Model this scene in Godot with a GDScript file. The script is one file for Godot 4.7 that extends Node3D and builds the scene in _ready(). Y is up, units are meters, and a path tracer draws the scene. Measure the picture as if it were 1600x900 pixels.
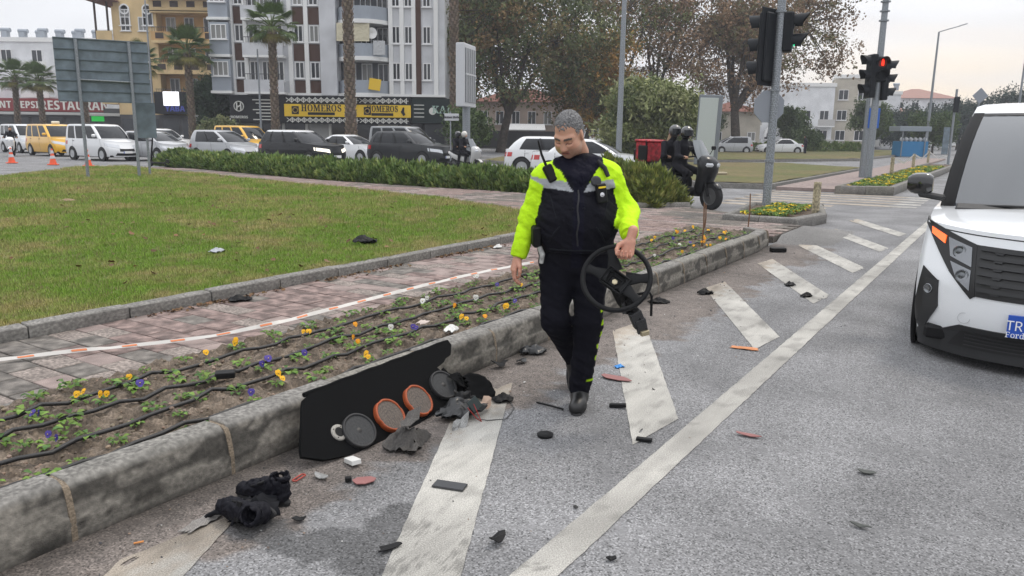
extends Node3D
# Everything is laid out in the road's own axes: u metres along the road, v metres across it (to the right), y up.
const YAW := 0.99483767
const DU := Vector3(0.544639, 0, -0.838671)
const DV := Vector3(0.838671, 0, 0.544639)
var used := {}
var tx := {}
var ms := {}
var shared := {}
var rng := RandomNumberGenerator.new()
var n1 := FastNoiseLite.new()

func R(u: float, v: float, y := 0.0) -> Vector3:
	return DU * u + DV * v + Vector3(0, y, 0)

class MB:
	var v := PackedVector3Array()
	var n := PackedVector3Array()
	var c := PackedColorArray()
	var uv := PackedVector2Array()
	var t := Transform3D.IDENTITY
	var col := Color.WHITE
	func tri(a: Vector3, b: Vector3, d: Vector3, na := Vector3.ZERO, nb := Vector3.ZERO, nd := Vector3.ZERO) -> void:
		var pa := t * a
		var pb := t * b
		var pd := t * d
		var f := (pb - pa).cross(pd - pa)
		if f.length_squared() < 1e-16:
			return
		f = f.normalized()
		v.append(pa); v.append(pd); v.append(pb)
		if na == Vector3.ZERO:
			n.append(f); n.append(f); n.append(f)
		else:
			n.append((t.basis * na).normalized()); n.append((t.basis * nd).normalized()); n.append((t.basis * nb).normalized())
		c.append(col); c.append(col); c.append(col)
	func quad(a: Vector3, b: Vector3, d: Vector3, e: Vector3) -> void:
		tri(a, b, d)
		tri(a, d, e)
	func quv(a: Vector3, b: Vector3, d: Vector3, e: Vector3) -> void:  # a picture: a bottom left, b bottom right, d top right, e top left
		quad(a, b, d, e)
		uv.append_array(PackedVector2Array([Vector2(0, 1), Vector2(1, 0), Vector2(1, 1), Vector2(0, 1), Vector2(0, 0), Vector2(1, 0)]))
	func box(p: Vector3, s: Vector3, b := 0.0, basis := Basis.IDENTITY) -> MB:
		var old := t
		t = t * Transform3D(basis, p)
		var h := s * 0.5
		b = minf(b, minf(h.x, minf(h.y, h.z)) * 0.9)
		for ax in 3:
			for sg: float in [-1.0, 1.0]:
				var N := Vector3.ZERO; N[ax] = sg
				var A := Vector3.ZERO; A[(ax + 1) % 3] = 1.0
				var B := Vector3.ZERO; B[(ax + 2) % 3] = sg
				var o := N * h[ax]
				var ha := A * (h[(ax + 1) % 3] - b)
				var hb := B * (h[(ax + 2) % 3] - b)
				quad(o - ha - hb, o + ha - hb, o + ha + hb, o - ha + hb)
		if b > 0.0:
			for ax in 3:
				var i := (ax + 1) % 3
				var j := (ax + 2) % 3
				for si: float in [-1.0, 1.0]:
					for sj: float in [-1.0, 1.0]:
						var p1 := Vector3.ZERO; p1[i] = si * h[i]; p1[j] = sj * (h[j] - b)
						var p2 := Vector3.ZERO; p2[i] = si * (h[i] - b); p2[j] = sj * h[j]
						var e := Vector3.ZERO; e[ax] = h[ax] - b
						if si * sj > 0: quad(p1 - e, p2 - e, p2 + e, p1 + e)
						else: quad(p1 + e, p2 + e, p2 - e, p1 - e)
			for sx: float in [-1.0, 1.0]:
				for sy: float in [-1.0, 1.0]:
					for sz: float in [-1.0, 1.0]:
						var q := Vector3(sx * h.x, sy * h.y, sz * h.z)
						var a1 := q - Vector3(0, sy, sz) * b
						var a2 := q - Vector3(sx, 0, sz) * b
						var a3 := q - Vector3(sx, sy, 0) * b
						if sx * sy * sz > 0: tri(a1, a2, a3)
						else: tri(a1, a3, a2)
		t = old
		return self
	# a skin through rings of equal length; ends closed by fans; turned outward by its volume
	func loft(rings: Array, cap := true, smooth := true, closed := true) -> MB:
		var m: int = rings.size()
		var k: int = rings[0].size()
		var f := PackedInt32Array()
		var kk := k if closed else k - 1
		for i in m - 1:
			for j in kk:
				var a := i * k + j
				var b := i * k + (j + 1) % k
				f.append_array(PackedInt32Array([a, b, b + k, a, b + k, a + k]))
		var P := PackedVector3Array()
		for r: PackedVector3Array in rings: P.append_array(r)
		var vol := 0.0
		if closed:
			var o := P[0]
			for i in range(0, f.size(), 3):
				vol += (P[f[i]] - o).dot((P[f[i + 1]] - o).cross(P[f[i + 2]] - o))
		var N := PackedVector3Array(); N.resize(P.size())
		var sg := -1.0 if vol < 0.0 else 1.0
		for i in range(0, f.size(), 3):
			var q := (P[f[i + 1]] - P[f[i]]).cross(P[f[i + 2]] - P[f[i]]) * sg
			for e in 3: N[f[i + e]] += q
		for i in range(0, f.size(), 3):
			var a := f[i]
			var b := f[i + 1] if sg > 0 else f[i + 2]
			var d := f[i + 2] if sg > 0 else f[i + 1]
			if smooth and N[a].length_squared() > 0 and N[b].length_squared() > 0 and N[d].length_squared() > 0: tri(P[a], P[b], P[d], N[a], N[b], N[d])
			else: tri(P[a], P[b], P[d])
		if cap and closed:
			for e in 2:
				var r: PackedVector3Array = rings[0] if e == 0 else rings[m - 1]
				var mid := Vector3.ZERO
				for p in r: mid += p
				mid /= k
				for j in k:
					if (e == 0) == (sg > 0): tri(mid, r[(j + 1) % k], r[j])
					else: tri(mid, r[j], r[(j + 1) % k])
		return self
	func tube(path: Array, rad, sides := 8, cap := true) -> MB:
		var rings := []
		var up := Vector3(0.13, 1, 0.07).normalized()
		for i in path.size():
			var d: Vector3 = (path[mini(i + 1, path.size() - 1)] - path[maxi(i - 1, 0)]).normalized()
			var x := up.cross(d)
			if x.length() < 0.1: x = Vector3.RIGHT.cross(d)
			x = x.normalized()
			var y := d.cross(x)
			up = y
			if i == 0: up = y
			var r: float = rad[i] if rad is Array else rad
			var ring := PackedVector3Array()
			for j in sides:
				var a := TAU * j / sides
				ring.append(path[i] + x * cos(a) * r + y * sin(a) * r)
			rings.append(ring)
			up = y
		return loft(rings, cap)
	func cyl(a: Vector3, b: Vector3, r0: float, r1 := -1.0, sides := 12) -> MB:
		return tube([a, b], [r0, r1 if r1 >= 0 else r0], sides)
	func lathe(prof: Array, sides := 24, smooth := true, axis := Basis.IDENTITY, at := Vector3.ZERO) -> MB:  # prof: Vector2(radius, height) about y
		var rings := []
		for q: Vector2 in prof:
			var ring := PackedVector3Array()
			for j in sides:
				var a := TAU * j / sides
				ring.append(at + axis * Vector3(cos(a) * maxf(q.x, 0.0004), q.y, sin(a) * maxf(q.x, 0.0004)))
			rings.append(ring)
		return loft(rings, true, smooth)
	func prism(poly: PackedVector2Array, z0: float, z1: float) -> MB:  # outline in xy, thickness along z
		var ix := Geometry2D.triangulate_polygon(poly)
		var area := 0.0
		for i in poly.size():
			area += poly[i].cross(poly[(i + 1) % poly.size()])
		var lo := minf(z0, z1)
		var hi := maxf(z0, z1)
		for i in range(0, ix.size(), 3):
			var a := poly[ix[i]]
			var b := poly[ix[i + 1]]
			var d := poly[ix[i + 2]]
			if (b - a).cross(d - a) < 0:
				var s := b; b = d; d = s
			tri(Vector3(a.x, a.y, hi), Vector3(b.x, b.y, hi), Vector3(d.x, d.y, hi))
			tri(Vector3(a.x, a.y, lo), Vector3(d.x, d.y, lo), Vector3(b.x, b.y, lo))
		for i in poly.size():
			var a := poly[i]
			var b := poly[(i + 1) % poly.size()]
			if area < 0:
				var s := a; a = b; b = s
			quad(Vector3(a.x, a.y, lo), Vector3(b.x, b.y, lo), Vector3(b.x, b.y, hi), Vector3(a.x, a.y, hi))
		return self
	# a height field: fn(i, j) gives the point, cf(i, j, p) its colour
	func field(nu: int, nv: int, fn: Callable, cf = null) -> MB:
		var P := PackedVector3Array()
		var C := PackedColorArray()
		for i in nu + 1:
			for j in nv + 1:
				var p: Vector3 = fn.call(i, j)
				P.append(p)
				C.append(cf.call(i, j, p) if cf != null else col)
		var N := PackedVector3Array(); N.resize(P.size())
		var w := nv + 1
		for i in nu + 1:
			for j in w:
				var q := (P[i * w + mini(j + 1, nv)] - P[i * w + maxi(j - 1, 0)]).cross(P[mini(i + 1, nu) * w + j] - P[maxi(i - 1, 0) * w + j])
				if q.y < 0: q = -q
				N[i * w + j] = q.normalized()
		for i in nu:
			for j in nv:
				var a := i * w + j
				for e: Array in [[a, a + 1, a + w + 1], [a, a + w + 1, a + w]]:
					if C[e[0]].a < 0.5 or C[e[1]].a < 0.5 or C[e[2]].a < 0.5: continue
					if (P[e[1]] - P[e[0]]).cross(P[e[2]] - P[e[0]]).dot(N[e[0]]) > 0:
						var sw: int = e[1]; e[1] = e[2]; e[2] = sw
					for q: int in e:
						v.append(t * P[q]); n.append(t.basis * N[q]); c.append(C[q])
		return self
	func mesh() -> ArrayMesh:
		var a := []
		a.resize(Mesh.ARRAY_MAX)
		a[Mesh.ARRAY_VERTEX] = v
		a[Mesh.ARRAY_NORMAL] = n
		a[Mesh.ARRAY_COLOR] = c
		if uv.size() == v.size() and uv.size() > 0: a[Mesh.ARRAY_TEX_UV] = uv
		var m := ArrayMesh.new()
		if v.size() > 0: m.add_surface_from_arrays(Mesh.PRIMITIVE_TRIANGLES, a)
		return m

func numbered(nm: String) -> String:
	used[nm] = used.get(nm, -1) + 1
	return nm if used[nm] == 0 else "%s_%03d" % [nm, used[nm]]

func thing(nm: String, label: String, cat: String, at := Vector3.ZERO, yaw := 0.0, group := "") -> Node3D:
	var o := Node3D.new()
	tag(o, nm, label, cat, group)
	o.position = at
	o.rotation.y = yaw
	return o

func tag(o: Node3D, nm: String, label: String, cat: String, group := "") -> Node3D:
	o.name = numbered(nm)
	o.set_meta("label", label)
	if cat: o.set_meta("category", cat)
	if group: o.set_meta("group", group)
	add_child(o)
	return o

func solo(nm: String, mesh, m: Material, label: String, cat: String, at := Vector3.ZERO, yaw := 0.0, group := "") -> MeshInstance3D:
	var o := MeshInstance3D.new()
	o.mesh = mesh.mesh() if mesh is MB else mesh
	o.material_override = m
	tag(o, nm, label, cat, group)
	o.position = at
	o.rotation.y = yaw
	return o

func ground(nm: String, mesh, m: Material, label := "", road_axes := true) -> MeshInstance3D:
	var o := solo(nm, mesh, m, label if label else nm.replace("_", " "), "")
	o.set_meta("kind", "structure")
	if road_axes: o.rotation.y = YAW
	return o

func part(par: Node3D, nm: String, mesh, m: Material, at := Vector3.ZERO, basis := Basis.IDENTITY) -> MeshInstance3D:
	var o := MeshInstance3D.new()
	o.mesh = mesh.mesh() if mesh is MB else mesh
	o.material_override = m
	o.name = nm
	o.transform = Transform3D(basis, at)
	par.add_child(o, true)
	return o

func again(src: Node3D, nm: String, label: String, at: Vector3, yaw: float, scale := 1.0) -> Node3D:
	var o: Node3D = src.duplicate()
	o.name = numbered(nm)
	o.set_meta("label", label)
	add_child(o)
	o.position = at
	o.rotation = Vector3(0, yaw, 0)
	o.scale = Vector3.ONE * scale
	return o

func mbx(p: Vector3, s: Vector3, b := 0.0, basis := Basis.IDENTITY) -> MB:
	return MB.new().box(p, s, b, basis)

func many(par: Node3D, nm: String, mesh: Mesh, m: Material, xf: Array, cols: Array = []) -> MultiMeshInstance3D:
	var mm := MultiMesh.new()
	mm.transform_format = MultiMesh.TRANSFORM_3D
	mm.use_colors = cols.size() > 0
	mm.mesh = mesh
	mm.instance_count = xf.size()
	for i in xf.size():
		mm.set_instance_transform(i, xf[i])
		if cols.size() > 0: mm.set_instance_color(i, cols[i])
	var o := MultiMeshInstance3D.new()
	o.multimesh = mm
	o.material_override = m
	o.name = nm
	o.set_meta("kind", "stuff")
	if par: par.add_child(o, true)
	return o

func noise(sd: int, freq: float, oct := 4, type := FastNoiseLite.TYPE_SIMPLEX_SMOOTH) -> FastNoiseLite:
	var n := FastNoiseLite.new()
	n.seed = sd
	n.frequency = freq
	n.noise_type = type
	n.fractal_octaves = oct
	if oct < 2: n.fractal_type = FastNoiseLite.FRACTAL_NONE
	return n

func T(key: String) -> Texture2D:
	if tx.has(key): return tx[key]
	var o := NoiseTexture2D.new()
	o.width = 512; o.height = 512
	o.seamless = true
	var lo := 0.7; var hi := 1.0
	match key:
		"grain": o.noise = noise(3, 0.12, 3); lo = 0.72
		"blot": o.noise = noise(4, 0.012, 5); lo = 0.6
		"faint": o.noise = noise(15, 0.006, 4); lo = 0.92
		"soft": o.noise = noise(14, 0.008, 5); lo = 0.82
		"stain": o.noise = noise(5, 0.006, 6); lo = 0.35
		"conc": o.noise = noise(6, 0.03, 6); lo = 0.62
		"n_grain": o.noise = noise(7, 0.15, 3); o.as_normal_map = true; o.bump_strength = 5.0
		"n_lump": o.noise = noise(8, 0.03, 5); o.as_normal_map = true; o.bump_strength = 9.0
		"n_fold": o.noise = noise(9, 0.011, 3); o.as_normal_map = true; o.bump_strength = 14.0
		"n_asph": o.noise = noise(11, 0.11, 1, FastNoiseLite.TYPE_CELLULAR); o.as_normal_map = true; o.bump_strength = 6.0
	if key == "asph":
		var n := noise(12, 0.13, 1, FastNoiseLite.TYPE_CELLULAR)
		n.cellular_return_type = FastNoiseLite.RETURN_CELL_VALUE
		o.noise = n
		o.width = 1024; o.height = 1024
		var g := Gradient.new()
		g.offsets = PackedFloat32Array([0.0, 0.1, 0.22, 0.7, 0.86, 1.0])
		var cs := PackedColorArray()
		for x: float in [0.44, 0.58, 0.69, 0.77, 0.86, 0.97]: cs.append(Color(x, x, x * 1.005))
		g.colors = cs
		o.color_ramp = g
	elif not o.as_normal_map:
		var g := Gradient.new()
		g.colors = PackedColorArray([Color(lo, lo, lo), Color(hi, hi, hi)])
		g.offsets = PackedFloat32Array([0.15, 0.85])
		o.color_ramp = g
	tx[key] = o
	return o

# r, g, b are linear base colours
func M(key: String, r := 0.5, g := 0.5, b := 0.5, rough := 0.8, o := {}) -> StandardMaterial3D:
	if ms.has(key): return ms[key]
	var m := StandardMaterial3D.new()
	m.resource_name = key
	m.albedo_color = Color(r, g, b).linear_to_srgb()
	m.roughness = rough
	m.metallic = o.get("metal", 0.0)
	if o.has("spec"): m.metallic_specular = o.spec
	if o.has("tex") or o.has("n") or o.has("h"):
		m.uv1_triplanar = not o.has("uv")
		m.uv1_world_triplanar = o.get("world", false)
		m.uv1_scale = Vector3.ONE / o.get("size", 1.0)
		if o.has("tex"): m.albedo_texture = o.tex if o.tex is Texture2D else T(o.tex)
		if o.has("n"):
			m.normal_enabled = true
			m.normal_texture = T(o.n)
			m.normal_scale = o.get("ns", 0.5)
	if o.has("pic"): m.albedo_texture = o.pic
	if o.has("det"):
		m.detail_enabled = true
		m.detail_blend_mode = BaseMaterial3D.BLEND_MODE_MUL
		m.detail_albedo = T(o.det)
		m.detail_uv_layer = BaseMaterial3D.DETAIL_UV_2
		m.uv2_triplanar = true
		m.uv2_world_triplanar = o.get("world", false)
		m.uv2_scale = Vector3.ONE / o.get("dsize", 3.0)
	if o.get("vc", false): m.vertex_color_use_as_albedo = true
	if o.has("coat"):
		m.clearcoat_enabled = true
		m.clearcoat = o.coat
		m.clearcoat_roughness = 0.05
	if o.has("back"):
		m.backlight_enabled = true
		m.backlight = o.back
	if o.has("emit"):
		m.emission_enabled = true
		m.emission = o.emit
		m.emission_energy_multiplier = o.get("energy", 1.0)
	if o.has("alpha"):
		m.transparency = BaseMaterial3D.TRANSPARENCY_ALPHA
		m.albedo_color.a = o.alpha
	if o.has("rim"):
		m.rim_enabled = true
		m.rim = o.rim
	ms[key] = m
	return m

func C(r: float, g: float, b: float) -> Color:
	return Color(r, g, b)

func jit(c: Color, k: float) -> Color:
	var f := 1.0 + rng.randf_range(-k, k)
	return Color(c.r * f * (1.0 + rng.randf_range(-k, k) * 0.3), c.g * f, c.b * f * (1.0 + rng.randf_range(-k, k) * 0.3))

func text(s: String, size: float, depth := 0.01, font := "Droid Sans", bold := false) -> TextMesh:
	var tm := TextMesh.new()
	var f := SystemFont.new()
	f.font_names = PackedStringArray([font])
	if bold: f.font_weight = 700
	tm.font = f
	tm.text = s
	tm.font_size = 32
	tm.pixel_size = size / 23.0
	tm.depth = depth
	return tm

func _ready() -> void:
	rng.seed = 77
	# --- camera: hand held at 1.6 m, tipped down 11.4 degrees and rolled a little ---
	var cam := Camera3D.new()
	cam.name = "camera"
	cam.fov = 41.112
	cam.near = 0.05
	cam.far = 900.0
	var pitch := atan(241.0 / 1200.0)
	var fw := Vector3(0, -sin(pitch), -cos(pitch))
	var up0 := Vector3(0, cos(pitch), -sin(pitch))
	var roll := atan(0.0125)
	cam.transform = Transform3D(Basis(Vector3.RIGHT * cos(roll) + up0 * sin(roll), up0 * cos(roll) - Vector3.RIGHT * sin(roll), -fw), Vector3(0, 1.6, 0))
	add_child(cam)
	# --- sky: bright overcast with a warm glow low on the right ---
	var env := Environment.new()
	env.background_mode = Environment.BG_SKY
	var sky := Sky.new()
	var pan := PanoramaSkyMaterial.new()
	pan.panorama = ImageTexture.create_from_image(sky_image())
	sky.sky_material = pan
	env.sky = sky
	env.tonemap_mode = Environment.TONE_MAPPER_LINEAR
	env.tonemap_exposure = 1.18
	env.sdfgi_enabled = true
	env.ssao_enabled = true
	env.ssil_enabled = true
	env.fog_enabled = true
	env.fog_density = 0.0009
	env.fog_light_color = Color(0.86, 0.87, 0.9)
	var we := WorldEnvironment.new()
	we.name = "air"
	we.environment = env
	add_child(we)
	var sun := DirectionalLight3D.new()
	sun.name = "veiled_sun"
	sun.light_energy = 0.3
	sun.light_color = Color(1.0, 0.95, 0.88)
	sun.light_angular_distance = 10.0
	sun.shadow_enabled = true
	add_child(sun)
	sun.look_at_from_position(Vector3(18, 40, -14), Vector3.ZERO)
	materials()
	road_and_paint()
	flower_bed()
	walkway_and_lawn()
	buildings()
	far_city()
	street_trees()
	hedge_and_shrubs()
	street_furniture()
	traffic()
	riders()
	delivery_van()
	officer()
	steering_wheel()
	speaker_box()
	debris()
	flowers()

func sky_image() -> Image:
	var w := 1024
	var h := 512
	var im := Image.create_empty(w, h, false, Image.FORMAT_RGBF)
	var n := noise(31, 1.0, 5)
	for y in h:
		var e := (0.5 - (y + 0.5) / h) * PI
		for x in w:
			var a := (x + 0.5) / w * TAU - (TAU if x > w / 2 else 0.0)   # 0 = straight ahead, + to the right
			var d := Vector3(sin(a) * cos(e), sin(e), -cos(a) * cos(e))
			var c := Color(0.3, 0.3, 0.3)
			if e > -0.06:
				var k := clampf(sin(maxf(e, 0.0)), 0, 1)
				c = Color(0.80, 0.815, 0.85).lerp(Color(1.5, 1.53, 1.6), smoothstep(0.1, 1.0, k))
				var q := d / (absf(d.y) + 0.16)
				var s := n.get_noise_3d(q.x * 0.55 + 4.0, q.z * 1.5, 0.3)
				c = c * (1.0 + 0.17 * s * smoothstep(-0.02, 0.12, e))
				var da := angle_difference(a, 0.56)
				var glow := exp(-da * da / 0.06) * exp(-pow((e - 0.045) / 0.055, 2.0))
				c = c.lerp(Color(1.05, 0.86, 0.62), clampf(glow * (0.7 + 0.6 * s), 0, 1))
				var band := exp(-da * da / 0.5) * exp(-pow((e - 0.10) / 0.05, 2.0)) * smoothstep(-0.1, 0.3, n.get_noise_3d(q.x * 0.4, q.z * 2.5, 2.0))
				c = c.lerp(Color(0.90, 0.84, 0.79), band * 0.5)
			im.set_pixel(x, y, c)
	return im

func materials() -> void:
	M("asphalt", 0.45, 0.45, 0.455, 0.93, {"vc": true, "tex": "asph", "world": true, "size": 0.85, "n": "n_asph", "ns": 0.42, "det": "soft", "dsize": 6.0})
	M("paint", 0.67, 0.65, 0.60, 0.85, {"vc": true, "tex": "grain", "world": true, "size": 0.5, "n": "n_asph", "ns": 0.35, "det": "soft", "dsize": 4.5})
	M("concrete", 0.36, 0.345, 0.32, 0.9, {"vc": true, "tex": "conc", "world": true, "size": 0.5, "n": "n_grain", "ns": 0.5, "det": "soft", "dsize": 0.9})
	M("paver", 1, 1, 1, 0.9, {"vc": true, "tex": "conc", "world": true, "size": 0.6, "n": "n_grain", "ns": 0.4, "det": "soft", "dsize": 1.1})
	M("paver_red", 0.43, 0.315, 0.285, 0.9, {"tex": "grain", "world": true, "size": 0.35, "n": "n_grain", "ns": 0.4, "det": "blot", "dsize": 1.0})
	M("paver_pale", 0.45, 0.355, 0.325, 0.9, {"tex": "grain", "world": true, "size": 0.35, "n": "n_grain", "ns": 0.4, "det": "soft", "dsize": 1.0})
	M("paver_grey", 0.32, 0.29, 0.26, 0.9, {"tex": "grain", "world": true, "size": 0.35, "n": "n_grain", "ns": 0.4, "det": "blot", "dsize": 1.0})
	M("soil", 1, 1, 1, 0.95, {"vc": true, "tex": "conc", "world": true, "size": 0.25, "n": "n_lump", "ns": 1.0, "det": "blot", "dsize": 0.7})
	M("turf", 1, 1, 1, 0.95, {"vc": true, "tex": "conc", "world": true, "size": 0.3, "n": "n_lump", "ns": 0.8})
	M("leaf", 1, 1, 1, 0.6, {"vc": true, "back": Color(0.35, 0.45, 0.2), "spec": 0.3})
	M("dry_leaf", 1, 1, 1, 0.75, {"vc": true, "back": Color(0.4, 0.35, 0.25), "spec": 0.2})
	M("plain", 1, 1, 1, 0.7, {"vc": true})
	M("plain_rough", 1, 1, 1, 0.85, {"vc": true, "tex": "conc", "size": 0.6, "n": "n_grain", "ns": 0.2})
	M("hose", 0.012, 0.012, 0.013, 0.5)
	M("black_plastic", 0.012, 0.012, 0.013, 0.5, {"spec": 0.3, "tex": "grain", "size": 0.3, "n": "n_grain", "ns": 0.2})
	M("rubber", 0.015, 0.015, 0.016, 0.8, {"n": "n_grain", "size": 0.3, "ns": 0.3})
	M("galvanised", 0.36, 0.39, 0.42, 0.45, {"metal": 0.35, "tex": "conc", "size": 0.5, "n": "n_grain", "ns": 0.08})
	M("chrome", 0.6, 0.6, 0.62, 0.25, {"metal": 0.9})
	M("bark", 0.16, 0.13, 0.105, 0.95, {"tex": "conc", "size": 0.8, "n": "n_lump", "ns": 1.0, "det": "blot", "dsize": 2.0})
	M("glass_dark", 0.02, 0.023, 0.026, 0.08, {"spec": 0.6})
	M("car_glass", 0.014, 0.016, 0.019, 0.06, {"spec": 0.4})
	M("tail", 0.45, 0.015, 0.015, 0.2, {"coat": 1.0})
	M("amber", 0.8, 0.25, 0.02, 0.2, {"coat": 1.0})

func slab(poly: Array, y0: float, y1: float) -> MB:
	var mb := MB.new()
	mb.t = Transform3D(Basis(Vector3(1, 0, 0), Vector3(0, 0, 1), Vector3(0, -1, 0)), Vector3.ZERO)
	return mb.prism(PackedVector2Array(poly), -y1, -y0)

func ramp(a: Color, b: Color, k: float) -> Color:
	return a.lerp(b, clampf(k, 0, 1))

func road_tone(u: float, v: float) -> Color:
	var big := n1.get_noise_2d(u * 55.0, v * 55.0)
	var fine := n1.get_noise_2d(u * 340.0 + 50.0, v * 340.0)
	var c := Color(1, 1, 1) * (1.0 + 0.06 * big + 0.08 * fine)
	# grit washed against the kerb
	var edge := -2.32 + 0.20 * n1.get_noise_2d(u * 60.0, 7.0) + 0.22 * n1.get_noise_2d(u * 190.0, v * 190.0 + 90.0)
	if u > 5.0 and u < 12.0: edge += 0.16
	var k := smoothstep(0.06, -0.10, v - edge) * smoothstep(13.0, 11.5, u)
	c = c.lerp(Color(0.66, 0.54, 0.45) * (1.0 + 0.3 * fine), k * 0.82)
	k = smoothstep(-2.72, -2.92, v + 0.06 * fine) * smoothstep(12.0, 11.6, u)
	c = c.lerp(Color(0.34, 0.29, 0.25) * (1.0 + 0.4 * fine), k * 0.8)
	# a damp patch
	var w := Vector2((u - 2.02) / 0.30, (v + 2.03) / 0.24).length() + 1.3 * n1.get_noise_2d(u * 130.0 + 9.0, v * 130.0)
	w = minf(w, Vector2((u - 1.86) / 0.13, (v + 2.3) / 0.25).length() + 1.3 * n1.get_noise_2d(u * 130.0 + 9.0, v * 130.0))
	c = c.lerp(Color(0.40, 0.40, 0.40), smoothstep(1.0, 0.8, w) * 0.85)
	# streaks drawn out by the traffic
	c = c * (1.0 + 0.11 * n1.get_noise_2d(u * 9.0, v * 150.0) + 0.05 * n1.get_noise_2d(u * 25.0, v * 420.0))
	# tyre polish in the lane
	c = c * (1.0 - 0.07 * exp(-pow((v - 0.35) / 0.5, 2.0)))
	c.a = 1.0
	return c

func strip(called: String, o: Vector2, lu: Vector2, lv: Vector2, worn := 0.2, sd := 0.0) -> void:  # a painted bar: corner o, edges lu and lv in (u, v)
	var cell := 0.02 if o.x < 13.0 else 0.06
	var nu := maxi(2, int(lu.length() / cell))
	var nv := maxi(2, int(lv.length() / cell))
	var mb := MB.new()
	mb.field(nu, nv, func(i, j):
		var q: Vector2 = o + lu * (i / float(nu)) + lv * (j / float(nv))
		q += Vector2(n1.get_noise_2d(q.x * 300 + sd, q.y * 300), n1.get_noise_2d(q.x * 300, q.y * 300 + 40 + sd)) * 0.005
		return Vector3(q.x, 0.004, q.y),
		func(i, j, p):
			var e: float = minf(minf(i, nu - i) * cell, 0.3)
			var w := n1.get_noise_2d(p.x * 210 + sd, p.z * 210) * 0.7 + n1.get_noise_2d(p.x * 700 + sd, p.z * 700) * 0.5
			var c := Color(1, 1, 1) * (1.0 + 0.12 * n1.get_noise_2d(p.x * 90, p.z * 90 + sd) + 0.08 * w)
			# grime close to the kerb and where it is damp
			var k := smoothstep(-2.3, -2.62, p.z + 0.25 * w)
			c = c.lerp(Color(0.72, 0.58, 0.45), k * 0.6)
			c = c * (1.0 - 0.22 * smoothstep(0.12, 0.42, n1.get_noise_2d(p.x * 130 + sd, p.z * 260)) - 0.10 * smoothstep(0.0, 0.3, n1.get_noise_2d(p.x * 30, p.z * 480 + sd)))
			if p.x < 2.3 and p.x > 1.75 and w > 0.14: c = c * 0.62
			c.a = 0.0 if w > 0.62 - worn + e * 1.4 or w > 0.80 - worn * 0.4 else 1.0
			return c)
	ground(called, mb, ms["paint"], "worn cream painted bar on the asphalt" if called == "painted_bar" else "")

func road_and_paint() -> void:
	n1.seed = 5
	n1.frequency = 0.02
	n1.fractal_octaves = 3
	var mb := MB.new()
	mb.field(8, 8, func(i, j): return Vector3(-60 + i * 110, -0.012, -500 + j * 125))
	ground("asphalt_ground", mb, ms["asphalt"], "grey asphalt running on to the horizon")
	mb = MB.new()
	mb.field(560, 250, func(i, j):
		var u: float = i * 0.025
		var v: float = -3.0 + j * 0.025
		return Vector3(u, 0.0015 * n1.get_noise_2d(u * 400, v * 400), v),
		func(_i, _j, p): return road_tone(p.x, p.z))
	ground("road", mb, ms["asphalt"], "worn grey asphalt road, gritty along the kerb")
	mb = MB.new()
	mb.field(120, 60, func(i, j): return Vector3(14.0 + i * 0.2, -0.001, -3.0 + j * 0.25 - 3.0), func(_i, _j, p): return road_tone(p.x, p.z))
	ground("crossing_road", mb, ms["asphalt"], "grey asphalt of the junction behind the beds")
	mb = MB.new()
	mb.field(20, 60, func(i, j): return Vector3(i * 0.7, -0.001, 3.25 + j * 0.25), func(_i, _j, p): return road_tone(p.x, p.z))
	ground("near_lane", mb, ms["asphalt"], "grey asphalt of the lane under the van")
	# the long edge line and the hatching bars between it and the kerb
	strip("edge_line", Vector2(-0.5, -1.395), Vector2(19.0, 0.0), Vector2(0, 0.15), 0.12, 3.0)
	for k in range(-1, 7):
		strip("painted_bar", Vector2(1.42 + k * 2.12 + (0.12 if k == 2 else 0.0), -1.53), Vector2(2.12, -1.14), Vector2(0.5, 0.06), 0.2 if k >= 0 else 0.32, 11.0 * k)
	# zebra crossing over the side road
	for k in 7:
		strip("zebra_bar", Vector2(18.45 + k * 0.86, -6.2), Vector2(0.0, 4.3 if k > 1 else 2.6), Vector2(0.44, 0.0), 0.22, 5.0 * k)
	strip("stop_line", Vector2(16.8, -1.2), Vector2(0.0, 5.0), Vector2(0.35, 0.0), 0.2, 71.0)

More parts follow.
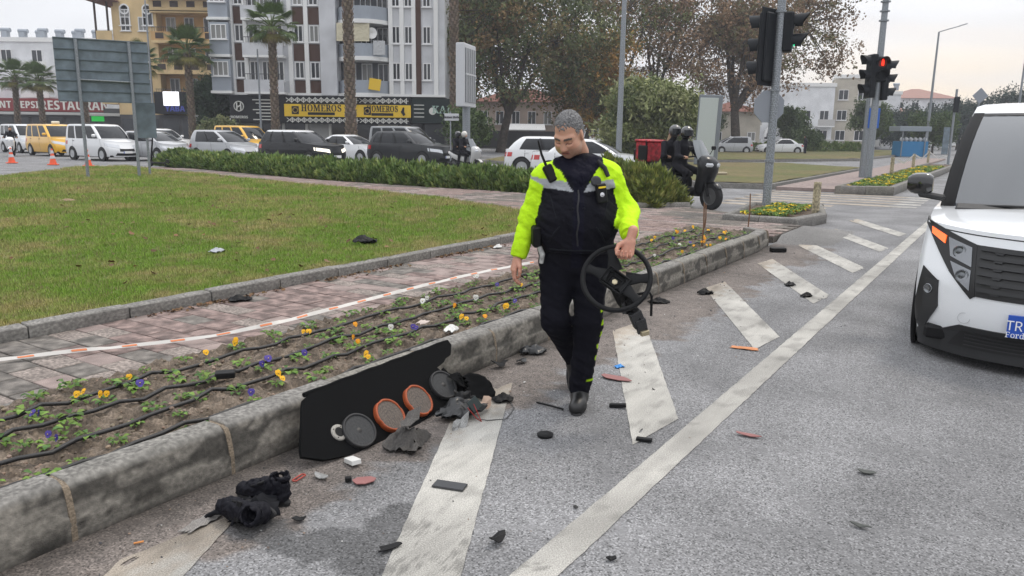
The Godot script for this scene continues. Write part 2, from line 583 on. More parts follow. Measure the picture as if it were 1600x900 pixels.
func kerb_row(par: Node3D, a: Vector2, b: Vector2, length: float, prof: PackedVector2Array, seed0: int, label := "") -> void:  # prof: (out, y) with out to the left of a>b reversed
	var d := (b - a)
	var n := maxi(1, int(round(d.length() / length)))
	var dir := d.normalized()
	var side := Vector2(-dir.y, dir.x)
	for k in n:
		var l := d.length() / n
		var p := a + dir * (k * l)
		rng.seed = seed0 + k
		var rings := []
		var h := rng.randf_range(-0.006, 0.006)
		var yawj := rng.randf_range(-0.006, 0.006)
		var ts := [0.009, 0.016, 0.05, 0.2, 0.4, 0.6, 0.8, 0.95, 0.986, 0.993]
		if prof.size() > 12: ts = [0.012, 0.02, 0.05, 0.1, 0.15, 0.2, 0.25, 0.3, 0.35, 0.4, 0.45, 0.5, 0.55, 0.6, 0.65, 0.7, 0.75, 0.8, 0.85, 0.9, 0.95, 0.98, 0.988]
		for ti: float in ts:
			var ring := PackedVector3Array()
			for i in prof.size():
				var q := prof[i]
				var sh := 0.012 if (ti < 0.0125 or ti > 0.987) else 0.0
				var chip := n1.get_noise_2d((p.x + ti * l) * 150.0, i * 33.0 + p.y * 50) * (0.006 if q.y > 0.05 else 0.0)
				var out := q.x - sh * signf(q.x) + chip + yawj * (ti - 0.5)
				var w := p + dir * (ti * l) + side * out
				ring.append(Vector3(w.x, maxf(q.y - sh * (1.0 if q.y > 0.1 else 0.0), -0.05) + (h if q.y > 0.05 else 0.0) + chip, w.y))
			rings.append(ring)
		var mb := MB.new()
		mb.col = Color(1.15, 1.11, 1.04) * rng.randf_range(0.88, 1.12)
		mb.loft(rings)
		# damp and grime: darker on the lower face where the water stood, in patches with edges of their own
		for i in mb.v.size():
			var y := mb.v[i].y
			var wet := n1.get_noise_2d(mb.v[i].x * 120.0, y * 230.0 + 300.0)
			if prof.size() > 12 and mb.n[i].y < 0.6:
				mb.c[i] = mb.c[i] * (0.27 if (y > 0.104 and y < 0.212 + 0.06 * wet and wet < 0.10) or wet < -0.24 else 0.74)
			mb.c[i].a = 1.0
		part(par, "kerb_stone", mb, ms["concrete"])
		if prof.size() > 12:
			var jr := []
			for ti: float in [-0.016, 0.016]:
				var ring := PackedVector3Array()
				for q in prof:
					var w := p + dir * (ti * l) + side * (q.x - signf(q.x) * 0.012 - (0.012 if q.x == 0.0 else 0.0) * -1.0 * 0.0)
					ring.append(Vector3(w.x, maxf(q.y - 0.009, -0.05), w.y))
				jr.append(ring)
			part(par, "mortar", MB.new().loft(jr, true, false), M("mortar", 0.30, 0.24, 0.175, 0.95, {"tex": "conc", "world": true, "size": 0.2, "n": "n_lump", "ns": 0.6}))

func structure(nm: String, label: String) -> Node3D:
	var o := Node3D.new()
	o.name = numbered(nm)
	o.set_meta("kind", "structure")
	o.set_meta("label", label)
	o.rotation.y = YAW
	add_child(o)
	return o

func flower_bed() -> void:
	var prof := PackedVector2Array([Vector2(0.0, -0.05), Vector2(0.0, 0.035), Vector2(0.0, 0.07), Vector2(0.0, 0.1), Vector2(-0.013, 0.108), Vector2(-0.017, 0.135), Vector2(-0.022, 0.16), Vector2(-0.027, 0.183), Vector2(-0.032, 0.205), Vector2(-0.045, 0.228), Vector2(-0.075, 0.24), Vector2(-0.17, 0.24), Vector2(-0.185, 0.225), Vector2(-0.185, -0.05)])
	var kb := structure("flower_bed_kerb", "tall grey concrete kerb of the flower bed, damp on its face")
	# side = left of a>b in (u,v): going towards -u puts the road on side +v
	for i in prof.size(): prof[i].x = -prof[i].x
	kerb_row(kb, Vector2(-0.82, -2.95), Vector2(11.0, -2.95), 0.735, flip(prof), 100)
	kerb_row(kb, Vector2(11.0, -2.95), Vector2(11.75, -3.03), 0.735, flip(prof), 150)
	kerb_row(kb, Vector2(11.75, -3.03), Vector2(11.95, -3.35), 0.4, flip(prof), 160)
	# soil
	var mb := MB.new()
	var n2 := noise(21, 0.5, 4)
	mb.field(520, 56, func(i, j):
		var u: float = -0.6 + i * 0.0242
		var v: float = -4.40 + j * 0.0235
		return Vector3(u, 0.15 + 0.05 * n2.get_noise_2d(u * 9, v * 9) + 0.035 * n2.get_noise_2d(u * 34, v * 34) + 0.018 * n2.get_noise_2d(u * 90, v * 90), v),
		func(_i, _j, p):
			var k := 0.5 + 0.7 * n2.get_noise_2d(p.x * 14, p.z * 14) + 0.4 * n2.get_noise_2d(p.x * 60, p.z * 60)
			return ramp(Color(0.21, 0.16, 0.115), Color(0.45, 0.36, 0.28), k))
	ground("flower_bed_soil", mb, ms["soil"], "brown crumbly soil of the flower bed")
	# crumbs of earth
	var xf := []
	var cl := []
	var lump := MB.new()
	lump.lathe([Vector2(0.0, -0.5), Vector2(0.42, -0.3), Vector2(0.5, 0.05), Vector2(0.33, 0.4), Vector2(0.0, 0.5)], 6, false)
	rng.seed = 5
	for i in 5200:
		var u := rng.randf_range(0.6, 11.4)
		if rng.randf() < (u - 3.0) / 10.0: continue
		var v := rng.randf_range(-4.37, -3.16)
		var s := rng.randf_range(0.008, 0.03) * (0.6 + 0.4 * rng.randf())
		var y := 0.15 + 0.05 * n2.get_noise_2d(u * 9, v * 9) + 0.035 * n2.get_noise_2d(u * 34, v * 34)
		xf.append(Transform3D(Basis.from_euler(Vector3(rng.randf() * 6, rng.randf() * 6, rng.randf() * 6)).scaled(Vector3(s, s * 0.7, s)), Vector3(u, y + s * 0.15, v)))
		cl.append(jit(Color(0.2, 0.15, 0.11), 0.35))
	var mm := many(null, numbered("earth_crumbs"), lump.mesh(), ms["plain"], xf, cl)
	mm.set_meta("label", "crumbs of brown earth all over the flower bed")
	mm.rotation.y = YAW
	add_child(mm)
	# drip hoses
	var where := ["nearest the tall kerb", "second from the tall kerb", "third from the tall kerb", "nearest the brick walkway"]
	for k in 4:
		var path := []
		for i in 90:
			var u := 0.2 + i * 0.126
			var v := -3.24 - k * 0.285 + 0.035 * n2.get_noise_2d(u * 5.0, k * 40.0) + 0.05 * n2.get_noise_2d(u * 1.3, k * 70.0 + 9)
			path.append(Vector3(u, 0.185 + 0.035 * n2.get_noise_2d(u * 9, v * 9) + 0.02 * n2.get_noise_2d(u * 4, k * 20.0), v))
		var h := solo("drip_hose", MB.new().tube(path, 0.0115, 8), ms["hose"], "black drip hose along the flower bed, the one " + where[k], "hose", Vector3.ZERO, YAW, "drip hoses on the flower bed")
		h.name = h.name
	# stakes standing at the far end
	var st := [[R(9.9, -3.42, 0.12), 0.62, "brown stake in the flower bed, the one nearest the officer"], [R(12.1, -4.15, 0.1), 0.42, "short brown stake at the back corner of the flower bed"], [R(12.55, -3.58, 0.1), 0.60, "brown stake beside the far end of the flower bed, nearest the traffic light"]]
	for s in st:
		var b := MB.new()
		b.tube([Vector3.ZERO, Vector3(0.01, s[1] * 0.5, 0.005), Vector3(0.0, s[1], 0.0)], [0.012, 0.011, 0.010], 6)
		solo("garden_stake", b, M("stake", 0.24, 0.12, 0.06, 0.8, {"tex": "conc", "size": 0.2}), s[2], "stake", s[0], 0.3, "garden stakes")

func flip(p: PackedVector2Array) -> PackedVector2Array:
	var q := p.duplicate()
	for i in q.size(): q[i].x = -q[i].x
	return q

func brick_mesh(l: float, w: float, h: float, c: Color) -> ArrayMesh:
	var mb := MB.new()
	mb.col = c
	mb.box(Vector3(0, -h * 0.5, 0), Vector3(l, h, w), 0.004)
	return mb.mesh()

var lawn_edge := PackedVector2Array([Vector2(-4, -5.9), Vector2(10.9, -5.9), Vector2(11.35, -6.2), Vector2(11.9, -7.7), Vector2(13.2, -14.0), Vector2(15.9, -27.0), Vector2(14.3, -27.2), Vector2(11.5, -24.6), Vector2(8.3, -21.6), Vector2(2.0, -18.5), Vector2(-4, -17)])

func lawn_height(u: float, v: float) -> float:
	return 0.19 + 0.03 * n1.get_noise_2d(u * 18, v * 18) + 0.10 * smoothstep(-6.0, -10.0, v)

func lawn_tone(u: float, v: float) -> Color:
	var k := 0.68 + 1.1 * n1.get_noise_2d(u * 22 + 100, v * 22) + 0.8 * n1.get_noise_2d(u * 85, v * 85 + 40) + 0.4 * n1.get_noise_2d(u * 300, v * 300)
	k -= 0.4 * smoothstep(-6.5, -5.9, v)
	k += 0.10 - 0.016 * (Vector2(u, v).length() - 9.0)
	var dry := Color(0.32, 0.275, 0.12)
	var green := Color(0.165, 0.255, 0.038)
	return ramp(dry, green, k)

func walkway_and_lawn() -> void:
	rng.seed = 9
	# paved walkway between bed and lawn
	var pv := structure("pavement", "walkway of pink and grey pavers between the flower bed and the lawn")
	part(pv, "bedding", slab([Vector2(-1.5, -4.42), Vector2(-1.5, -5.80), Vector2(11.2, -5.80), Vector2(11.2, -4.42)], -0.05, 0.108), M("bedding", 0.16, 0.14, 0.12, 0.95, {"tex": "conc", "world": true, "size": 0.4}))
	part(pv, "edging_strip", slab([Vector2(-1.5, -4.36), Vector2(-1.5, -4.455), Vector2(11.9, -4.455), Vector2(11.9, -4.36)], -0.05, 0.128), ms["concrete"])
	var mats := [ms["paver_red"], ms["paver_pale"], ms["paver_grey"], M("paver_dusty", 0.43, 0.365, 0.325, 0.9, {"tex": "conc", "world": true, "size": 0.5, "n": "n_grain", "ns": 0.4, "det": "soft", "dsize": 0.9})]
	var full := brick_mesh(0.190, 0.290, 0.05, Color.WHITE)
	var half := brick_mesh(0.190, 0.140, 0.05, Color.WHITE)
	for r in 56:
		var u := 0.1 + r * 0.2
		var v := -4.455
		var odd := r % 2 == 1
		while v > -5.79:
			var w := 0.3
			if odd and v > -4.46: w = 0.15
			if v - w < -5.84: w = 0.15
			if v - w < -5.84: break
			var vm := v - w * 0.5
			var k := n1.get_noise_2d(u * 30, vm * 30) + rng.randf_range(-0.28, 0.28) + (0.22 if vm > -5.3 else -0.12)
			var m: Material = mats[0] if k > 0.24 else (mats[1] if k > 0.07 else (mats[3] if k > -0.12 else mats[2]))
			var p := Vector3(u + 0.1, 0.12 + rng.randf_range(-0.003, 0.003), vm)
			part(pv, "paver", full if w > 0.2 else half, m, p, Basis.from_euler(Vector3(rng.randf_range(-0.006, 0.006), rng.randf_range(-0.008, 0.008), rng.randf_range(-0.006, 0.006))))
			v -= w
	# the paved corner and the path that runs left along the hedge
	var plz := structure("paved_corner", "paved corner of pink pavers beyond the flower bed")
	part(plz, "bedding", slab([Vector2(11.2, -4.3), Vector2(11.2, -5.82), Vector2(11.9, -7.0), Vector2(12.0, -9.0), Vector2(16.6, -9.0), Vector2(16.2, -6.4), Vector2(15.5, -4.7), Vector2(14.0, -3.05), Vector2(12.1, -3.05), Vector2(11.95, -4.3)], -0.05, 0.085), M("bedding", 0.16, 0.14, 0.12))
	var pth := structure("hedge_path", "pale pink paved path between the lawn and the hedge")
	part(pth, "bedding", slab([Vector2(12.0, -9.0), Vector2(13.3, -14.0), Vector2(16.0, -27.2), Vector2(17.4, -31.0), Vector2(18.4, -31.0), Vector2(18.9, -26.0), Vector2(17.8, -15.0), Vector2(16.6, -9.0)], -0.05, 0.085), M("bedding", 0.16, 0.14, 0.12))
	var xf := []
	var cl := []
	var xf2 := []
	var cl2 := []
	var pa := PackedVector2Array([Vector2(11.2, -4.46), Vector2(11.2, -5.8), Vector2(11.9, -7.0), Vector2(12.0, -9.0), Vector2(16.5, -9.0), Vector2(16.1, -6.4), Vector2(15.4, -4.7), Vector2(14.0, -3.1), Vector2(12.2, -3.1), Vector2(12.1, -4.46)])
	var pb := PackedVector2Array([Vector2(12.1, -9.0), Vector2(13.4, -14.0), Vector2(16.1, -27.2), Vector2(17.5, -31.0), Vector2(18.3, -31.0), Vector2(18.8, -26.0), Vector2(17.7, -15.0), Vector2(16.5, -9.0)])
	for i in 60:
		for j in 130:
			var q := Vector2(11.0 + i * 0.2, -3.2 - (j + 0.5 * (i % 2)) * 0.3)
			var pink := n1.get_noise_2d(q.x * 14, q.y * 14 + 30) + rng.randf_range(-0.12, 0.12)
			var c := Color(0.40, 0.29, 0.26) if pink > 0.0 else Color(0.25, 0.22, 0.19)
			if absf(fposmod(q.y, 2.4) - 1.2) < 0.2 or absf(fposmod(q.x, 2.0) - 1.0) < 0.11: c = Color(0.46, 0.37, 0.335)
			var tr := Transform3D(Basis.IDENTITY, Vector3(q.x, 0.1 + rng.randf_range(-0.003, 0.003), q.y))
			if Geometry2D.is_point_in_polygon(q, pa):
				xf.append(tr); cl.append(jit(c, 0.12))
			elif Geometry2D.is_point_in_polygon(q, pb):
				xf2.append(tr); cl2.append(jit(c, 0.12))
	many(plz, "paver_field", full, ms["paver"], xf, cl)
	many(pth, "paver_field", full, ms["paver"], xf2, cl2)
	# asphalt ramp down to the road
	var mb := MB.new()
	mb.field(30, 16, func(i, j):
		var u: float = 12.0 + i * 0.09
		var v: float = -3.0 + j * 0.055
		return Vector3(u, -0.004 + 0.105 * (1.0 - smoothstep(0.0, 16.0, j)) * smoothstep(30.0, 20.0, i) * smoothstep(0.0, 5.0, i) + 0.004 * n1.get_noise_2d(u * 200, v * 200), v), func(_i, _j, _p): return Color(0.82, 0.8, 0.76))
	ground("kerb_ramp", mb, ms["asphalt"], "grey asphalt ramp from the paved corner to the road")
	# lawn
	mb = MB.new()
	var step := 0.11
	mb.field(185, 205, func(i, j):
		var u: float = -4.0 + i * step
		var v: float = -28.2 + j * step
		return Vector3(u, lawn_height(u, v), v),
		func(_i, _j, p):
			var c := lawn_tone(p.x, p.z) * 0.8
			c.a = 1.0 if Geometry2D.is_point_in_polygon(Vector2(p.x, p.z), lawn_edge) else 0.0
			return c)
	ground("lawn_ground", mb, ms["turf"], "patchy green and straw coloured lawn")
	var tuft := MB.new()
	rng.seed = 13
	for i in 9:
		var a := rng.randf() * TAU
		var o := Vector3(rng.randf_range(-0.03, 0.03), 0, rng.randf_range(-0.03, 0.03))
		var lean := Vector3(cos(a), 0, sin(a)) * rng.randf_range(0.008, 0.03)
		var hgt := rng.randf_range(0.022, 0.045)
		var w := Vector3(-sin(a), 0, cos(a)) * 0.0028
		tuft.tri(o - w, o + w, o + lean + Vector3(0, hgt, 0))
	xf = []
	cl = []
	rng.seed = 14
	while xf.size() < 95000:
		# denser near the camera
		var u := rng.randf_range(0.5, 16.0)
		var v := rng.randf_range(-28.0, -5.9)
		var d := Vector2(u, v).length()
		if rng.randf() > minf(1.0, 60.0 / (d * d)): continue
		if not Geometry2D.is_point_in_polygon(Vector2(u, v), lawn_edge): continue
		var s := rng.randf_range(0.7, 1.3) * clampf(d / 9.0, 1.0, 1.9)
		xf.append(Transform3D(Basis.from_euler(Vector3(0, rng.randf() * TAU, 0)).scaled(Vector3(s, s * 0.9, s)), Vector3(u, lawn_height(u, v) - 0.004, v)))
		var c := lawn_tone(u, v) * rng.randf_range(0.75, 1.5)
		if rng.randf() < 0.13: c = Color(0.26, 0.21, 0.11)
		c.a = 1
		cl.append(c)
	var mm := many(null, numbered("grass"), tuft.mesh(), ms["leaf"], xf, cl)
	mm.set_meta("label", "short grass of the lawn, green with straw patches")
	mm.rotation.y = YAW
	add_child(mm)
	var lk := structure("lawn_kerb", "low grey kerb along the edge of the lawn")
	var prof := PackedVector2Array([Vector2(0.0, -0.05), Vector2(0.0, 0.2), Vector2(0.015, 0.215), Vector2(0.115, 0.218), Vector2(0.13, 0.2), Vector2(0.13, -0.05)])
	kerb_row(lk, Vector2(-1.2, -5.80), Vector2(10.9, -5.80), 0.78, flip(prof), 300)
	kerb_row(lk, Vector2(10.9, -5.80), Vector2(11.45, -6.2), 0.7, flip(prof), 340)
	kerb_row(lk, Vector2(11.45, -6.2), Vector2(12.0, -7.7), 0.78, flip(prof), 350)
	kerb_row(lk, Vector2(12.0, -7.7), Vector2(13.3, -14.0), 0.78, flip(prof), 360)
	# fallen leaves and dust at the lawn kerb, a few strewn over the lawn
	xf = []
	cl = []
	var lf := MB.new()
	lf.field(2, 2, func(i, j): return Vector3((i - 1.0) * (1.0 if j == 1 else 0.55), absf(j - 1.0) * 0.3 + absf(i - 1.0) * 0.2, (j - 1.0)))
	for i in 1500:
		var u := rng.randf_range(1.5, 11)
		var v := -5.78 + absf(rng.randfn()) * 0.07
		var lawn := i > 900
		if lawn:
			v = rng.randf_range(-22.0, -6.0)
			u = rng.randf_range(0.5, 14.0)
			if not Geometry2D.is_point_in_polygon(Vector2(u, v), lawn_edge): continue
		if not lawn and n1.get_noise_2d(u * 30, 5.0) < -0.05 + rng.randf_range(-0.1, 0.1): continue
		var s := rng.randf_range(0.006, 0.02) * (1.7 if lawn else 1.0)
		xf.append(Transform3D(Basis.from_euler(Vector3(rng.randf_range(-0.6, 0.6), rng.randf() * TAU, rng.randf_range(-0.6, 0.6))).scaled(Vector3.ONE * s), Vector3(u, 0.125 if not lawn else lawn_height(u, v) + 0.03, v)))
		cl.append(jit(Color(0.17, 0.11, 0.065), 0.4))
	mm = many(null, numbered("fallen_leaves"), lf.mesh(), ms["dry_leaf"], xf, cl)
	mm.set_meta("label", "dry brown leaves against the low lawn kerb and strewn over the lawn")
	mm.rotation.y = YAW
	add_child(mm)

# ---------------------------------------------------------------- bodies: a field of tapered limbs, skinned as surface nets
class Flesh:
	var a := PackedVector3Array()
	var ba := PackedVector3Array()
	var il := PackedFloat32Array()
	var ra := PackedFloat32Array()
	var rb := PackedFloat32Array()
	var kk := PackedFloat32Array()
	var reg := PackedInt32Array()
	var cut := PackedInt32Array()
	var sp := []
	var ms := PackedFloat32Array()
	var warp = null
	func limb(p: Vector3, q: Vector3, r0: float, r1: float, region := 0, k := 0.03, cuts := 0, space = null) -> void:
		var m := 1.0
		if space != null:
			var inv: Transform3D = space.affine_inverse()
			m = minf(space.basis.x.length(), minf(space.basis.y.length(), space.basis.z.length()))
			p = inv * p
			q = inv * q
			sp.append(inv)
		else:
			sp.append(null)
		a.append(p); ba.append(q - p)
		il.append(1.0 / maxf((q - p).length_squared(), 1e-9))
		ra.append(r0); rb.append(r1 - r0); kk.append(k); reg.append(region); cut.append(cuts); ms.append(m)
	func blob(c: Vector3, r: Vector3, region := 0, k := 0.03, cuts := 0, turn := Basis.IDENTITY) -> void:
		limb(c, c, 1.0, 1.0, region, k, cuts, Transform3D(turn * Basis.from_scale(r), c))
	# a limb of oval section: side is the half width over r along w
	func oval(p: Vector3, q: Vector3, r0: float, r1: float, sx: float, sz: float, region := 0, k := 0.03, turn := Basis.IDENTITY) -> void:
		limb(p, q, r0, r1, region, k, 0, Transform3D(turn * Basis.from_scale(Vector3(sx, 1, sz)), Vector3.ZERO))
	func one(i: int, p: Vector3) -> float:
		var q := p
		if sp[i] != null: q = sp[i] * p
		q -= a[i]
		var t := clampf(q.dot(ba[i]) * il[i], 0.0, 1.0)
		return ((q - ba[i] * t).length() - ra[i] - rb[i] * t) * ms[i]
	func dist(p: Vector3, act: PackedInt32Array) -> float:
		var d := 1e3
		for i in act:
			var e := one(i, p)
			if cut[i]:
				var k0 := kk[i]
				var h0 := maxf(k0 - absf(d + e), 0.0) / k0
				d = maxf(d, -e) + h0 * h0 * k0 * 0.25
			else:
				var k := kk[i]
				var h := maxf(k - absf(d - e), 0.0) / k
				d = minf(d, e) - h * h * k * 0.25
		if warp != null: d += warp.call(p)
		return d
	func region(p: Vector3, act: PackedInt32Array) -> int:
		var d := 1e3
		var r := 0
		for i in act:
			if cut[i]: continue
			var e := one(i, p)
			if e < d:
				d = e
				r = i
		return r
	# paint(p, limb index, normal) gives a colour; returns {region: MB}
	func skin(cell: float, paint: Callable) -> Dictionary:
		var lo := Vector3(1e9, 1e9, 1e9)
		var hi := -lo
		for i in a.size():
			if cut[i]: continue
			for e in 2:
				var p := a[i] + ba[i] * float(e)
				var r := ra[i] + (rb[i] if e == 1 else 0.0)
				var ext := Vector3(r, r, r)
				if sp[i] != null:
					var f: Transform3D = sp[i].affine_inverse()
					p = f * p
					ext = (Vector3(absf(f.basis.x.x), absf(f.basis.x.y), absf(f.basis.x.z)) + Vector3(absf(f.basis.y.x), absf(f.basis.y.y), absf(f.basis.y.z)) + Vector3(absf(f.basis.z.x), absf(f.basis.z.y), absf(f.basis.z.z))) * r
				lo = lo.min(p - ext)
				hi = hi.max(p + ext)
		lo -= Vector3.ONE * cell * 3
		hi += Vector3.ONE * cell * 3
		var B := 6
		var nb := Vector3i(((hi - lo) / (cell * B)).ceil())
		var n := nb * B + Vector3i.ONE
		var val := PackedFloat32Array()
		val.resize(n.x * n.y * n.z)
		val.fill(9.0)
		var sy := n.x
		var sz := n.x * n.y
		var all := PackedInt32Array(range(a.size()))
		var blocks := []
		var half := cell * B * 0.5 * 1.7321
		for bz in nb.z:
			for by in nb.y:
				for bx in nb.x:
					var c := lo + (Vector3(bx, by, bz) + Vector3.ONE * 0.5) * (cell * B)
					var best := 1e3
					var es := PackedFloat32Array()
					for i in all:
						var e := one(i, c)
						es.append(e)
						if not cut[i]: best = minf(best, e)
					if best > half + 0.03: continue
					if best < -half * 2.2 - 0.03: continue
					var act := PackedInt32Array()
					for i in all:
						if es[i] < best + half * 3.2 + kk[i] or (cut[i] and es[i] < half * 1.5 + kk[i]): act.append(i)
					blocks.append([bx, by, bz, act])
					for z in B + 1:
						for y in B + 1:
							var at := bx * B + (by * B + y) * sy + (bz * B + z) * sz
							for x in B + 1:
								if val[at + x] > 8.0:
									val[at + x] = dist(lo + Vector3(bx * B + x, by * B + y, bz * B + z) * cell, act)
		var vid := {}
		var P := PackedVector3Array()
		var G := PackedInt32Array()
		var offs := [0, 1, sy, sy + 1, sz, sz + 1, sz + sy, sz + sy + 1]
		var ed := [[0, 1], [2, 3], [4, 5], [6, 7], [0, 2], [1, 3], [4, 6], [5, 7], [0, 4], [1, 5], [2, 6], [3, 7]]
		for b: Array in blocks:
			for z in B:
				for y in B:
					for x in B:
						var ix: int = b[0] * B + x
						var iy: int = b[1] * B + y
						var iz: int = b[2] * B + z
						var at := ix + iy * sy + iz * sz
						var m := 0
						for k in 8:
							if val[at + offs[k]] < 0.0: m |= 1 << k
						if m == 0 or m == 255: continue
						var s := Vector3.ZERO
						var cnt := 0
						for e: Array in ed:
							var v0 := val[at + offs[e[0]]]
							var v1 := val[at + offs[e[1]]]
							if (v0 < 0.0) != (v1 < 0.0):
								var f := v0 / (v0 - v1)
								var p0 := Vector3(e[0] & 1, (e[0] >> 1) & 1, e[0] >> 2)
								var p1 := Vector3(e[1] & 1, (e[1] >> 1) & 1, e[1] >> 2)
								s += p0.lerp(p1, f)
								cnt += 1
						vid[at] = P.size()
						var w := lo + (Vector3(ix, iy, iz) + s / cnt) * cell
						P.append(w)
						G.append(region(w, b[3]))
		var F := PackedInt32Array()
		for at: int in vid:
			# the three edges that start at this cell's first corner
			var v0 := val[at] < 0.0
			for ax in 3:
				var st: int = [1, sy, sz][ax]
				if (val[at + st] < 0.0) == v0: continue
				var s1: int = [sy, sz, 1][ax]
				var s2: int = [sz, 1, sy][ax]
				if not (vid.has(at - s1) and vid.has(at - s2) and vid.has(at - s1 - s2)): continue
				var q := [vid[at], vid[at - s1], vid[at - s1 - s2], vid[at - s2]]
				if not v0: q.reverse()
				F.append_array(PackedInt32Array([q[0], q[1], q[2], q[0], q[2], q[3]]))
		var N := PackedVector3Array()
		N.resize(P.size())
		for i in range(0, F.size(), 3):
			var q := (P[F[i + 1]] - P[F[i]]).cross(P[F[i + 2]] - P[F[i]])
			for e in 3: N[F[i + e]] += q
		var Cc := PackedColorArray()
		for i in P.size():
			N[i] = N[i].normalized()
			Cc.append(paint.call(P[i], G[i], N[i]))
		var out := {}
		for i in range(0, F.size(), 3):
			var r := reg[G[F[i]]]
			if not out.has(r): out[r] = MB.new()
			var mb: MB = out[r]
			for e: int in [0, 2, 1]:
				mb.v.append(P[F[i + e]])
				mb.n.append(N[F[i + e]])
				mb.c.append(Cc[F[i + e]])
		return out

# a hand with the wrist at the origin, fingers along -y, palm towards +z, thumb to +x * side; curl: per finger, thumb last
func hand(F: Flesh, X: Transform3D, side: float, curl: Array, region: int, sc := 1.0) -> void:
	var g := func(x: float, y: float, z: float) -> Vector3: return X * (Vector3(x * side, y, z) * sc)
	F.limb(g.call(0, 0.05, 0), g.call(0, 0.0, 0), 0.027 * sc, 0.024 * sc, region, 0.02)
	F.limb(g.call(0.012, -0.02, 0), g.call(0.022, -0.078, 0), 0.019 * sc, 0.016 * sc, region, 0.018)
	F.limb(g.call(-0.012, -0.02, 0), g.call(-0.024, -0.074, 0), 0.019 * sc, 0.015 * sc, region, 0.018)
	F.limb(g.call(0.0, -0.03, 0.0), g.call(0.0, -0.078, 0), 0.018 * sc, 0.015 * sc, region, 0.016)
	var xs := [0.029, 0.0105, -0.0085, -0.0265]
	var ln := [[0.043, 0.025, 0.021], [0.047, 0.029, 0.022], [0.043, 0.027, 0.021], [0.034, 0.020, 0.018]]
	for f in 4:
		var p := Vector3(xs[f], -0.082 + absf(f - 1.2) * 0.004, 0.0)
		var ang := 0.0
		for s in 3:
			ang += curl[f] * [0.8, 1.1, 0.75][s]
			var q: Vector3 = p + Vector3(-0.06 * (f - 1.3) * -0.02, -cos(ang), sin(ang)) * ln[f][s]
			F.limb(X * (Vector3(p.x * side, p.y, p.z) * sc), X * (Vector3(q.x * side, q.y, q.z) * sc), (0.0096 - s * 0.0011) * sc, (0.0088 - s * 0.0013) * sc, region, 0.005)
			p = q
	var t0 := Vector3(0.022, -0.022, 0.006)
	var c: float = curl[4]
	var t1 := t0 + Vector3(0.026, -0.026, 0.018 * c)
	var t2 := t1 + Vector3(0.013 - 0.014 * c, -0.028, 0.016 * c)
	var t3 := t2 + Vector3(0.004 - 0.016 * c, -0.024, 0.012 * c)
	F.limb(g.call(t0.x, t0.y, t0.z), g.call(t1.x, t1.y, t1.z), 0.016 * sc, 0.0125 * sc, region, 0.012)
	F.limb(g.call(t1.x, t1.y, t1.z), g.call(t2.x, t2.y, t2.z), 0.0118 * sc, 0.0102 * sc, region, 0.006)
	F.limb(g.call(t2.x, t2.y, t2.z), g.call(t3.x, t3.y, t3.z), 0.0102 * sc, 0.008 * sc, region, 0.005)

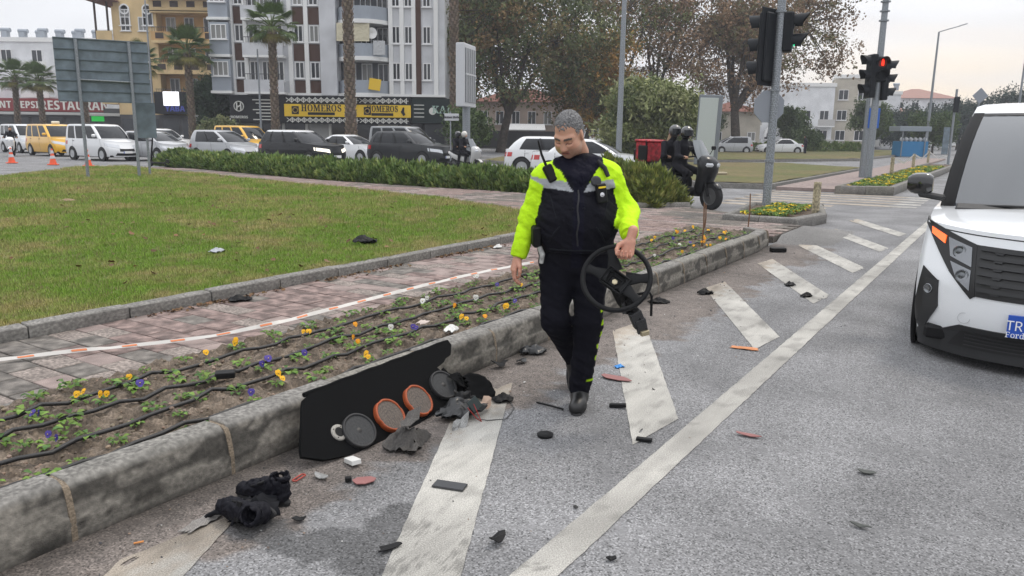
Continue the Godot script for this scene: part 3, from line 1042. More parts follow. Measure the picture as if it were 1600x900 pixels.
func officer() -> void:
	var root := thing("person", "person in a black and hi-vis yellow jacket, head bowed, walking with a steering wheel", "person", Vector3(0.37, 0, -4.40))
	var skin_m := M("skin", 1, 1, 1, 0.52, {"vc": true, "n": "n_grain", "size": 0.12, "ns": 0.12})
	skin_m.subsurf_scatter_enabled = true
	skin_m.subsurf_scatter_strength = 0.12
	var cloth := M("jacket_cloth", 1, 1, 1, 0.7, {"vc": true, "spec": 0.2, "n": "n_fold", "size": 0.42, "ns": 0.9})
	var trouser := M("trouser_cloth", 1, 1, 1, 0.8, {"vc": true, "spec": 0.16, "n": "n_fold", "size": 0.5, "ns": 0.6})
	# --- clothes and body
	var F := Flesh.new()
	var hipR := Vector3(-0.105, 0.93, -0.05)
	var hipL := Vector3(0.095, 0.93, -0.05)
	var kneeR := Vector3(-0.118, 0.545, 0.045)
	var kneeL := Vector3(0.075, 0.525, 0.05)
	var ankR := Vector3(0.03, 0.21, -0.30)
	var ankL := Vector3(0.045, 0.10, -0.005)
	var shR := Vector3(-0.185, 1.352, -0.02)
	var shL := Vector3(0.168, 1.368, -0.02)
	var elR := Vector3(-0.272, 1.12, -0.035)
	var elL := Vector3(0.285, 1.165, -0.01)
	var wrR := Vector3(-0.325, 0.945, 0.01)
	var wrL := Vector3(0.266, 1.085, 0.215)
	# regions: 1 jacket torso, 2 sleeves, 3 trousers, 4 collar
	F.oval(Vector3(0.0, 1.30, -0.01), Vector3(0.0, 1.12, 0.01), 0.158, 0.164, 1.32, 0.86, 1, 0.06)
	F.oval(Vector3(0.0, 1.12, 0.02), Vector3(0.0, 0.985, -0.005), 0.164, 0.162, 1.33, 0.92, 1, 0.03)
	F.blob(Vector3(0.0, 1.12, 0.075), Vector3(0.17, 0.16, 0.095), 1, 0.08)
	F.limb(Vector3(0, -5.055, 0), Vector3(0, -5.055, 0), 6.0, 6.0, 1, 0.012, 1)   # the jacket ends in a straight hem
	F.limb(Vector3(-0.07, 1.385, -0.02), shR, 0.088, 0.08, 1, 0.07)
	F.limb(Vector3(0.06, 1.395, -0.02), shL, 0.088, 0.08, 1, 0.07)
	F.limb(shR, elR, 0.077, 0.061, 2, 0.03)
	F.limb(elR, wrR + (wrR - elR).normalized() * 0.01, 0.060, 0.048, 2, 0.03)
	F.limb(shL, elL, 0.078, 0.063, 2, 0.03)
	F.limb(elL, wrL + (wrL - elL).normalized() * 0.012, 0.063, 0.050, 2, 0.03)
	F.limb(Vector3(-0.062, 1.42, -0.02), Vector3(-0.02, 1.455, -0.075), 0.047, 0.05, 4, 0.04)
	F.limb(Vector3(0.055, 1.425, -0.02), Vector3(0.01, 1.46, -0.075), 0.047, 0.05, 4, 0.04)
	F.limb(Vector3(-0.022, 1.365, 0.10), Vector3(-0.105, 1.435, 0.02), 0.034, 0.040, 4, 0.02)
	F.limb(Vector3(0.015, 1.365, 0.10), Vector3(0.085, 1.44, 0.02), 0.034, 0.040, 4, 0.02)
	F.oval(Vector3(0.0, 0.97, -0.03), Vector3(0.0, 0.90, -0.04), 0.128, 0.135, 1.34, 0.95, 3, 0.006)
	F.limb(hipR, kneeR, 0.112, 0.080, 3, 0.04)
	F.limb(hipL, kneeL, 0.112, 0.082, 3, 0.04)
	F.limb(kneeR, ankR, 0.078, 0.064, 3, 0.04)
	F.limb(kneeL, ankL, 0.080, 0.064, 3, 0.04)
	var fold := noise(61, 1.0, 3)
	var axes := [[elR, 0.16], [elL, 0.17], [kneeL, 0.17], [kneeR, 0.17], [ankL + Vector3(0, 0.06, 0), 0.13], [wrR, 0.10], [wrL, 0.10]]
	F.warp = func(p: Vector3) -> float:
		var amp := 0.005
		for q in axes:
			amp = maxf(amp, 0.016 * (1.0 - p.distance_to(q[0]) / q[1]))
		if p.y > 0.94 and p.y < 1.08 and absf(p.x) < 0.24: amp = maxf(amp, 0.007)
		if p.y < 0.55: amp = maxf(amp, 0.006)
		return amp * fold.get_noise_3d(p.x * 5.0, (p.y + 0.5 * p.x) * 15.0, p.z * 5.0) * 1.8
	var black := Color(0.008, 0.009, 0.013)
	var hiv := Color(0.50, 0.82, 0.022)
	var silver := Color(0.34, 0.35, 0.37)
	var got: Dictionary = F.skin(0.0075, func(p: Vector3, li: int, nn: Vector3) -> Color:
		var r := F.reg[li]
		var w := fold.get_noise_3d(p.x * 6, p.y * 6, p.z * 6) * 0.006
		if r == 4: return black * 1.3
		if r == 3:
			# checked hi-vis seam down the left leg
			var kx := lerpf(hipL.x, kneeL.x, clampf((0.93 - p.y) / 0.4, 0, 1)) if p.y > 0.525 else lerpf(kneeL.x, ankL.x, clampf((0.525 - p.y) / 0.42, 0, 1))
			if p.x > kx + 0.058 and absf(nn.z - 0.1) < 0.45 and nn.x > 0.5 and p.y < 0.62 and p.y > 0.28 and fposmod(p.y, 0.075) < 0.03: return hiv * 0.6
			if p.x > kx + 0.02 and p.y < 0.185 and p.y > 0.172 and nn.x > 0.2: return hiv * 0.6
			return black
		if r == 2:
			if li == 8:
				# black inset at the top of the sleeve
				if nn.x > 0.3 and absf(nn.z) < 0.35 and p.y > 1.28: return black * 1.5
			return hiv
		var chest := 1.285 + 0.12 * absf(p.x) + w
		if p.z < -0.06: chest = 1.27
		if absf(p.x + 0.01) < 0.03 and p.z > 0: return black * 1.3
		if p.y > 1.29 and absf(p.x + 0.01) < 0.03 + (p.y - 1.29) * 0.62: return black * 1.2
		if p.y > chest + 0.05: return hiv
		if p.y > chest: return silver
		return black)
	var jm: MB = got[1]
	for r in [2, 4]:
		jm.v.append_array(got[r].v); jm.n.append_array(got[r].n); jm.c.append_array(got[r].c)
	part(root, "jacket", jm, cloth)
	part(root, "trousers", got[3], trouser)
	# hem and cuffs
	for q in [[elR, wrR, 0.053], [elL, wrL, 0.054]]:
		var d: Vector3 = (q[1] - q[0]).normalized()
		var cuffs := MB.new()
		cuffs.col = hiv * 0.85
		cuffs.tube([q[1] - d * 0.03, q[1] - d * 0.005, q[1] + d * 0.03, q[1] + d * 0.045], [q[2] * 0.98, q[2], q[2] * 0.93, q[2] * 0.84], 20)
		part(root, "cuff", cuffs, cloth)
	# --- head, turned down and to its right
	var H := Flesh.new()
	var k := 0.93
	var blobs := [[0, 0.035, -0.02, 0.079, 0.098, 0.097, 0.03], [0.0, -0.03, 0.025, 0.066, 0.075, 0.07, 0.03]]
	for b in blobs: H.blob(Vector3(b[0], b[1], b[2]) * k, Vector3(b[3], b[4], b[5]) * k, 0, b[6])
	H.limb(Vector3(-0.03, -0.075, 0.03) * k, Vector3(0.03, -0.075, 0.03) * k, 0.042 * k, 0.042 * k, 0, 0.03)
	H.limb(Vector3(0, -0.09, 0.058) * k, Vector3(0, -0.098, 0.062) * k, 0.028 * k, 0.024 * k, 0, 0.025)
	for s: float in [-1.0, 1.0]:
		H.limb(Vector3(s * 0.038, -0.022, 0.062) * k, Vector3(s * 0.045, -0.05, 0.045) * k, 0.026 * k, 0.03 * k, 0, 0.03)
		H.limb(Vector3(s * 0.012, 0.022, 0.082) * k, Vector3(s * 0.05, 0.024, 0.062) * k, 0.013 * k, 0.012 * k, 0, 0.018)
		H.blob(Vector3(s * 0.034, 0.0, 0.086) * k, Vector3(0.017, 0.012, 0.016) * k, 0, 0.012, 1)
		H.blob(Vector3(s * 0.033, -0.001, 0.070) * k, Vector3(0.0155, 0.0145, 0.0145) * k, 0, 0.004)
		H.blob(Vector3(s * 0.080, -0.006, -0.012) * k, Vector3(0.010, 0.034, 0.021) * k, 0, 0.008, 0, Basis.from_euler(Vector3(-0.2, s * 0.35, 0)))
		H.limb(Vector3(s * 0.012, -0.037, 0.096) * k, Vector3(s * 0.014, -0.036, 0.09) * k, 0.0105 * k, 0.009 * k, 0, 0.008)
	H.limb(Vector3(0, 0.012, 0.086) * k, Vector3(0, -0.034, 0.107) * k, 0.0095 * k, 0.0145 * k, 0, 0.014)
	H.limb(Vector3(-0.02, -0.060, 0.083) * k, Vector3(0.02, -0.060, 0.083) * k, 0.0085 * k, 0.0085 * k, 0, 0.01)
	H.limb(Vector3(-0.016, -0.073, 0.083) * k, Vector3(0.016, -0.073, 0.083) * k, 0.009 * k, 0.009 * k, 0, 0.01)
	H.limb(Vector3(-0.022, -0.0665, 0.097) * k, Vector3(0.022, -0.0665, 0.097) * k, 0.0028, 0.0028, 0, 0.004, 1)
	H.limb(Vector3(0, -0.05, -0.035) * k, Vector3(0.0, -0.17, -0.06) * k, 0.062 * k, 0.066 * k, 0, 0.03)
	var hx := Transform3D(Basis.from_euler(Vector3(0.60, -0.50, 0.0), EULER_ORDER_YXZ), Vector3(-0.066, 1.598, 0.05))
	var sk := Color(0.50, 0.275, 0.185)
	var hg := H.skin(0.0032, func(p: Vector3, li: int, nn: Vector3) -> Color:
		var q := p / k
		var c := sk * (1.0 + 0.06 * fold.get_noise_3d(p.x * 60, p.y * 60, p.z * 60))
		c = c.lerp(Color(0.50, 0.20, 0.14), 0.35 * exp(-pow((q - Vector3(0, -0.035, 0.11)).length() / 0.02, 2)))
		for s: float in [-1.0, 1.0]:
			c = c.lerp(Color(0.52, 0.21, 0.15), 0.3 * exp(-pow((q - Vector3(s * 0.048, -0.03, 0.07)).length() / 0.03, 2)))
			if absf(q.x - s * 0.034) < 0.023 and absf(q.y - 0.026 + 0.10 * absf(absf(q.x) - 0.03)) < 0.0062 and q.z > 0.04: c = Color(0.07, 0.055, 0.05)
			if absf(q.x - s * 0.033) < 0.016 and absf(q.y + 0.0075 + 9.0 * pow(q.x - s * 0.033, 2) * -1.0) < 0.0022 and q.z > 0.05: c = Color(0.05, 0.03, 0.025)
		if absf(q.x) < 0.026 and absf(q.y + 0.066) < 0.014 and q.z > 0.075: c = Color(0.40, 0.16, 0.13) if absf(q.y + 0.0665 + 5.0 * q.x * q.x) > 0.0028 else Color(0.10, 0.04, 0.035)
		# close shave
		if q.y < -0.04 and q.y > -0.14 and q.z > -0.01 and not (absf(q.x) < 0.026 and absf(q.y + 0.066) < 0.012): c = c.lerp(Color(0.25, 0.19, 0.165), 0.33)
		return c)
	var body: MB = MB.new()
	for i in hg[0].v.size():
		body.v.append(hx * hg[0].v[i]); body.n.append(hx.basis * hg[0].n[i]); body.c.append(hg[0].c[i])
	# --- hands
	var HF := Flesh.new()
	var dR := (wrR - elR).normalized()
	var bR := Basis.looking_at(Vector3(0.35, 0, 0.9), -dR)   # palm turned in and back
	hand(HF, Transform3D(Basis(Vector3(0.25, 0.05, 0.968), -dR, Vector3(0.968, 0.0, -0.25)).orthonormalized(), wrR + dR * 0.045), 1.0, [0.45, 0.5, 0.55, 0.6, 0.55], 0)
	# left hand: the wheel rim lies across the curled fingers
	var lx := Transform3D(Basis(Vector3(0.86, -0.15, 0.35), Vector3(0.05, 0.94, -0.34), Vector3(-0.3, 0.25, 0.92)).orthonormalized(), wrL + Vector3(0.0, -0.035, 0.075))
	hand(HF, lx, -1.0, [0.95, 1.0, 1.0, 1.05, 0.8], 0, 1.02)
	var gg := HF.skin(0.0034, func(p: Vector3, li: int, nn: Vector3) -> Color:
		return Color(0.50, 0.25, 0.175) * (1.0 + 0.14 * fold.get_noise_3d(p.x * 40, p.y * 40, p.z * 40)))
	body.v.append_array(gg[0].v); body.n.append_array(gg[0].n); body.c.append_array(gg[0].c)
	part(root, "body", body, skin_m)
	# --- hair: cropped, grey, receding at the temples
	var hr := Flesh.new()
	hr.blob(Vector3(0, 0.038, -0.024) * k, Vector3(0.0825, 0.102, 0.100) * k, 0, 0.02)
	hr.blob(Vector3(0, -0.03, -0.075) * k, Vector3(0.06, 0.055, 0.05) * k, 0, 0.03)
	hr.blob(Vector3(0, -0.045, 0.10) * k, Vector3(0.10, 0.115, 0.105) * k, 0, 0.012, 1)
	hr.blob(Vector3(0, -0.125, 0.0) * k, Vector3(0.12, 0.085, 0.12) * k, 0, 0.01, 1)
	for s: float in [-1.0, 1.0]:
		hr.blob(Vector3(s * 0.055, 0.06, 0.085) * k, Vector3(0.03, 0.035, 0.05) * k, 0, 0.012, 1)
		hr.blob(Vector3(s * 0.085, -0.01, -0.005) * k, Vector3(0.03, 0.035, 0.024) * k, 0, 0.008, 1)
	hr.warp = func(p: Vector3) -> float: return 0.007 * fold.get_noise_3d(p.x * 85, p.y * 60, p.z * 85)
	var hh := hr.skin(0.0032, func(p: Vector3, li: int, nn: Vector3) -> Color:
		var g := 0.155 + 0.13 * fold.get_noise_3d(p.x * 90, p.y * 130, p.z * 60) + 0.35 * maxf(0.0, -p.y - 0.0)
		return Color(g, g * 0.99, g * 1.0))
	var hm := MB.new()
	for i in hh[0].v.size():
		hm.v.append(hx * hh[0].v[i]); hm.n.append(hx.basis * hh[0].n[i]); hm.c.append(hh[0].c[i])
	part(root, "hair", hm, M("hair", 1, 1, 1, 0.7, {"vc": true, "n": "n_grain", "size": 0.04, "ns": 1.0}))
	# --- shoes
	for q in [[ankL + Vector3(0, -0.03, 0.0), Vector3(-0.03, -0.005, 0.16), 0.0, "L"], [ankR + Vector3(0.005, -0.03, -0.01), Vector3(0.01, -0.125, 0.115), 0.75, "R"]]:
		var S := Flesh.new()
		var a: Vector3 = q[0]
		var d: Vector3 = q[1]
		var dn := d.normalized()
		var side := Vector3.UP.cross(dn).normalized()
		var upv := dn.cross(side)
		var ctr: Vector3 = a - upv * 0.028
		S.limb(a + upv * 0.05, a - upv * 0.01, 0.052, 0.05, 0, 0.03)
		S.limb(ctr - dn * 0.025, ctr + dn * 0.13, 0.042, 0.040, 0, 0.03)
		S.limb(ctr + dn * 0.11 + side * 0.012 - upv * 0.006, ctr + dn * 0.15 - side * 0.01 - upv * 0.006, 0.040, 0.036, 0, 0.03)
		S.limb(a + dn * 0.02, ctr + dn * 0.1 + upv * 0.012, 0.045, 0.034, 0, 0.03)
		var sg := S.skin(0.006, func(_p: Vector3, _l: int, _n: Vector3) -> Color: return Color(0.012, 0.012, 0.013))
		var sh := part(root, "shoe", sg[0], M("shoe_leather", 1, 1, 1, 0.38, {"vc": true, "n": "n_grain", "size": 0.2, "ns": 0.15}))
		var sole := MB.new()
		sole.col = Color(0.014, 0.014, 0.014)
		var rings := []
		for lv: Array in [[-0.072, 1.0], [-0.05, 1.05], [-0.042, 1.0]]:
			var ring := PackedVector3Array()
			for j in 24:
				var an := TAU * j / 24
				var fx := cos(an)
				var w := 0.046 + 0.006 * fx
				ring.append(ctr + dn * (0.058 + fx * 0.135 * lv[1]) + side * sin(an) * w * lv[1] + upv * (lv[0] + (0.018 if fx > 0.8 else 0.0) + 0.0))
			rings.append(ring)
		sole.loft(rings, true, false)
		part(sh, "sole", sole, ms["rubber"])
		var lace := MB.new()
		lace.col = Color(0.02, 0.02, 0.02)
		for i in 5:
			var o: Vector3 = a + dn * (0.035 + 0.02 * i) + upv * (0.036 - 0.012 * i)
			lace.tube([o - side * 0.022, o + upv * 0.008, o + side * 0.022], 0.003, 5)
		part(sh, "laces", lace, ms["plain"])
	# --- kit on the jacket: zip, pocket flaps, seams laid on its surface
	var all := PackedInt32Array(range(F.a.size()))
	var on := func(x: float, y: float) -> Vector3:
		var z := 0.34
		while z > 0.0 and F.dist(Vector3(x, y, z), all) > 0.0: z -= 0.004
		return Vector3(x, y, z + 0.002)
	var seam := M("seam_black", 0.014, 0.015, 0.019, 0.7, {"spec": 0.2})
	part(root, "zip", MB.new().tube(range(12).map(func(i): return on.call(-0.012 + 0.004 * sin(i * 1.3), 1.30 - i * 0.028)), 0.005, 6), M("zip_metal", 0.018, 0.018, 0.02, 0.5))
	for sx: float in [-1.0, 1.0]:
		part(root, "pocket_welt", MB.new().tube([on.call(sx * 0.10 - 0.01, 1.10), on.call(sx * 0.13 - 0.01, 1.06), on.call(sx * 0.155 - 0.01, 1.01)], 0.0055, 6), seam)
		part(root, "seam", MB.new().tube(range(8).map(func(i): return on.call(sx * (0.165 - 0.005 * i), 1.27 - i * 0.018)), 0.0035, 5), seam)
		part(root, "snap", MB.new().lathe([Vector2(0, 0), Vector2(0.008, 0.001), Vector2(0.007, 0.004), Vector2(0, 0.005)], 10, true, Basis(Vector3.RIGHT, PI / 2), on.call(sx * 0.03 - 0.01, 1.20)), seam)
	part(root, "hem_band", MB.new().tube(range(13).map(func(i): return on.call(-0.16 + i * 0.0267, 0.965)), 0.005, 6), seam)
	var kit := MB.new()
	kit.box(Vector3(0.115, 1.285, 0.155), Vector3(0.06, 0.105, 0.026), 0.006, Basis.from_euler(Vector3(-0.12, 0.25, 0.12)))
	var bc := part(root, "body_camera", kit, ms["black_plastic"])
	kit = MB.new()
	kit.col = Color(0.75, 0.55, 0.02)
	kit.box(Vector3(0.117, 1.318, 0.1675), Vector3(0.042, 0.010, 0.006), 0.001, Basis.from_euler(Vector3(-0.12, 0.25, 0.12)))
	part(bc, "yellow_mark", kit, ms["plain"])
	kit = MB.new()
	kit.lathe([Vector2(0, 0), Vector2(0.013, 0), Vector2(0.013, 0.006), Vector2(0.0, 0.008)], 14, false, Basis.from_euler(Vector3(PI / 2 - 0.1, 0.25, 0)), Vector3(0.117, 1.278, 0.168))
	part(bc, "lens", kit, ms["chrome"])
	kit = MB.new()
	kit.lathe([Vector2(0, 0), Vector2(0.030, 0), Vector2(0.030, 0.006), Vector2(0.022, 0.01), Vector2(0.0, 0.011)], 20, false, Basis.from_euler(Vector3(PI / 2 - 0.25, 0.2, 0)), Vector3(0.085, 1.348, 0.128))
	part(root, "badge", kit, M("badge", 0.03, 0.03, 0.035, 0.35, {"metal": 0.3}))
	kit = MB.new()
	kit.box(Vector3(-0.165, 1.385, 0.075), Vector3(0.055, 0.10, 0.035), 0.007, Basis.from_euler(Vector3(-0.3, 0.1, 0.45)))
	kit.tube([Vector3(-0.185, 1.42, 0.065), Vector3(-0.215, 1.49, 0.06), Vector3(-0.235, 1.565, 0.055)], [0.008, 0.007, 0.005], 8)
	part(root, "radio", kit, ms["black_plastic"])
	kit = MB.new()
	kit.tube([Vector3(0.10, 1.455, 0.055), Vector3(0.135, 1.42, 0.09), Vector3(0.155, 1.375, 0.105)], [0.014, 0.014, 0.012], 8)
	kit.box(Vector3(0.14, 1.45, -0.01), Vector3(0.10, 0.012, 0.045), 0.004, Basis.from_euler(Vector3(0, 0.1, -0.2)))
	part(root, "shoulder_strap", kit, M("strap", 0.012, 0.012, 0.014, 0.8))
	kit = MB.new()
	kit.box(Vector3(-0.235, 1.03, 0.06), Vector3(0.05, 0.12, 0.07), 0.01, Basis.from_euler(Vector3(0.1, 0.2, 0.05)))
	part(root, "holster", kit, ms["black_plastic"])
	kit = MB.new()
	kit.col = Color(0.55, 0.55, 0.53)
	kit.tube([Vector3(-0.225, 0.99, 0.06), Vector3(-0.2, 0.93, 0.09), Vector3(-0.205, 0.88, 0.085)], [0.014, 0.016, 0.012], 8)
	part(root, "glove_tip", kit, ms["plain_rough"])

func steering_wheel() -> void:
	# the wheel's own frame: y out of the hub towards the driver
	var nn := Vector3(-0.176, 0.484, 0.857).normalized()
	var xx := Vector3(0.94, 0.34, 0.0)
	xx = (xx - nn * xx.dot(nn)).normalized()
	var root := thing("steering_wheel", "torn out black steering wheel with its bracket, held in the walking person's left hand", "steering wheel", Vector3(0.559, 0.848, -4.05))
	root.transform.basis = Basis(xx, nn, xx.cross(nn))
	var path := []
	for i in 65:
		var an := TAU * i / 64
		path.append(Vector3(cos(an) * 0.180, 0.0, sin(an) * 0.180))
	var m := M("wheel_skin", 0.014, 0.0145, 0.016, 0.55, {"spec": 0.3, "tex": "grain", "size": 0.1, "n": "n_grain", "ns": 0.3})
	var mb := MB.new()
	var rings := []
	for i in 64:
		var an := TAU * i / 64
		var ring := PackedVector3Array()
		for j in 12:
			var b := TAU * j / 12
			var r := 0.0138 + (0.001 * sin(an * 26.0) if sin(b) < 0 else 0.0)
			ring.append(Vector3(cos(an) * (0.18 + cos(b) * r), sin(b) * r * 1.1, sin(an) * (0.18 + cos(b) * r)))
		rings.append(ring)
	rings.append(rings[0])
	mb.loft(rings, false)
	part(root, "rim", mb, m)
	# spokes: two wide ones a little above the middle, two at the lower side
	for a: Array in [[-140.0, 0.032], [-80.0, 0.034], [20.0, 0.034], [68.0, 0.032]]:
		var d := Vector3(cos(deg_to_rad(a[0])), 0, sin(deg_to_rad(a[0])))
		var s := Vector3(-d.z, 0, d.x)
		rings = []
		for t: Array in [[0.05, 1.25, -0.018], [0.09, 1.0, -0.012], [0.13, 0.72, -0.006], [0.176, 0.9, 0.0]]:
			var ring := PackedVector3Array()
			for j in 10:
				var b := TAU * j / 10
				ring.append(d * t[0] + s * cos(b) * a[1] * t[1] + Vector3(0, t[2] + sin(b) * 0.009, 0))
			rings.append(ring)
		part(root, "spoke", MB.new().loft(rings), m)
	# hub: an open tray with walls
	mb = MB.new()
	var w := 0.068
	var h := 0.048
	mb.box(Vector3(0, -0.040, 0.012), Vector3(w * 2, 0.010, h * 2), 0.003)
	for e: Array in [[Vector3(-w, -0.020, 0.012), Vector3(0.009, 0.048, h * 2)], [Vector3(w, -0.020, 0.012), Vector3(0.009, 0.048, h * 2)], [Vector3(0, -0.020, 0.012 - h), Vector3(w * 2.12, 0.046, 0.009)], [Vector3(0, -0.022, 0.012 + h), Vector3(w * 2.12, 0.040, 0.009)]]:
		mb.box(e[0], e[1], 0.003)
	var hub := part(root, "hub", mb, m, Vector3.ZERO, Basis(Vector3.UP, deg_to_rad(-57.0)))
	mb = MB.new()
	for e: Array in [[Vector3(0.0, -0.03, -0.012), Vector3(0.07, 0.010, 0.006)], [Vector3(0.0, -0.03, 0.040), Vector3(0.07, 0.010, 0.006)], [Vector3(-0.036, -0.028, 0.014), Vector3(0.006, 0.014, 0.058)], [Vector3(0.036, -0.028, 0.014), Vector3(0.006, 0.014, 0.058)]]:
		mb.box(e[0], e[1], 0.001)
	part(hub, "inner_frame", mb, ms["black_plastic"])
	mb = MB.new()
	mb.lathe([Vector2(0, -0.034), Vector2(0.016, -0.034), Vector2(0.016, -0.024), Vector2(0.010, -0.022), Vector2(0.0, -0.022)], 6, false, Basis.IDENTITY, Vector3(0, 0, 0.016))
	part(hub, "centre_nut", mb, M("nut", 0.5, 0.44, 0.3, 0.35, {"metal": 0.8}))
	# torn column, bracket and lever hanging behind
	var inv := root.transform.basis.inverse()
	var g := func(x: float, y: float, z: float) -> Vector3: return inv * Vector3(x, y, z)
	mb = MB.new()
	mb.tube([g.call(0.01, -0.03, -0.03), g.call(0.06, -0.13, -0.08), g.call(0.10, -0.20, -0.09)], [0.052, 0.050, 0.036], 10)
	mb.tube([g.call(0.07, -0.11, -0.02), g.call(0.115, -0.19, -0.05), g.call(0.145, -0.25, -0.05)], [0.022, 0.026, 0.020], 8)
	part(root, "column_shroud", mb, ms["black_plastic"])
	mb = MB.new()
	mb.box(g.call(0.13, -0.235, -0.05), Vector3(0.07, 0.10, 0.04), 0.004, inv * Basis.from_euler(Vector3(0.2, 0.3, 0.5)))
	mb.box(g.call(0.155, -0.275, -0.05), Vector3(0.06, 0.085, 0.02), 0.002, inv * Basis.from_euler(Vector3(0.2, 0.3, 0.35)))
	mb.box(g.call(0.05, -0.17, -0.06), Vector3(0.02, 0.07, 0.05), 0.002, inv * Basis.from_euler(Vector3(0.2, 0.1, 0.2)))
	part(root, "torn_bracket", mb, M("bracket", 0.10, 0.10, 0.105, 0.4, {"metal": 0.7, "tex": "conc", "size": 0.1}))
	mb = MB.new()
	mb.box(g.call(0.175, -0.315, -0.05), Vector3(0.05, 0.028, 0.024), 0.003, inv * Basis.from_euler(Vector3(0.1, 0.4, 0.15)))
	part(root, "lock_barrel", mb, M("brass", 0.42, 0.36, 0.24, 0.45, {"metal": 0.6}))
	mb = MB.new()
	mb.tube([g.call(0.10, -0.10, -0.03), g.call(0.15, -0.085, -0.02), g.call(0.185, -0.08, -0.02), g.call(0.198, -0.10, -0.02), g.call(0.200, -0.21, -0.02)], 0.0075, 8)
	part(root, "stalk", mb, ms["black_plastic"])

# ---------------------------------------------------------------- speaker shelf and debris
func speaker_box() -> void:
	var root := thing("speaker_panel", "torn black carpeted panel holding four round speakers and a tweeter, leaning on the kerb", "speaker panel", R(2.45, -2.90, 0.285), YAW)
	# board frame: x along the road, y up the slanted face, z out of it
	var dn := Vector3(0, -0.29, 0.26).normalized()
	var B := Basis(Vector3.RIGHT, -dn, Vector3.RIGHT.cross(-dn))
	var at := func(p: float, q: float, z := 0.0) -> Vector3: return B * Vector3(p, -q, z)
	var carpet := M("carpet", 0.010, 0.0102, 0.0108, 0.97, {"tex": "grain", "size": 0.15, "n": "n_grain", "ns": 0.8, "spec": 0.2})
	var out := PackedVector2Array()
	for q: Vector2 in [Vector2(-0.105, 0.285), Vector2(-0.09, 0.25), Vector2(0.055, 0.04), Vector2(0.075, 0.018), Vector2(0.13, 0.0), Vector2(0.45, -0.008), Vector2(0.9, -0.015), Vector2(1.30, -0.03), Vector2(1.305, 0.01), Vector2(1.262, 0.055), Vector2(1.245, 0.07), Vector2(1.19, 0.078), Vector2(1.15, 0.10), Vector2(1.07, 0.115), Vector2(1.085, 0.14), Vector2(1.11, 0.15), Vector2(1.12, 0.13), Vector2(1.135, 0.175), Vector2(1.17, 0.2), Vector2(1.16, 0.24), Vector2(1.25, 0.30), Vector2(1.27, 0.36), Vector2(1.22, 0.37), Vector2(1.20, 0.395), Vector2(1.15, 0.37), Vector2(1.0, 0.385), Vector2(0.9, 0.36), Vector2(0.72, 0.375), Vector2(0.64, 0.40), Vector2(0.52, 0.385), Vector2(0.4, 0.39), Vector2(0.3, 0.392), Vector2(0.2, 0.385), Vector2(0.0, 0.345), Vector2(-0.06, 0.31)]:
		out.append(Vector2(q.x, -q.y))
	var mb := MB.new()
	mb.t = Transform3D(B, Vector3.ZERO)
	mb.prism(out, -0.022, 0.0)
	# a rolled carpet lip along the top edge
	var lip := []
	for i in 30:
		var p := 0.10 + i * 0.0414
		lip.append(Vector3(p, 0.004 + 0.02 * (p / 1.3) * 1.0 - 0.002 * sin(p * 30.0), -0.011))
	mb.tube(lip, 0.013, 8)
	part(root, "board", mb, carpet)
	var cone_m := M("cone_grey", 0.165, 0.135, 0.115, 0.8, {"tex": "conc", "size": 0.2, "n": "n_grain", "ns": 0.2})
	var cone_d := M("cone_dark", 0.045, 0.047, 0.05, 0.7, {"tex": "conc", "size": 0.2})
	var orange := M("orange_ring", 0.50, 0.10, 0.025, 0.55, {"tex": "conc", "size": 0.1})
	var sp := [[0.268, 0.285, 0.097, 0, "speaker"], [0.511, 0.275, 0.098, 1, "speaker"], [0.760, 0.262, 0.098, 1, "speaker"], [1.012, 0.236, 0.094, 0, "speaker"]]
	for s in sp:
		var r: float = s[2]
		var tilt := B * Basis(Vector3.RIGHT, PI / 2)  # lathe axis y > out of the board
		var c: Vector3 = at.call(s[0], s[1], 0.014)
		var yaw := Basis(Vector3.UP, -0.10 if s[3] == 0 else 0.05)
		tilt = yaw * tilt
		var rim := MB.new()
		var prof := [Vector2(r * 0.86, -0.004), Vector2(r * 0.86, 0.012), Vector2(r * 0.92, 0.016), Vector2(r * 0.99, 0.014), Vector2(r, 0.0), Vector2(r * 0.99, -0.014)]
		if s[3] == 1:
			# the rim is scalloped like a pressed basket
			var rings := []
			for q: Vector2 in prof:
				var ring := PackedVector3Array()
				for j in 48:
					var a := TAU * j / 48
					var k := 1.0 - (0.045 if q.x > r * 0.9 and fposmod(a, PI / 2) > 1.25 else 0.0) + 0.012 * n1.get_noise_2d(j * 20.0, r * 90)
					ring.append(tilt * Vector3(cos(a) * q.x * k, q.y, sin(a) * q.x * k))
				rings.append(ring)
			rim.loft(rings, false)
		else:
			rim.lathe(prof, 36, true, tilt)
		var spk := part(root, "speaker", rim, orange if s[3] == 1 else M("speaker_rim", 0.02, 0.02, 0.021, 0.6), c)
		var cone := MB.new()
		var cp := [Vector2(r * 0.90, 0.008), Vector2(r * 0.84, 0.010), Vector2(r * 0.79, 0.003), Vector2(r * 0.77, 0.0)]
		for i in 7: cp.append(Vector2(r * (0.76 - 0.075 * i), -0.0019 * i - (0.0012 if i % 2 else 0.0)))
		cone.lathe(cp, 36, true, tilt)
		part(spk, "cone", cone, cone_m if s[3] == 1 else cone_d)
		var cap := MB.new()
		if s[3] == 1:
			cap.lathe([Vector2(r * 0.31, -0.012), Vector2(r * 0.30, 0.006), Vector2(r * 0.26, 0.009), Vector2(r * 0.21, 0.004), Vector2(r * 0.18, -0.008), Vector2(0.0, -0.009)], 24, true, tilt)
		else:
			cap.lathe([Vector2(r * 0.36, -0.012), Vector2(r * 0.3, 0.002), Vector2(r * 0.16, 0.008), Vector2(0.0, 0.010)], 24, true, tilt)
		part(spk, "dust_cap", cap, M("cap_dark", 0.022, 0.021, 0.021, 0.5))
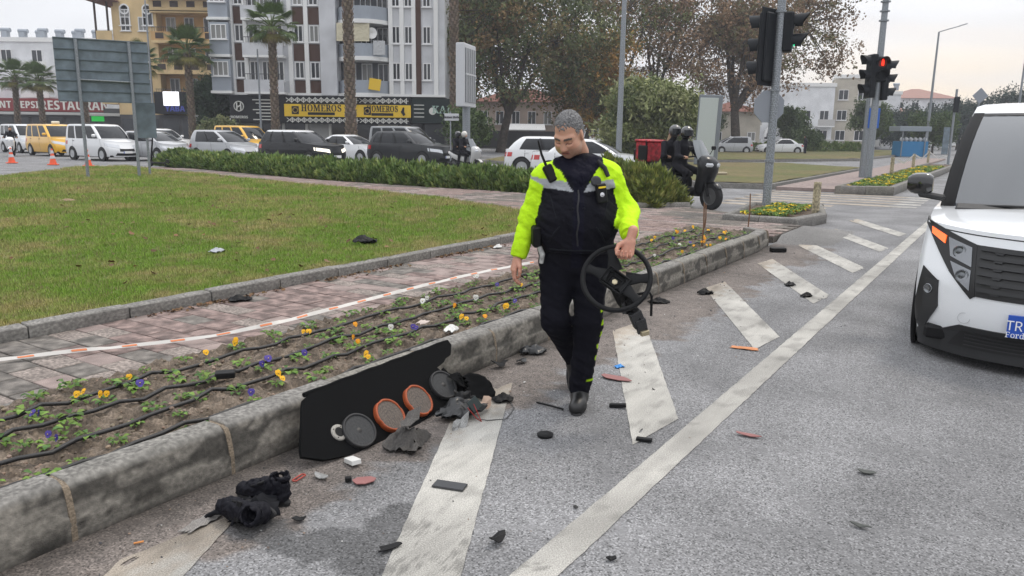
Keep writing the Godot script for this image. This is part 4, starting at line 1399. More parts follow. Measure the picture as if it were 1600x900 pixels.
	# tweeter: a pale plate with a dark dome
	var tl := B * Basis(Vector3.RIGHT, PI / 2)
	var c2: Vector3 = at.call(0.160, 0.248, 0.001)
	var tw := part(root, "tweeter", MB.new().lathe([Vector2(0.022, 0.002), Vector2(0.024, 0.009), Vector2(0.043, 0.008), Vector2(0.045, 0.0)], 28, true, tl), M("tweeter_plate", 0.42, 0.40, 0.36, 0.5, {"tex": "conc", "size": 0.08}), c2)
	part(tw, "horn", MB.new().lathe([Vector2(0.026, 0.010), Vector2(0.020, -0.004), Vector2(0.012, -0.006), Vector2(0.009, 0.002), Vector2(0.0, 0.004)], 24, true, tl), ms["black_plastic"])
	for i in 4:
		var a := PI / 4 + i * PI / 2
		part(tw, "screw", MB.new().lathe([Vector2(0.003, 0.008), Vector2(0.003, 0.0105), Vector2(0, 0.011)], 8, true, tl, tl * Vector3(cos(a) * 0.035, 0, sin(a) * 0.035)), ms["black_plastic"])
	# torn flap of carpet at the right end and loose cloth in front of it
	mb = MB.new()
	mb.t = Transform3D(B, Vector3.ZERO)
	mb.field(14, 8, func(i, j):
		var x: float = i / 14.0
		var y: float = j / 8.0
		return Vector3(1.06 + x * 0.24, -0.20 - y * (0.19 - 0.05 * sin(x * 7.0)) - 0.03 * x, 0.03 + 0.04 * sin(x * 6.0 + y * 3.0) + 0.05 * y + 0.02 * n1.get_noise_2d(x * 200, y * 200)))
	part(root, "torn_carpet", mb, carpet)

func crumpled(seed0: int, size: Vector3, rough := 0.35, n := 10) -> MB:  # a folded, dented scrap with thickness
	var mb := MB.new()
	var ns := noise(seed0, 1.0, 3)
	for side: float in [1.0, -1.0]:
		mb.field(n, n, func(i, j):
			var x: float = i / float(n) * 2.0 - 1.0
			var z: float = j / float(n) * 2.0 - 1.0
			var kx := 1.0 - 0.3 * absf(ns.get_noise_2d(z * 1.5, 9.0)) * 2.0
			var kz := 1.0 - 0.3 * absf(ns.get_noise_2d(x * 1.5, 19.0)) * 2.0
			var y := ns.get_noise_2d(x * 0.8, z * 0.8) * rough + absf(ns.get_noise_2d(x * 2.1 + 5.0, z * 2.1)) * rough * 0.6
			var e := (1.0 - x * x) * (1.0 - z * z)
			return Vector3(x * size.x * kx, (0.5 + y + side * (0.12 + 0.4 * e)) * size.y * (0.6 + 0.4 * e), z * size.z * kz) * 0.5)
	return mb

func shard(seed0: int, l: float, w: float, h: float) -> MB:  # a broken piece of plastic: irregular outline, bent, a few mm thick
	var g := RandomNumberGenerator.new()
	g.seed = seed0
	var top := PackedVector3Array()
	var bot := PackedVector3Array()
	var n := 9
	for i in n:
		var a := TAU * i / n + g.randf_range(-0.2, 0.2)
		var r := g.randf_range(0.65, 1.1)
		var p := Vector3(cos(a) * l * 0.5 * r, 0, sin(a) * w * 0.5 * r)
		p.y = h * (0.25 + 0.75 * absf(p.x) / (l * 0.5)) * g.randf_range(0.5, 1.0) + 0.002
		top.append(p + Vector3(0, 0.004, 0))
		bot.append(p)
	var mb := MB.new()
	mb.loft([bot, top], true, false)
	return mb

func boot(root: Node3D, at: Transform3D, m: Material) -> void:
	var S := Flesh.new()
	S.limb(Vector3(-0.07, 0.055, 0), Vector3(0.10, 0.05, 0), 0.045, 0.043, 0, 0.03)
	S.limb(Vector3(0.10, 0.045, 0.008), Vector3(0.155, 0.042, 0.0), 0.046, 0.040, 0, 0.03)
	S.limb(Vector3(-0.065, 0.06, 0), Vector3(-0.07, 0.135, 0), 0.047, 0.052, 0, 0.03)
	S.limb(Vector3(-0.02, 0.10, 0), Vector3(0.08, 0.07, 0), 0.042, 0.035, 0, 0.03)
	S.limb(Vector3(-0.07, 0.10, 0), Vector3(-0.075, 0.22, 0), 0.036, 0.042, 0, 0.01, 1)
	var ns := noise(71, 1.0, 3)
	S.warp = func(p: Vector3) -> float: return 0.013 * ns.get_noise_3d(p.x * 20, p.y * 34, p.z * 20)
	var g := S.skin(0.006, func(_p: Vector3, _l: int, _n: Vector3) -> Color: return Color(0.009, 0.0095, 0.012))
	var b := part(root, "boot", g[0], m, at.origin, at.basis)
	var sole := MB.new()
	var rings := []
	for lv: Array in [[0.0, 1.0], [0.02, 1.04], [0.027, 1.0]]:
		var ring := PackedVector3Array()
		for j in 26:
			var an := TAU * j / 26
			ring.append(Vector3(0.035 + cos(an) * 0.158 * lv[1], lv[0], sin(an) * (0.047 + 0.006 * cos(an)) * lv[1]))
		rings.append(ring)
	sole.loft(rings, true, false)
	part(b, "sole", sole, ms["rubber"])
	var st := MB.new()
	st.box(Vector3(0.02, 0.115, 0.0), Vector3(0.035, 0.012, 0.10), 0.003, Basis.from_euler(Vector3(0, 0, -0.4)))
	st.box(Vector3(0.065, 0.095, 0.0), Vector3(0.03, 0.010, 0.092), 0.003, Basis.from_euler(Vector3(0, 0, -0.35)))
	part(b, "strap", st, ms["black_plastic"])

func debris() -> void:
	var gloss := M("broken_gloss", 0.02, 0.021, 0.023, 0.3, {"tex": "grain", "size": 0.2})
	var boots := M("boot_skin", 1, 1, 1, 0.6, {"vc": true, "spec": 0.25, "n": "n_lump", "size": 0.15, "ns": 0.5})
	var boots2 := M("boot_dark", 0.009, 0.0095, 0.012, 0.7, {"spec": 0.25})
	var tr := thing("boot_pair", "pair of worn black boots lying in the grit beside the kerb", "boots", Vector3(-1.07, 0, -3.05))
	boot(tr, Transform3D(Basis.from_euler(Vector3(0.0, PI - 0.35, 0.0)).scaled(Vector3.ONE * 0.86), Vector3(0.015, 0.0, -0.075)), boots)
	boot(tr, Transform3D((Basis(Vector3.UP, PI - 0.3) * Basis(Vector3.RIGHT, -1.2)).scaled(Vector3.ONE * 0.84), Vector3(0.01, 0.045, 0.09)), boots)
	part(tr, "crushed_upper", crumpled(61, Vector3(0.22, 0.13, 0.15), 0.9, 12), boots2, Vector3(0.0, 0.02, 0.085), Basis.from_euler(Vector3(0.2, 0.5, 0.1)))
	part(tr, "loose_strap", MB.new().tube([Vector3(-0.10, 0.04, 0.10), Vector3(-0.15, 0.045, 0.11), Vector3(-0.19, 0.02, 0.10), Vector3(-0.20, 0.012, 0.09)], [0.012, 0.011, 0.011, 0.009], 6), boots2)
	# the phone
	var ph := thing("phone", "black smartphone lying on the long painted bar", "phone", R(2.605, -2.02, 0.01), -0.29)
	part(ph, "phone_body", mbx(Vector3.ZERO, Vector3(0.155, 0.008, 0.072), 0.0035), M("phone_body", 0.012, 0.012, 0.013, 0.35))
	part(ph, "screen", mbx(Vector3(0, 0.0045, 0), Vector3(0.148, 0.001, 0.066), 0.0), M("phone_screen", 0.012, 0.013, 0.016, 0.3))
	# heap of broken electronics in front of the panel
	var hp := thing("broken_amplifier", "smashed black electronics with wires at the right end of the speaker panel", "car part", R(3.32, -2.52), YAW)
	part(hp, "cracked_case", crumpled(3, Vector3(0.30, 0.15, 0.20), 0.7, 12), gloss, Vector3(0.03, 0.02, 0.0))
	part(hp, "cracked_case", crumpled(9, Vector3(0.16, 0.13, 0.14), 0.8, 9), ms["black_plastic"], Vector3(0.10, 0.05, -0.03), Basis.from_euler(Vector3(0.4, 0.8, 0.3)))
	part(hp, "silver_shard", shard(4, 0.15, 0.07, 0.05), M("dull_silver", 0.42, 0.42, 0.41, 0.5, {"metal": 0.3, "tex": "conc", "size": 0.1}), Vector3(-0.13, 0.0, 0.07), Basis.from_euler(Vector3(0.9, 0.9, 0.7)))
	part(hp, "silver_shard", shard(6, 0.12, 0.05, 0.03), ms["dull_silver"], Vector3(-0.07, 0.02, 0.10), Basis.from_euler(Vector3(0.3, 0.3, 0.9)))
	part(hp, "pale_shard", shard(8, 0.11, 0.07, 0.05), M("tan_plastic", 0.34, 0.24, 0.18, 0.6), Vector3(0.20, 0.03, 0.05), Basis.from_euler(Vector3(0.5, 0.6, 0.5)))
	part(hp, "wire", MB.new().tube([Vector3(0.02, 0.02, 0.10), Vector3(0.06, 0.008, 0.17), Vector3(0.14, 0.006, 0.24), Vector3(0.22, 0.006, 0.22), Vector3(0.32, 0.006, 0.18), Vector3(0.40, 0.006, 0.10)], 0.0028, 6), M("grey_wire", 0.07, 0.07, 0.07, 0.5))
	part(hp, "red_wire", MB.new().tube([Vector3(-0.02, 0.09, 0.09), Vector3(0.0, 0.03, 0.14), Vector3(0.03, 0.006, 0.15), Vector3(0.04, 0.04, 0.12), Vector3(0.05, 0.09, 0.08)], 0.0028, 6), M("red_wire", 0.30, 0.02, 0.015, 0.45))
	part(hp, "circuit_board", mbx(Vector3(0.06, 0.085, 0.08), Vector3(0.10, 0.006, 0.07), 0.001, Basis.from_euler(Vector3(0.9, 0.3, 0.2))), M("circuit", 0.02, 0.03, 0.03, 0.4))
	var trim := thing("torn_trim", "crumpled grey plastic trim lying below the orange rimmed speakers", "car part", R(2.86, -2.50), YAW)
	part(trim, "cover", crumpled(21, Vector3(0.24, 0.17, 0.19), 0.8, 12), M("grey_trim", 0.10, 0.092, 0.085, 0.75, {"tex": "conc", "size": 0.2}), Vector3(0, 0.0, 0), Basis.from_euler(Vector3(0.15, 0.3, 0.1)))
	part(trim, "flap", shard(23, 0.22, 0.10, 0.06), ms["grey_trim"], Vector3(0.03, 0.12, 0.02), Basis.from_euler(Vector3(-0.2, 0.4, 0.15)))
	# single pieces: name, label, category, u, v, turn, material, shape
	var pink := M("faded_red", 0.36, 0.14, 0.13, 0.5, {"tex": "grain", "size": 0.1})
	var white := M("white_scrap", 0.62, 0.62, 0.60, 0.5)
	var dark: Material = ms["black_plastic"]
	var it := [
		["plastic_shard", "dusty pink triangular shard in front of the speaker panel", "debris", 2.41, -2.38, 0.3, pink, shard(31, 0.12, 0.09, 0.012), 0.0],
		["plastic_shard", "faded pink strip lying across the lane, alone on bare asphalt", "debris", 4.01, -1.05, -0.5, pink, shard(32, 0.16, 0.045, 0.012), 0.0],
		["plastic_shard", "long flat pink shard at the edge of a painted bar beside the walking person's shoe", "debris", 4.50, -2.08, -0.6, pink, shard(33, 0.24, 0.10, 0.01), 0.0],
		["plastic_shard", "black curved shard in the grit behind the smashed electronics", "debris", 3.70, -2.46, 0.4, dark, crumpled(34, Vector3(0.14, 0.08, 0.09), 0.8), 0.0],
		["black_disc", "round black cap lying alone left of the walking person's shoe", "debris", 3.38, -1.97, 0.2, dark, MB.new().lathe([Vector2(0.0, 0.0), Vector2(0.042, 0.0), Vector2(0.045, 0.012), Vector2(0.03, 0.018), Vector2(0.0, 0.016)], 18), 0.0],
		["plastic_shard", "short black rod lying right of the walking person's shoe", "debris", 4.01, -1.84, -0.2, dark, mbx(Vector3(0, 0.012, 0), Vector3(0.10, 0.022, 0.03), 0.004, Basis.from_euler(Vector3(0, 0, 0.08))), 0.0],
		["plastic_shard", "black stub at the lower corner of the bar beside the walking person", "debris", 3.62, -1.50, -0.3, dark, mbx(Vector3(0, 0.009, 0), Vector3(0.085, 0.018, 0.03), 0.004), 0.0],
		["plastic_shard", "dark three cornered shard standing on bare asphalt right of the bar that carries the phone", "debris", 2.32, -1.56, 0.9, dark, shard(35, 0.085, 0.06, 0.035), 0.0],
		["plastic_shard", "dark flat shard on the damp patch of asphalt", "debris", 2.05, -1.88, 0.7, dark, shard(36, 0.13, 0.05, 0.014), 0.0],
		["paper_scrap", "crumpled grey strip of paper lying over the painted bar's kerb end near the camera", "debris", 1.80, -2.66, 0.15, M("paper_grey", 0.33, 0.31, 0.29, 0.8, {"tex": "conc", "size": 0.1}), crumpled(37, Vector3(0.30, 0.035, 0.07), 0.9), 0.0],
		["cigarette_box", "small white box with a tan end in front of the tweeter", "box", 2.53, -2.56, -0.9, white, mbx(Vector3(0, 0.018, 0), Vector3(0.088, 0.024, 0.05), 0.002, Basis.from_euler(Vector3(0, 0, 0.15))), 0.0],
		["red_clip", "thin red plastic loop lying by the boots", "debris", 2.27, -2.65, 1.2, M("red_clip", 0.33, 0.05, 0.035, 0.45), MB.new().tube([Vector3(-0.035, 0.006, -0.011), Vector3(0.035, 0.006, -0.011), Vector3(0.04, 0.006, 0.0), Vector3(0.035, 0.006, 0.011), Vector3(-0.035, 0.006, 0.011), Vector3(-0.04, 0.006, 0.0), Vector3(-0.035, 0.006, -0.011)], 0.004, 6), 0.0],
		["metal_tag", "pale metal tag with a black end between the red loop and the pink shard", "debris", 2.33, -2.57, -0.5, ms["dull_silver"], shard(38, 0.10, 0.05, 0.02), 0.0],
		["plastic_shard", "tiny black cube beside the dusty pink triangular shard", "debris", 2.38, -2.44, 0.3, dark, mbx(Vector3(0, 0.012, 0), Vector3(0.03, 0.022, 0.026), 0.003), 0.0],
		["plastic_shard", "black splinter lying on grey grit right of the boots", "debris", 2.00, -2.34, 0.2, dark, shard(39, 0.07, 0.045, 0.018), 0.0],
		["plastic_shard", "wide dark leaf shaped flake on the bare lane near the camera", "debris", 3.28, -0.38, -0.6, M("flake", 0.05, 0.055, 0.05, 0.6), shard(40, 0.085, 0.03, 0.014), 0.0],
		["plastic_shard", "grey flattened flake on the bare lane in front of the van", "debris", 3.87, -0.44, -0.4, ms["flake"], shard(41, 0.09, 0.05, 0.01), 0.0],
		["plastic_shard", "black crumb near the edge line at the bottom of the road", "debris", 2.46, -1.13, 0.1, dark, shard(42, 0.045, 0.03, 0.012), 0.0],
		["crushed_can", "crushed shiny black casing against the kerb behind the walking person", "debris", 4.70, -2.86, 0.2, gloss, crumpled(43, Vector3(0.22, 0.10, 0.13), 0.9, 10), 0.0],
		["plastic_shard", "black bent plate standing at the kerb right of the speaker panel", "debris", 4.26, -2.86, 0.5, dark, shard(44, 0.13, 0.09, 0.06), 0.0],
		["plastic_shard", "grey glossy shard beside the crushed black casing", "debris", 4.45, -2.80, 1.0, gloss, shard(45, 0.11, 0.08, 0.03), 0.0],
		["plastic_shard", "dark lump at the kerb behind the walking person's shin", "debris", 5.0, -2.78, 1.0, M("dark_grey", 0.05, 0.052, 0.056, 0.5), crumpled(46, Vector3(0.13, 0.08, 0.09), 0.6), 0.0],
		["plastic_casing", "thin black lid beside a drip hose near the pansies", "debris", 2.68, -3.72, 0.3, dark, mbx(Vector3(0, 0.205, 0), Vector3(0.11, 0.035, 0.075), 0.004), 0.0],
		["paper_scrap", "white crumpled paper on the near corner of the tall kerb, among the pansies", "debris", 4.28, -3.30, 0.4, white, crumpled(47, Vector3(0.14, 0.07, 0.09), 0.9), 0.19],
		["paper_scrap", "pale flat scrap lying on the soil between two drip hoses", "debris", 4.35, -3.62, 0.1, M("pale_scrap", 0.5, 0.42, 0.38, 0.7), crumpled(48, Vector3(0.13, 0.035, 0.08), 0.6), 0.19],
		["plastic_scrap", "black scrap with a silver piece on the pavers by the lawn kerb", "debris", 4.25, -5.62, 0.4, dark, crumpled(49, Vector3(0.22, 0.08, 0.12), 0.8), 0.12],
		["plastic_scrap", "black crumpled scrap on the lawn near its kerb", "debris", 7.0, -6.75, 0.2, dark, crumpled(50, Vector3(0.32, 0.14, 0.2), 0.9), 0.23],
		["paper_scrap", "pale grey folded paper on the middle of the lawn", "debris", 5.4, -7.5, 0.3, M("grey_paper", 0.36, 0.38, 0.41, 0.7), crumpled(51, Vector3(0.22, 0.08, 0.12), 0.7), 0.24],
		["paper_scrap", "white pointed scrap on the pavers at the far lawn kerb", "debris", 8.3, -5.62, 0.3, white, crumpled(52, Vector3(0.16, 0.08, 0.1), 0.7), 0.12],
		["paper_scrap", "flat pale sheet on the hedge path at the far edge of the lawn", "debris", 14.2, -12.3, 0.2, ms["grey_paper"], crumpled(53, Vector3(0.7, 0.06, 0.45), 0.5), 0.1],
		["plastic_scrap", "small brown scrap far out on the lawn", "debris", 7.3, -14.4, 0.5, M("brown_scrap", 0.3, 0.2, 0.14, 0.8), crumpled(54, Vector3(0.3, 0.08, 0.2), 0.7), 0.29],
		["metal_lever", "thin dark rod lying slanted just left of the walking person's front shoe", "debris", 3.78, -2.18, -0.62, dark, MB.new().tube([Vector3(-0.09, 0.008, 0.0), Vector3(0.0, 0.012, 0.006), Vector3(0.10, 0.008, 0.0)], 0.006, 6), 0.0],
		["blue_scrap", "small bright blue scrap beside a painted bar", "debris", 4.75, -2.18, 0.4, M("blue_scrap", 0.03, 0.24, 0.62, 0.5), crumpled(55, Vector3(0.08, 0.03, 0.05), 0.9), 0.0],
		["plastic_shard", "orange and white sliver at the lower end of the first bar beyond the walking person", "debris", 5.75, -1.60, -0.4, M("orange_scrap", 0.55, 0.22, 0.09, 0.6), crumpled(56, Vector3(0.22, 0.03, 0.07), 0.7), 0.0],
		["cigarette_end", "orange cigarette end in the gutter by the camera", "cigarette end", 1.52, -2.72, 0.5, M("filter_tan", 0.55, 0.22, 0.06, 0.7), MB.new().cyl(Vector3(-0.018, 0.005, 0), Vector3(0.018, 0.005, 0), 0.004, 0.004, 8), 0.0],
		["plastic_shard", "black angular lump on the lower end of a far painted bar", "debris", 8.08, -1.66, 0.3, dark, crumpled(57, Vector3(0.14, 0.07, 0.08), 0.9), 0.0],
		["plastic_shard", "black lump on bare asphalt between two far painted bars", "debris", 8.6, -1.95, 0.7, dark, crumpled(58, Vector3(0.15, 0.07, 0.09), 0.9), 0.0],
		["plastic_shard", "black lump in the grit beside the kerb's fourth stone from its far end", "debris", 7.6, -2.55, 0.2, dark, crumpled(59, Vector3(0.18, 0.08, 0.1), 0.9), 0.0],
		["plastic_shard", "long dark splinter below the bent bracket, on grit", "debris", 6.9, -2.78, 0.1, dark, crumpled(60, Vector3(0.22, 0.08, 0.1), 0.9), 0.0],
		["plastic_block", "small black block at the far end of the tall kerb", "debris", 11.1, -2.72, 0.1, dark, mbx(Vector3(0, 0.03, 0), Vector3(0.22, 0.06, 0.1), 0.01), 0.0],
	]
	for e in it:
		solo(e[0], e[7], e[6], e[1], e[2], R(e[3], e[4], 0.004 + e[8]), YAW + e[5] - (0.0 if e[0] == "paper_scrap" else 1.0))
	# crumbs of glass and plastic strewn over the road: nobody could count them
	var xf := []
	var cl := []
	var crumb := shard(90, 1.0, 0.8, 0.4).mesh()
	rng.seed = 91
	for i in 1500:
		var u := rng.randf_range(1.0, 13.0)
		var v := -2.9 + absf(rng.randfn()) * 0.75
		if v > 2.0: continue
		var s := 0.004 + 0.012 * pow(rng.randf(), 3.0) + (0.02 if rng.randf() < 0.03 else 0.0)
		xf.append(Transform3D(Basis.from_euler(Vector3(rng.randf_range(-0.5, 0.5), rng.randf() * TAU, rng.randf_range(-0.5, 0.5))).scaled(Vector3.ONE * s), Vector3(u, 0.004, v)))
		var c: Color = [Color(0.02, 0.02, 0.02), Color(0.03, 0.03, 0.035), Color(0.08, 0.06, 0.05), Color(0.5, 0.5, 0.48), Color(0.2, 0.14, 0.1)][rng.randi() % 5]
		cl.append(c)
	var mm := many(null, numbered("crash_litter"), crumb, ms["plain"], xf, cl)
	mm.set_meta("label", "fine crumbs of plastic and glass scattered over the road")
	mm.rotation.y = YAW
	add_child(mm)
	# barrier tape along the walkway
	var tape_w := M("tape_white", 0.52, 0.50, 0.47, 0.4)
	var tape_o := M("tape_orange", 0.62, 0.19, 0.07, 0.5)
	var tp := thing("barrier_tape", "white barrier tape with orange marks trailing along the walkway's edge", "barrier tape", Vector3.ZERO, YAW)
	var pts := [Vector3(0.8, 0.135, -5.62), Vector3(1.9, 0.14, -5.38), Vector3(2.5, 0.145, -5.1), Vector3(3.1, 0.155, -4.72), Vector3(3.6, 0.20, -4.45), Vector3(4.4, 0.23, -4.37), Vector3(5.4, 0.24, -4.36), Vector3(6.2, 0.25, -4.30), Vector3(6.9, 0.25, -4.2)]
	var cv := Curve3D.new()
	for i in pts.size():
		var d: Vector3 = (pts[mini(i + 1, pts.size() - 1)] - pts[maxi(i - 1, 0)]) * 0.17
		cv.add_point(pts[i], -d, d)
	var ln := cv.get_baked_length()
	var mw := MB.new()
	var mo := MB.new()
	var steps := int(ln / 0.03)
	for i in steps:
		var a := cv.sample_baked(ln * i / steps)
		var b := cv.sample_baked(ln * (i + 1) / steps)
		var tw := 0.6 + 0.5 * n1.get_noise_2d(i * 3.0, 4.0)
		var tw2 := 0.6 + 0.5 * n1.get_noise_2d((i + 1) * 3.0, 4.0)
		var wa := Vector3(0, sin(tw), -cos(tw)) * 0.014
		var wb := Vector3(0, sin(tw2), -cos(tw2)) * 0.014
		mw.quad(a, b, b + wb * 2.2, a + wa * 2.2)
		if i % 10 < 3:
			var o := Vector3(0, 0.0025, 0.0016)
			mo.quad(a + wa * 0.5 + o, b + wb * 0.5 + o, b + wb * 1.6 + o, a + wa * 1.6 + o)
	part(tp, "tape", mw, tape_w)
	var om := part(tp, "orange_marks", mo, tape_o)
	om.set_meta("kind", "stuff")

# ---------------------------------------------------------------- vehicles: x forward, y up, z to the vehicle's right
class Shell:
	var L := 4.4
	var W := 1.8
	var H := 1.5
	var floor_y := 0.22
	var deck := PackedVector2Array()
	var bow_f := 0.34
	var bow_r := 0.16
	var nose := 0.10     # how far the front leans back from bumper to bonnet
	var tail := 0.06
	var tuck := 0.05
	var cb := Vector2(0.9, -1.9)   # cabin foot: front and rear x
	var ct := Vector2(0.1, -1.6)   # roof: front and rear x
	var wt := 0.62     # roof half width
	var belt := 0.92
	func lerp_list(p: PackedVector2Array, x: float) -> float:
		if x >= p[0].x: return p[0].y
		for i in p.size() - 1:
			if x >= p[i + 1].x:
				return lerpf(p[i].y, p[i + 1].y, (x - p[i].x) / (p[i + 1].x - p[i].x))
		return p[p.size() - 1].y
	func outline(k: float, xf: float, xr: float, hw: float, bf: float, br: float) -> Vector2:
		k = fposmod(k, 4.0)
		if k < 1.0:
			var z := 2.0 * k - 1.0
			return Vector2(xf - bf * pow(absf(z), 2.6), z * hw)
		if k < 2.0:
			var t := k - 1.0
			var a := xf - bf
			var b := xr + br
			return Vector2(lerpf(a, b, t), hw * (1.0 + 0.035 * sin(t * PI)))
		if k < 3.0:
			var z := 1.0 - 2.0 * (k - 2.0)
			return Vector2(xr + br * pow(absf(z), 3.0), z * hw)
		var t := k - 3.0
		return Vector2(lerpf(xr + br, xf - bf, t), -hw * (1.0 + 0.035 * sin(t * PI)))
	func body(k: float, t: float) -> Vector3:
		var sx := L * 0.5
		var lf := sx - nose * smoothstep(0.45, 1.0, t) - 0.05 * smoothstep(0.25, 0.0, t)
		var lr := -sx + tail * smoothstep(0.4, 1.0, t) + 0.06 * smoothstep(0.25, 0.0, t)
		var hw := W * 0.5 / 1.035 * (1.0 - tuck * pow(absf(t - 0.55) / 0.5, 2.2))
		var q := outline(k, lf, lr, hw, bow_f, bow_r)
		return Vector3(q.x, lerpf(floor_y, lerp_list(deck, q.x), t), q.y)
	func cab(k: float, t: float) -> Vector3:
		var e := t + 0.10 * sin(t * PI)
		var tt := t
		var q := outline(k, lerpf(cb.x, ct.x, tt), lerpf(cb.y, ct.y, tt), lerpf(W * 0.5 * (1.0 - tuck * 0.9) / 1.035 - 0.01, wt, pow(maxf(t, 0.0), 1.3)), lerpf(bow_f * 0.75, 0.18, t), lerpf(bow_r, 0.12, t))
		return Vector3(q.x, lerpf(belt, H - 0.05, minf(e, 1.0)) - (0.0), q.y)
	func pt(kind: int, k: float, t: float) -> Vector3:
		return cab(k, t) if kind == 1 else body(k, t)
	# a piece of the skin between four (k, t) corners, lifted by off
	func patch(kind: int, c: Array, nk: int, nt: int, off: float, mb: MB) -> MB:
		var rows := []
		var P := []
		for i in nk + 1:
			var row := PackedVector3Array()
			var low := PackedVector3Array()
			for j in nt + 1:
				var u := i / float(nk)
				var w := j / float(nt)
				var q: Vector2 = (c[0] as Vector2).lerp(c[1], u).lerp((c[3] as Vector2).lerp(c[2], u), w)
				var p := pt(kind, q.x, q.y)
				var du := pt(kind, q.x + 0.01, q.y) - pt(kind, q.x - 0.01, q.y)
				var dt := pt(kind, q.x, q.y + 0.01) - pt(kind, q.x, q.y - 0.01)
				var n := dt.cross(du).normalized()
				row.append(p + n * off)
				low.append(p + n * minf(-0.004, off * 0.2))
			rows.append(row)
			P.append(low)
		mb.loft(rows, false, true, false)
		if off > 0.003:
			# edges
			var edge := [[], []]
			for i in nk + 1: edge[0].append(rows[i][0]); edge[1].append(P[i][0])
			for j in nt + 1: edge[0].append(rows[nk][j]); edge[1].append(P[nk][j])
			for i in nk + 1: edge[0].append(rows[nk - i][nt]); edge[1].append(P[nk - i][nt])
			for j in nt + 1: edge[0].append(rows[0][nt - j]); edge[1].append(P[0][nt - j])
			mb.loft([PackedVector3Array(edge[1]), PackedVector3Array(edge[0])], false, false, false)
		return mb

func wheel(par: Node3D, at: Vector3, r: float, w: float, side: float, rim_m: Material, spokes := 5) -> void:
	var key := "wheel%.2f%d" % [r, spokes]
	if not shared.has(key):
		var ax := Basis(Vector3.RIGHT, PI / 2)
		var ty := MB.new().lathe([Vector2(r * 0.62, -w * 0.5), Vector2(r * 0.93, -w * 0.5), Vector2(r, -w * 0.36), Vector2(r, w * 0.36), Vector2(r * 0.93, w * 0.5), Vector2(r * 0.64, w * 0.5), Vector2(r * 0.62, w * 0.38)], 28, true, ax)
		var rm := MB.new()
		rm.lathe([Vector2(r * 0.66, w * 0.44), Vector2(r * 0.63, w * 0.50), Vector2(r * 0.58, w * 0.44), Vector2(r * 0.56, w * 0.2)], 28, true, ax)
		for i in spokes:
			var a := TAU * i / spokes
			rm.box(Vector3(cos(a) * r * 0.33, sin(a) * r * 0.33, w * 0.38), Vector3(r * 0.56, r * 0.17, w * 0.14), 0.004, Basis(Vector3.BACK, a))
		rm.lathe([Vector2(0, w * 0.30), Vector2(r * 0.17, w * 0.32), Vector2(r * 0.15, w * 0.47), Vector2(0, w * 0.48)], 16, true, ax)
		var dk := MB.new().lathe([Vector2(0, w * 0.16), Vector2(r * 0.6, w * 0.16), Vector2(r * 0.6, w * 0.1), Vector2(0, w * 0.1)], 20, true, ax)
		shared[key] = [ty.mesh(), rm.mesh(), dk.mesh()]
	var b := Basis.IDENTITY if side > 0 else Basis(Vector3.UP, PI)
	var wn := part(par, "wheel", shared[key][0], ms["rubber"], at, b)
	part(wn, "rim", shared[key][1], rim_m)
	part(wn, "brake_disc", shared[key][2], M("wheel_dark", 0.03, 0.03, 0.032, 0.6))

func plate(par: Node3D, at: Vector3, yaw: float, s: String, w := 0.46) -> void:
	var b := Basis(Vector3.UP, yaw)
	var p := part(par, "number_plate", mbx(Vector3.ZERO, Vector3(w, 0.115, 0.012), 0.003), M("plate_white", 0.75, 0.75, 0.74, 0.4), at, b)
	part(p, "blue_band", mbx(Vector3(-w * 0.46, 0, 0.0065), Vector3(w * 0.08, 0.113, 0.002)), M("plate_blue", 0.02, 0.08, 0.45, 0.4))

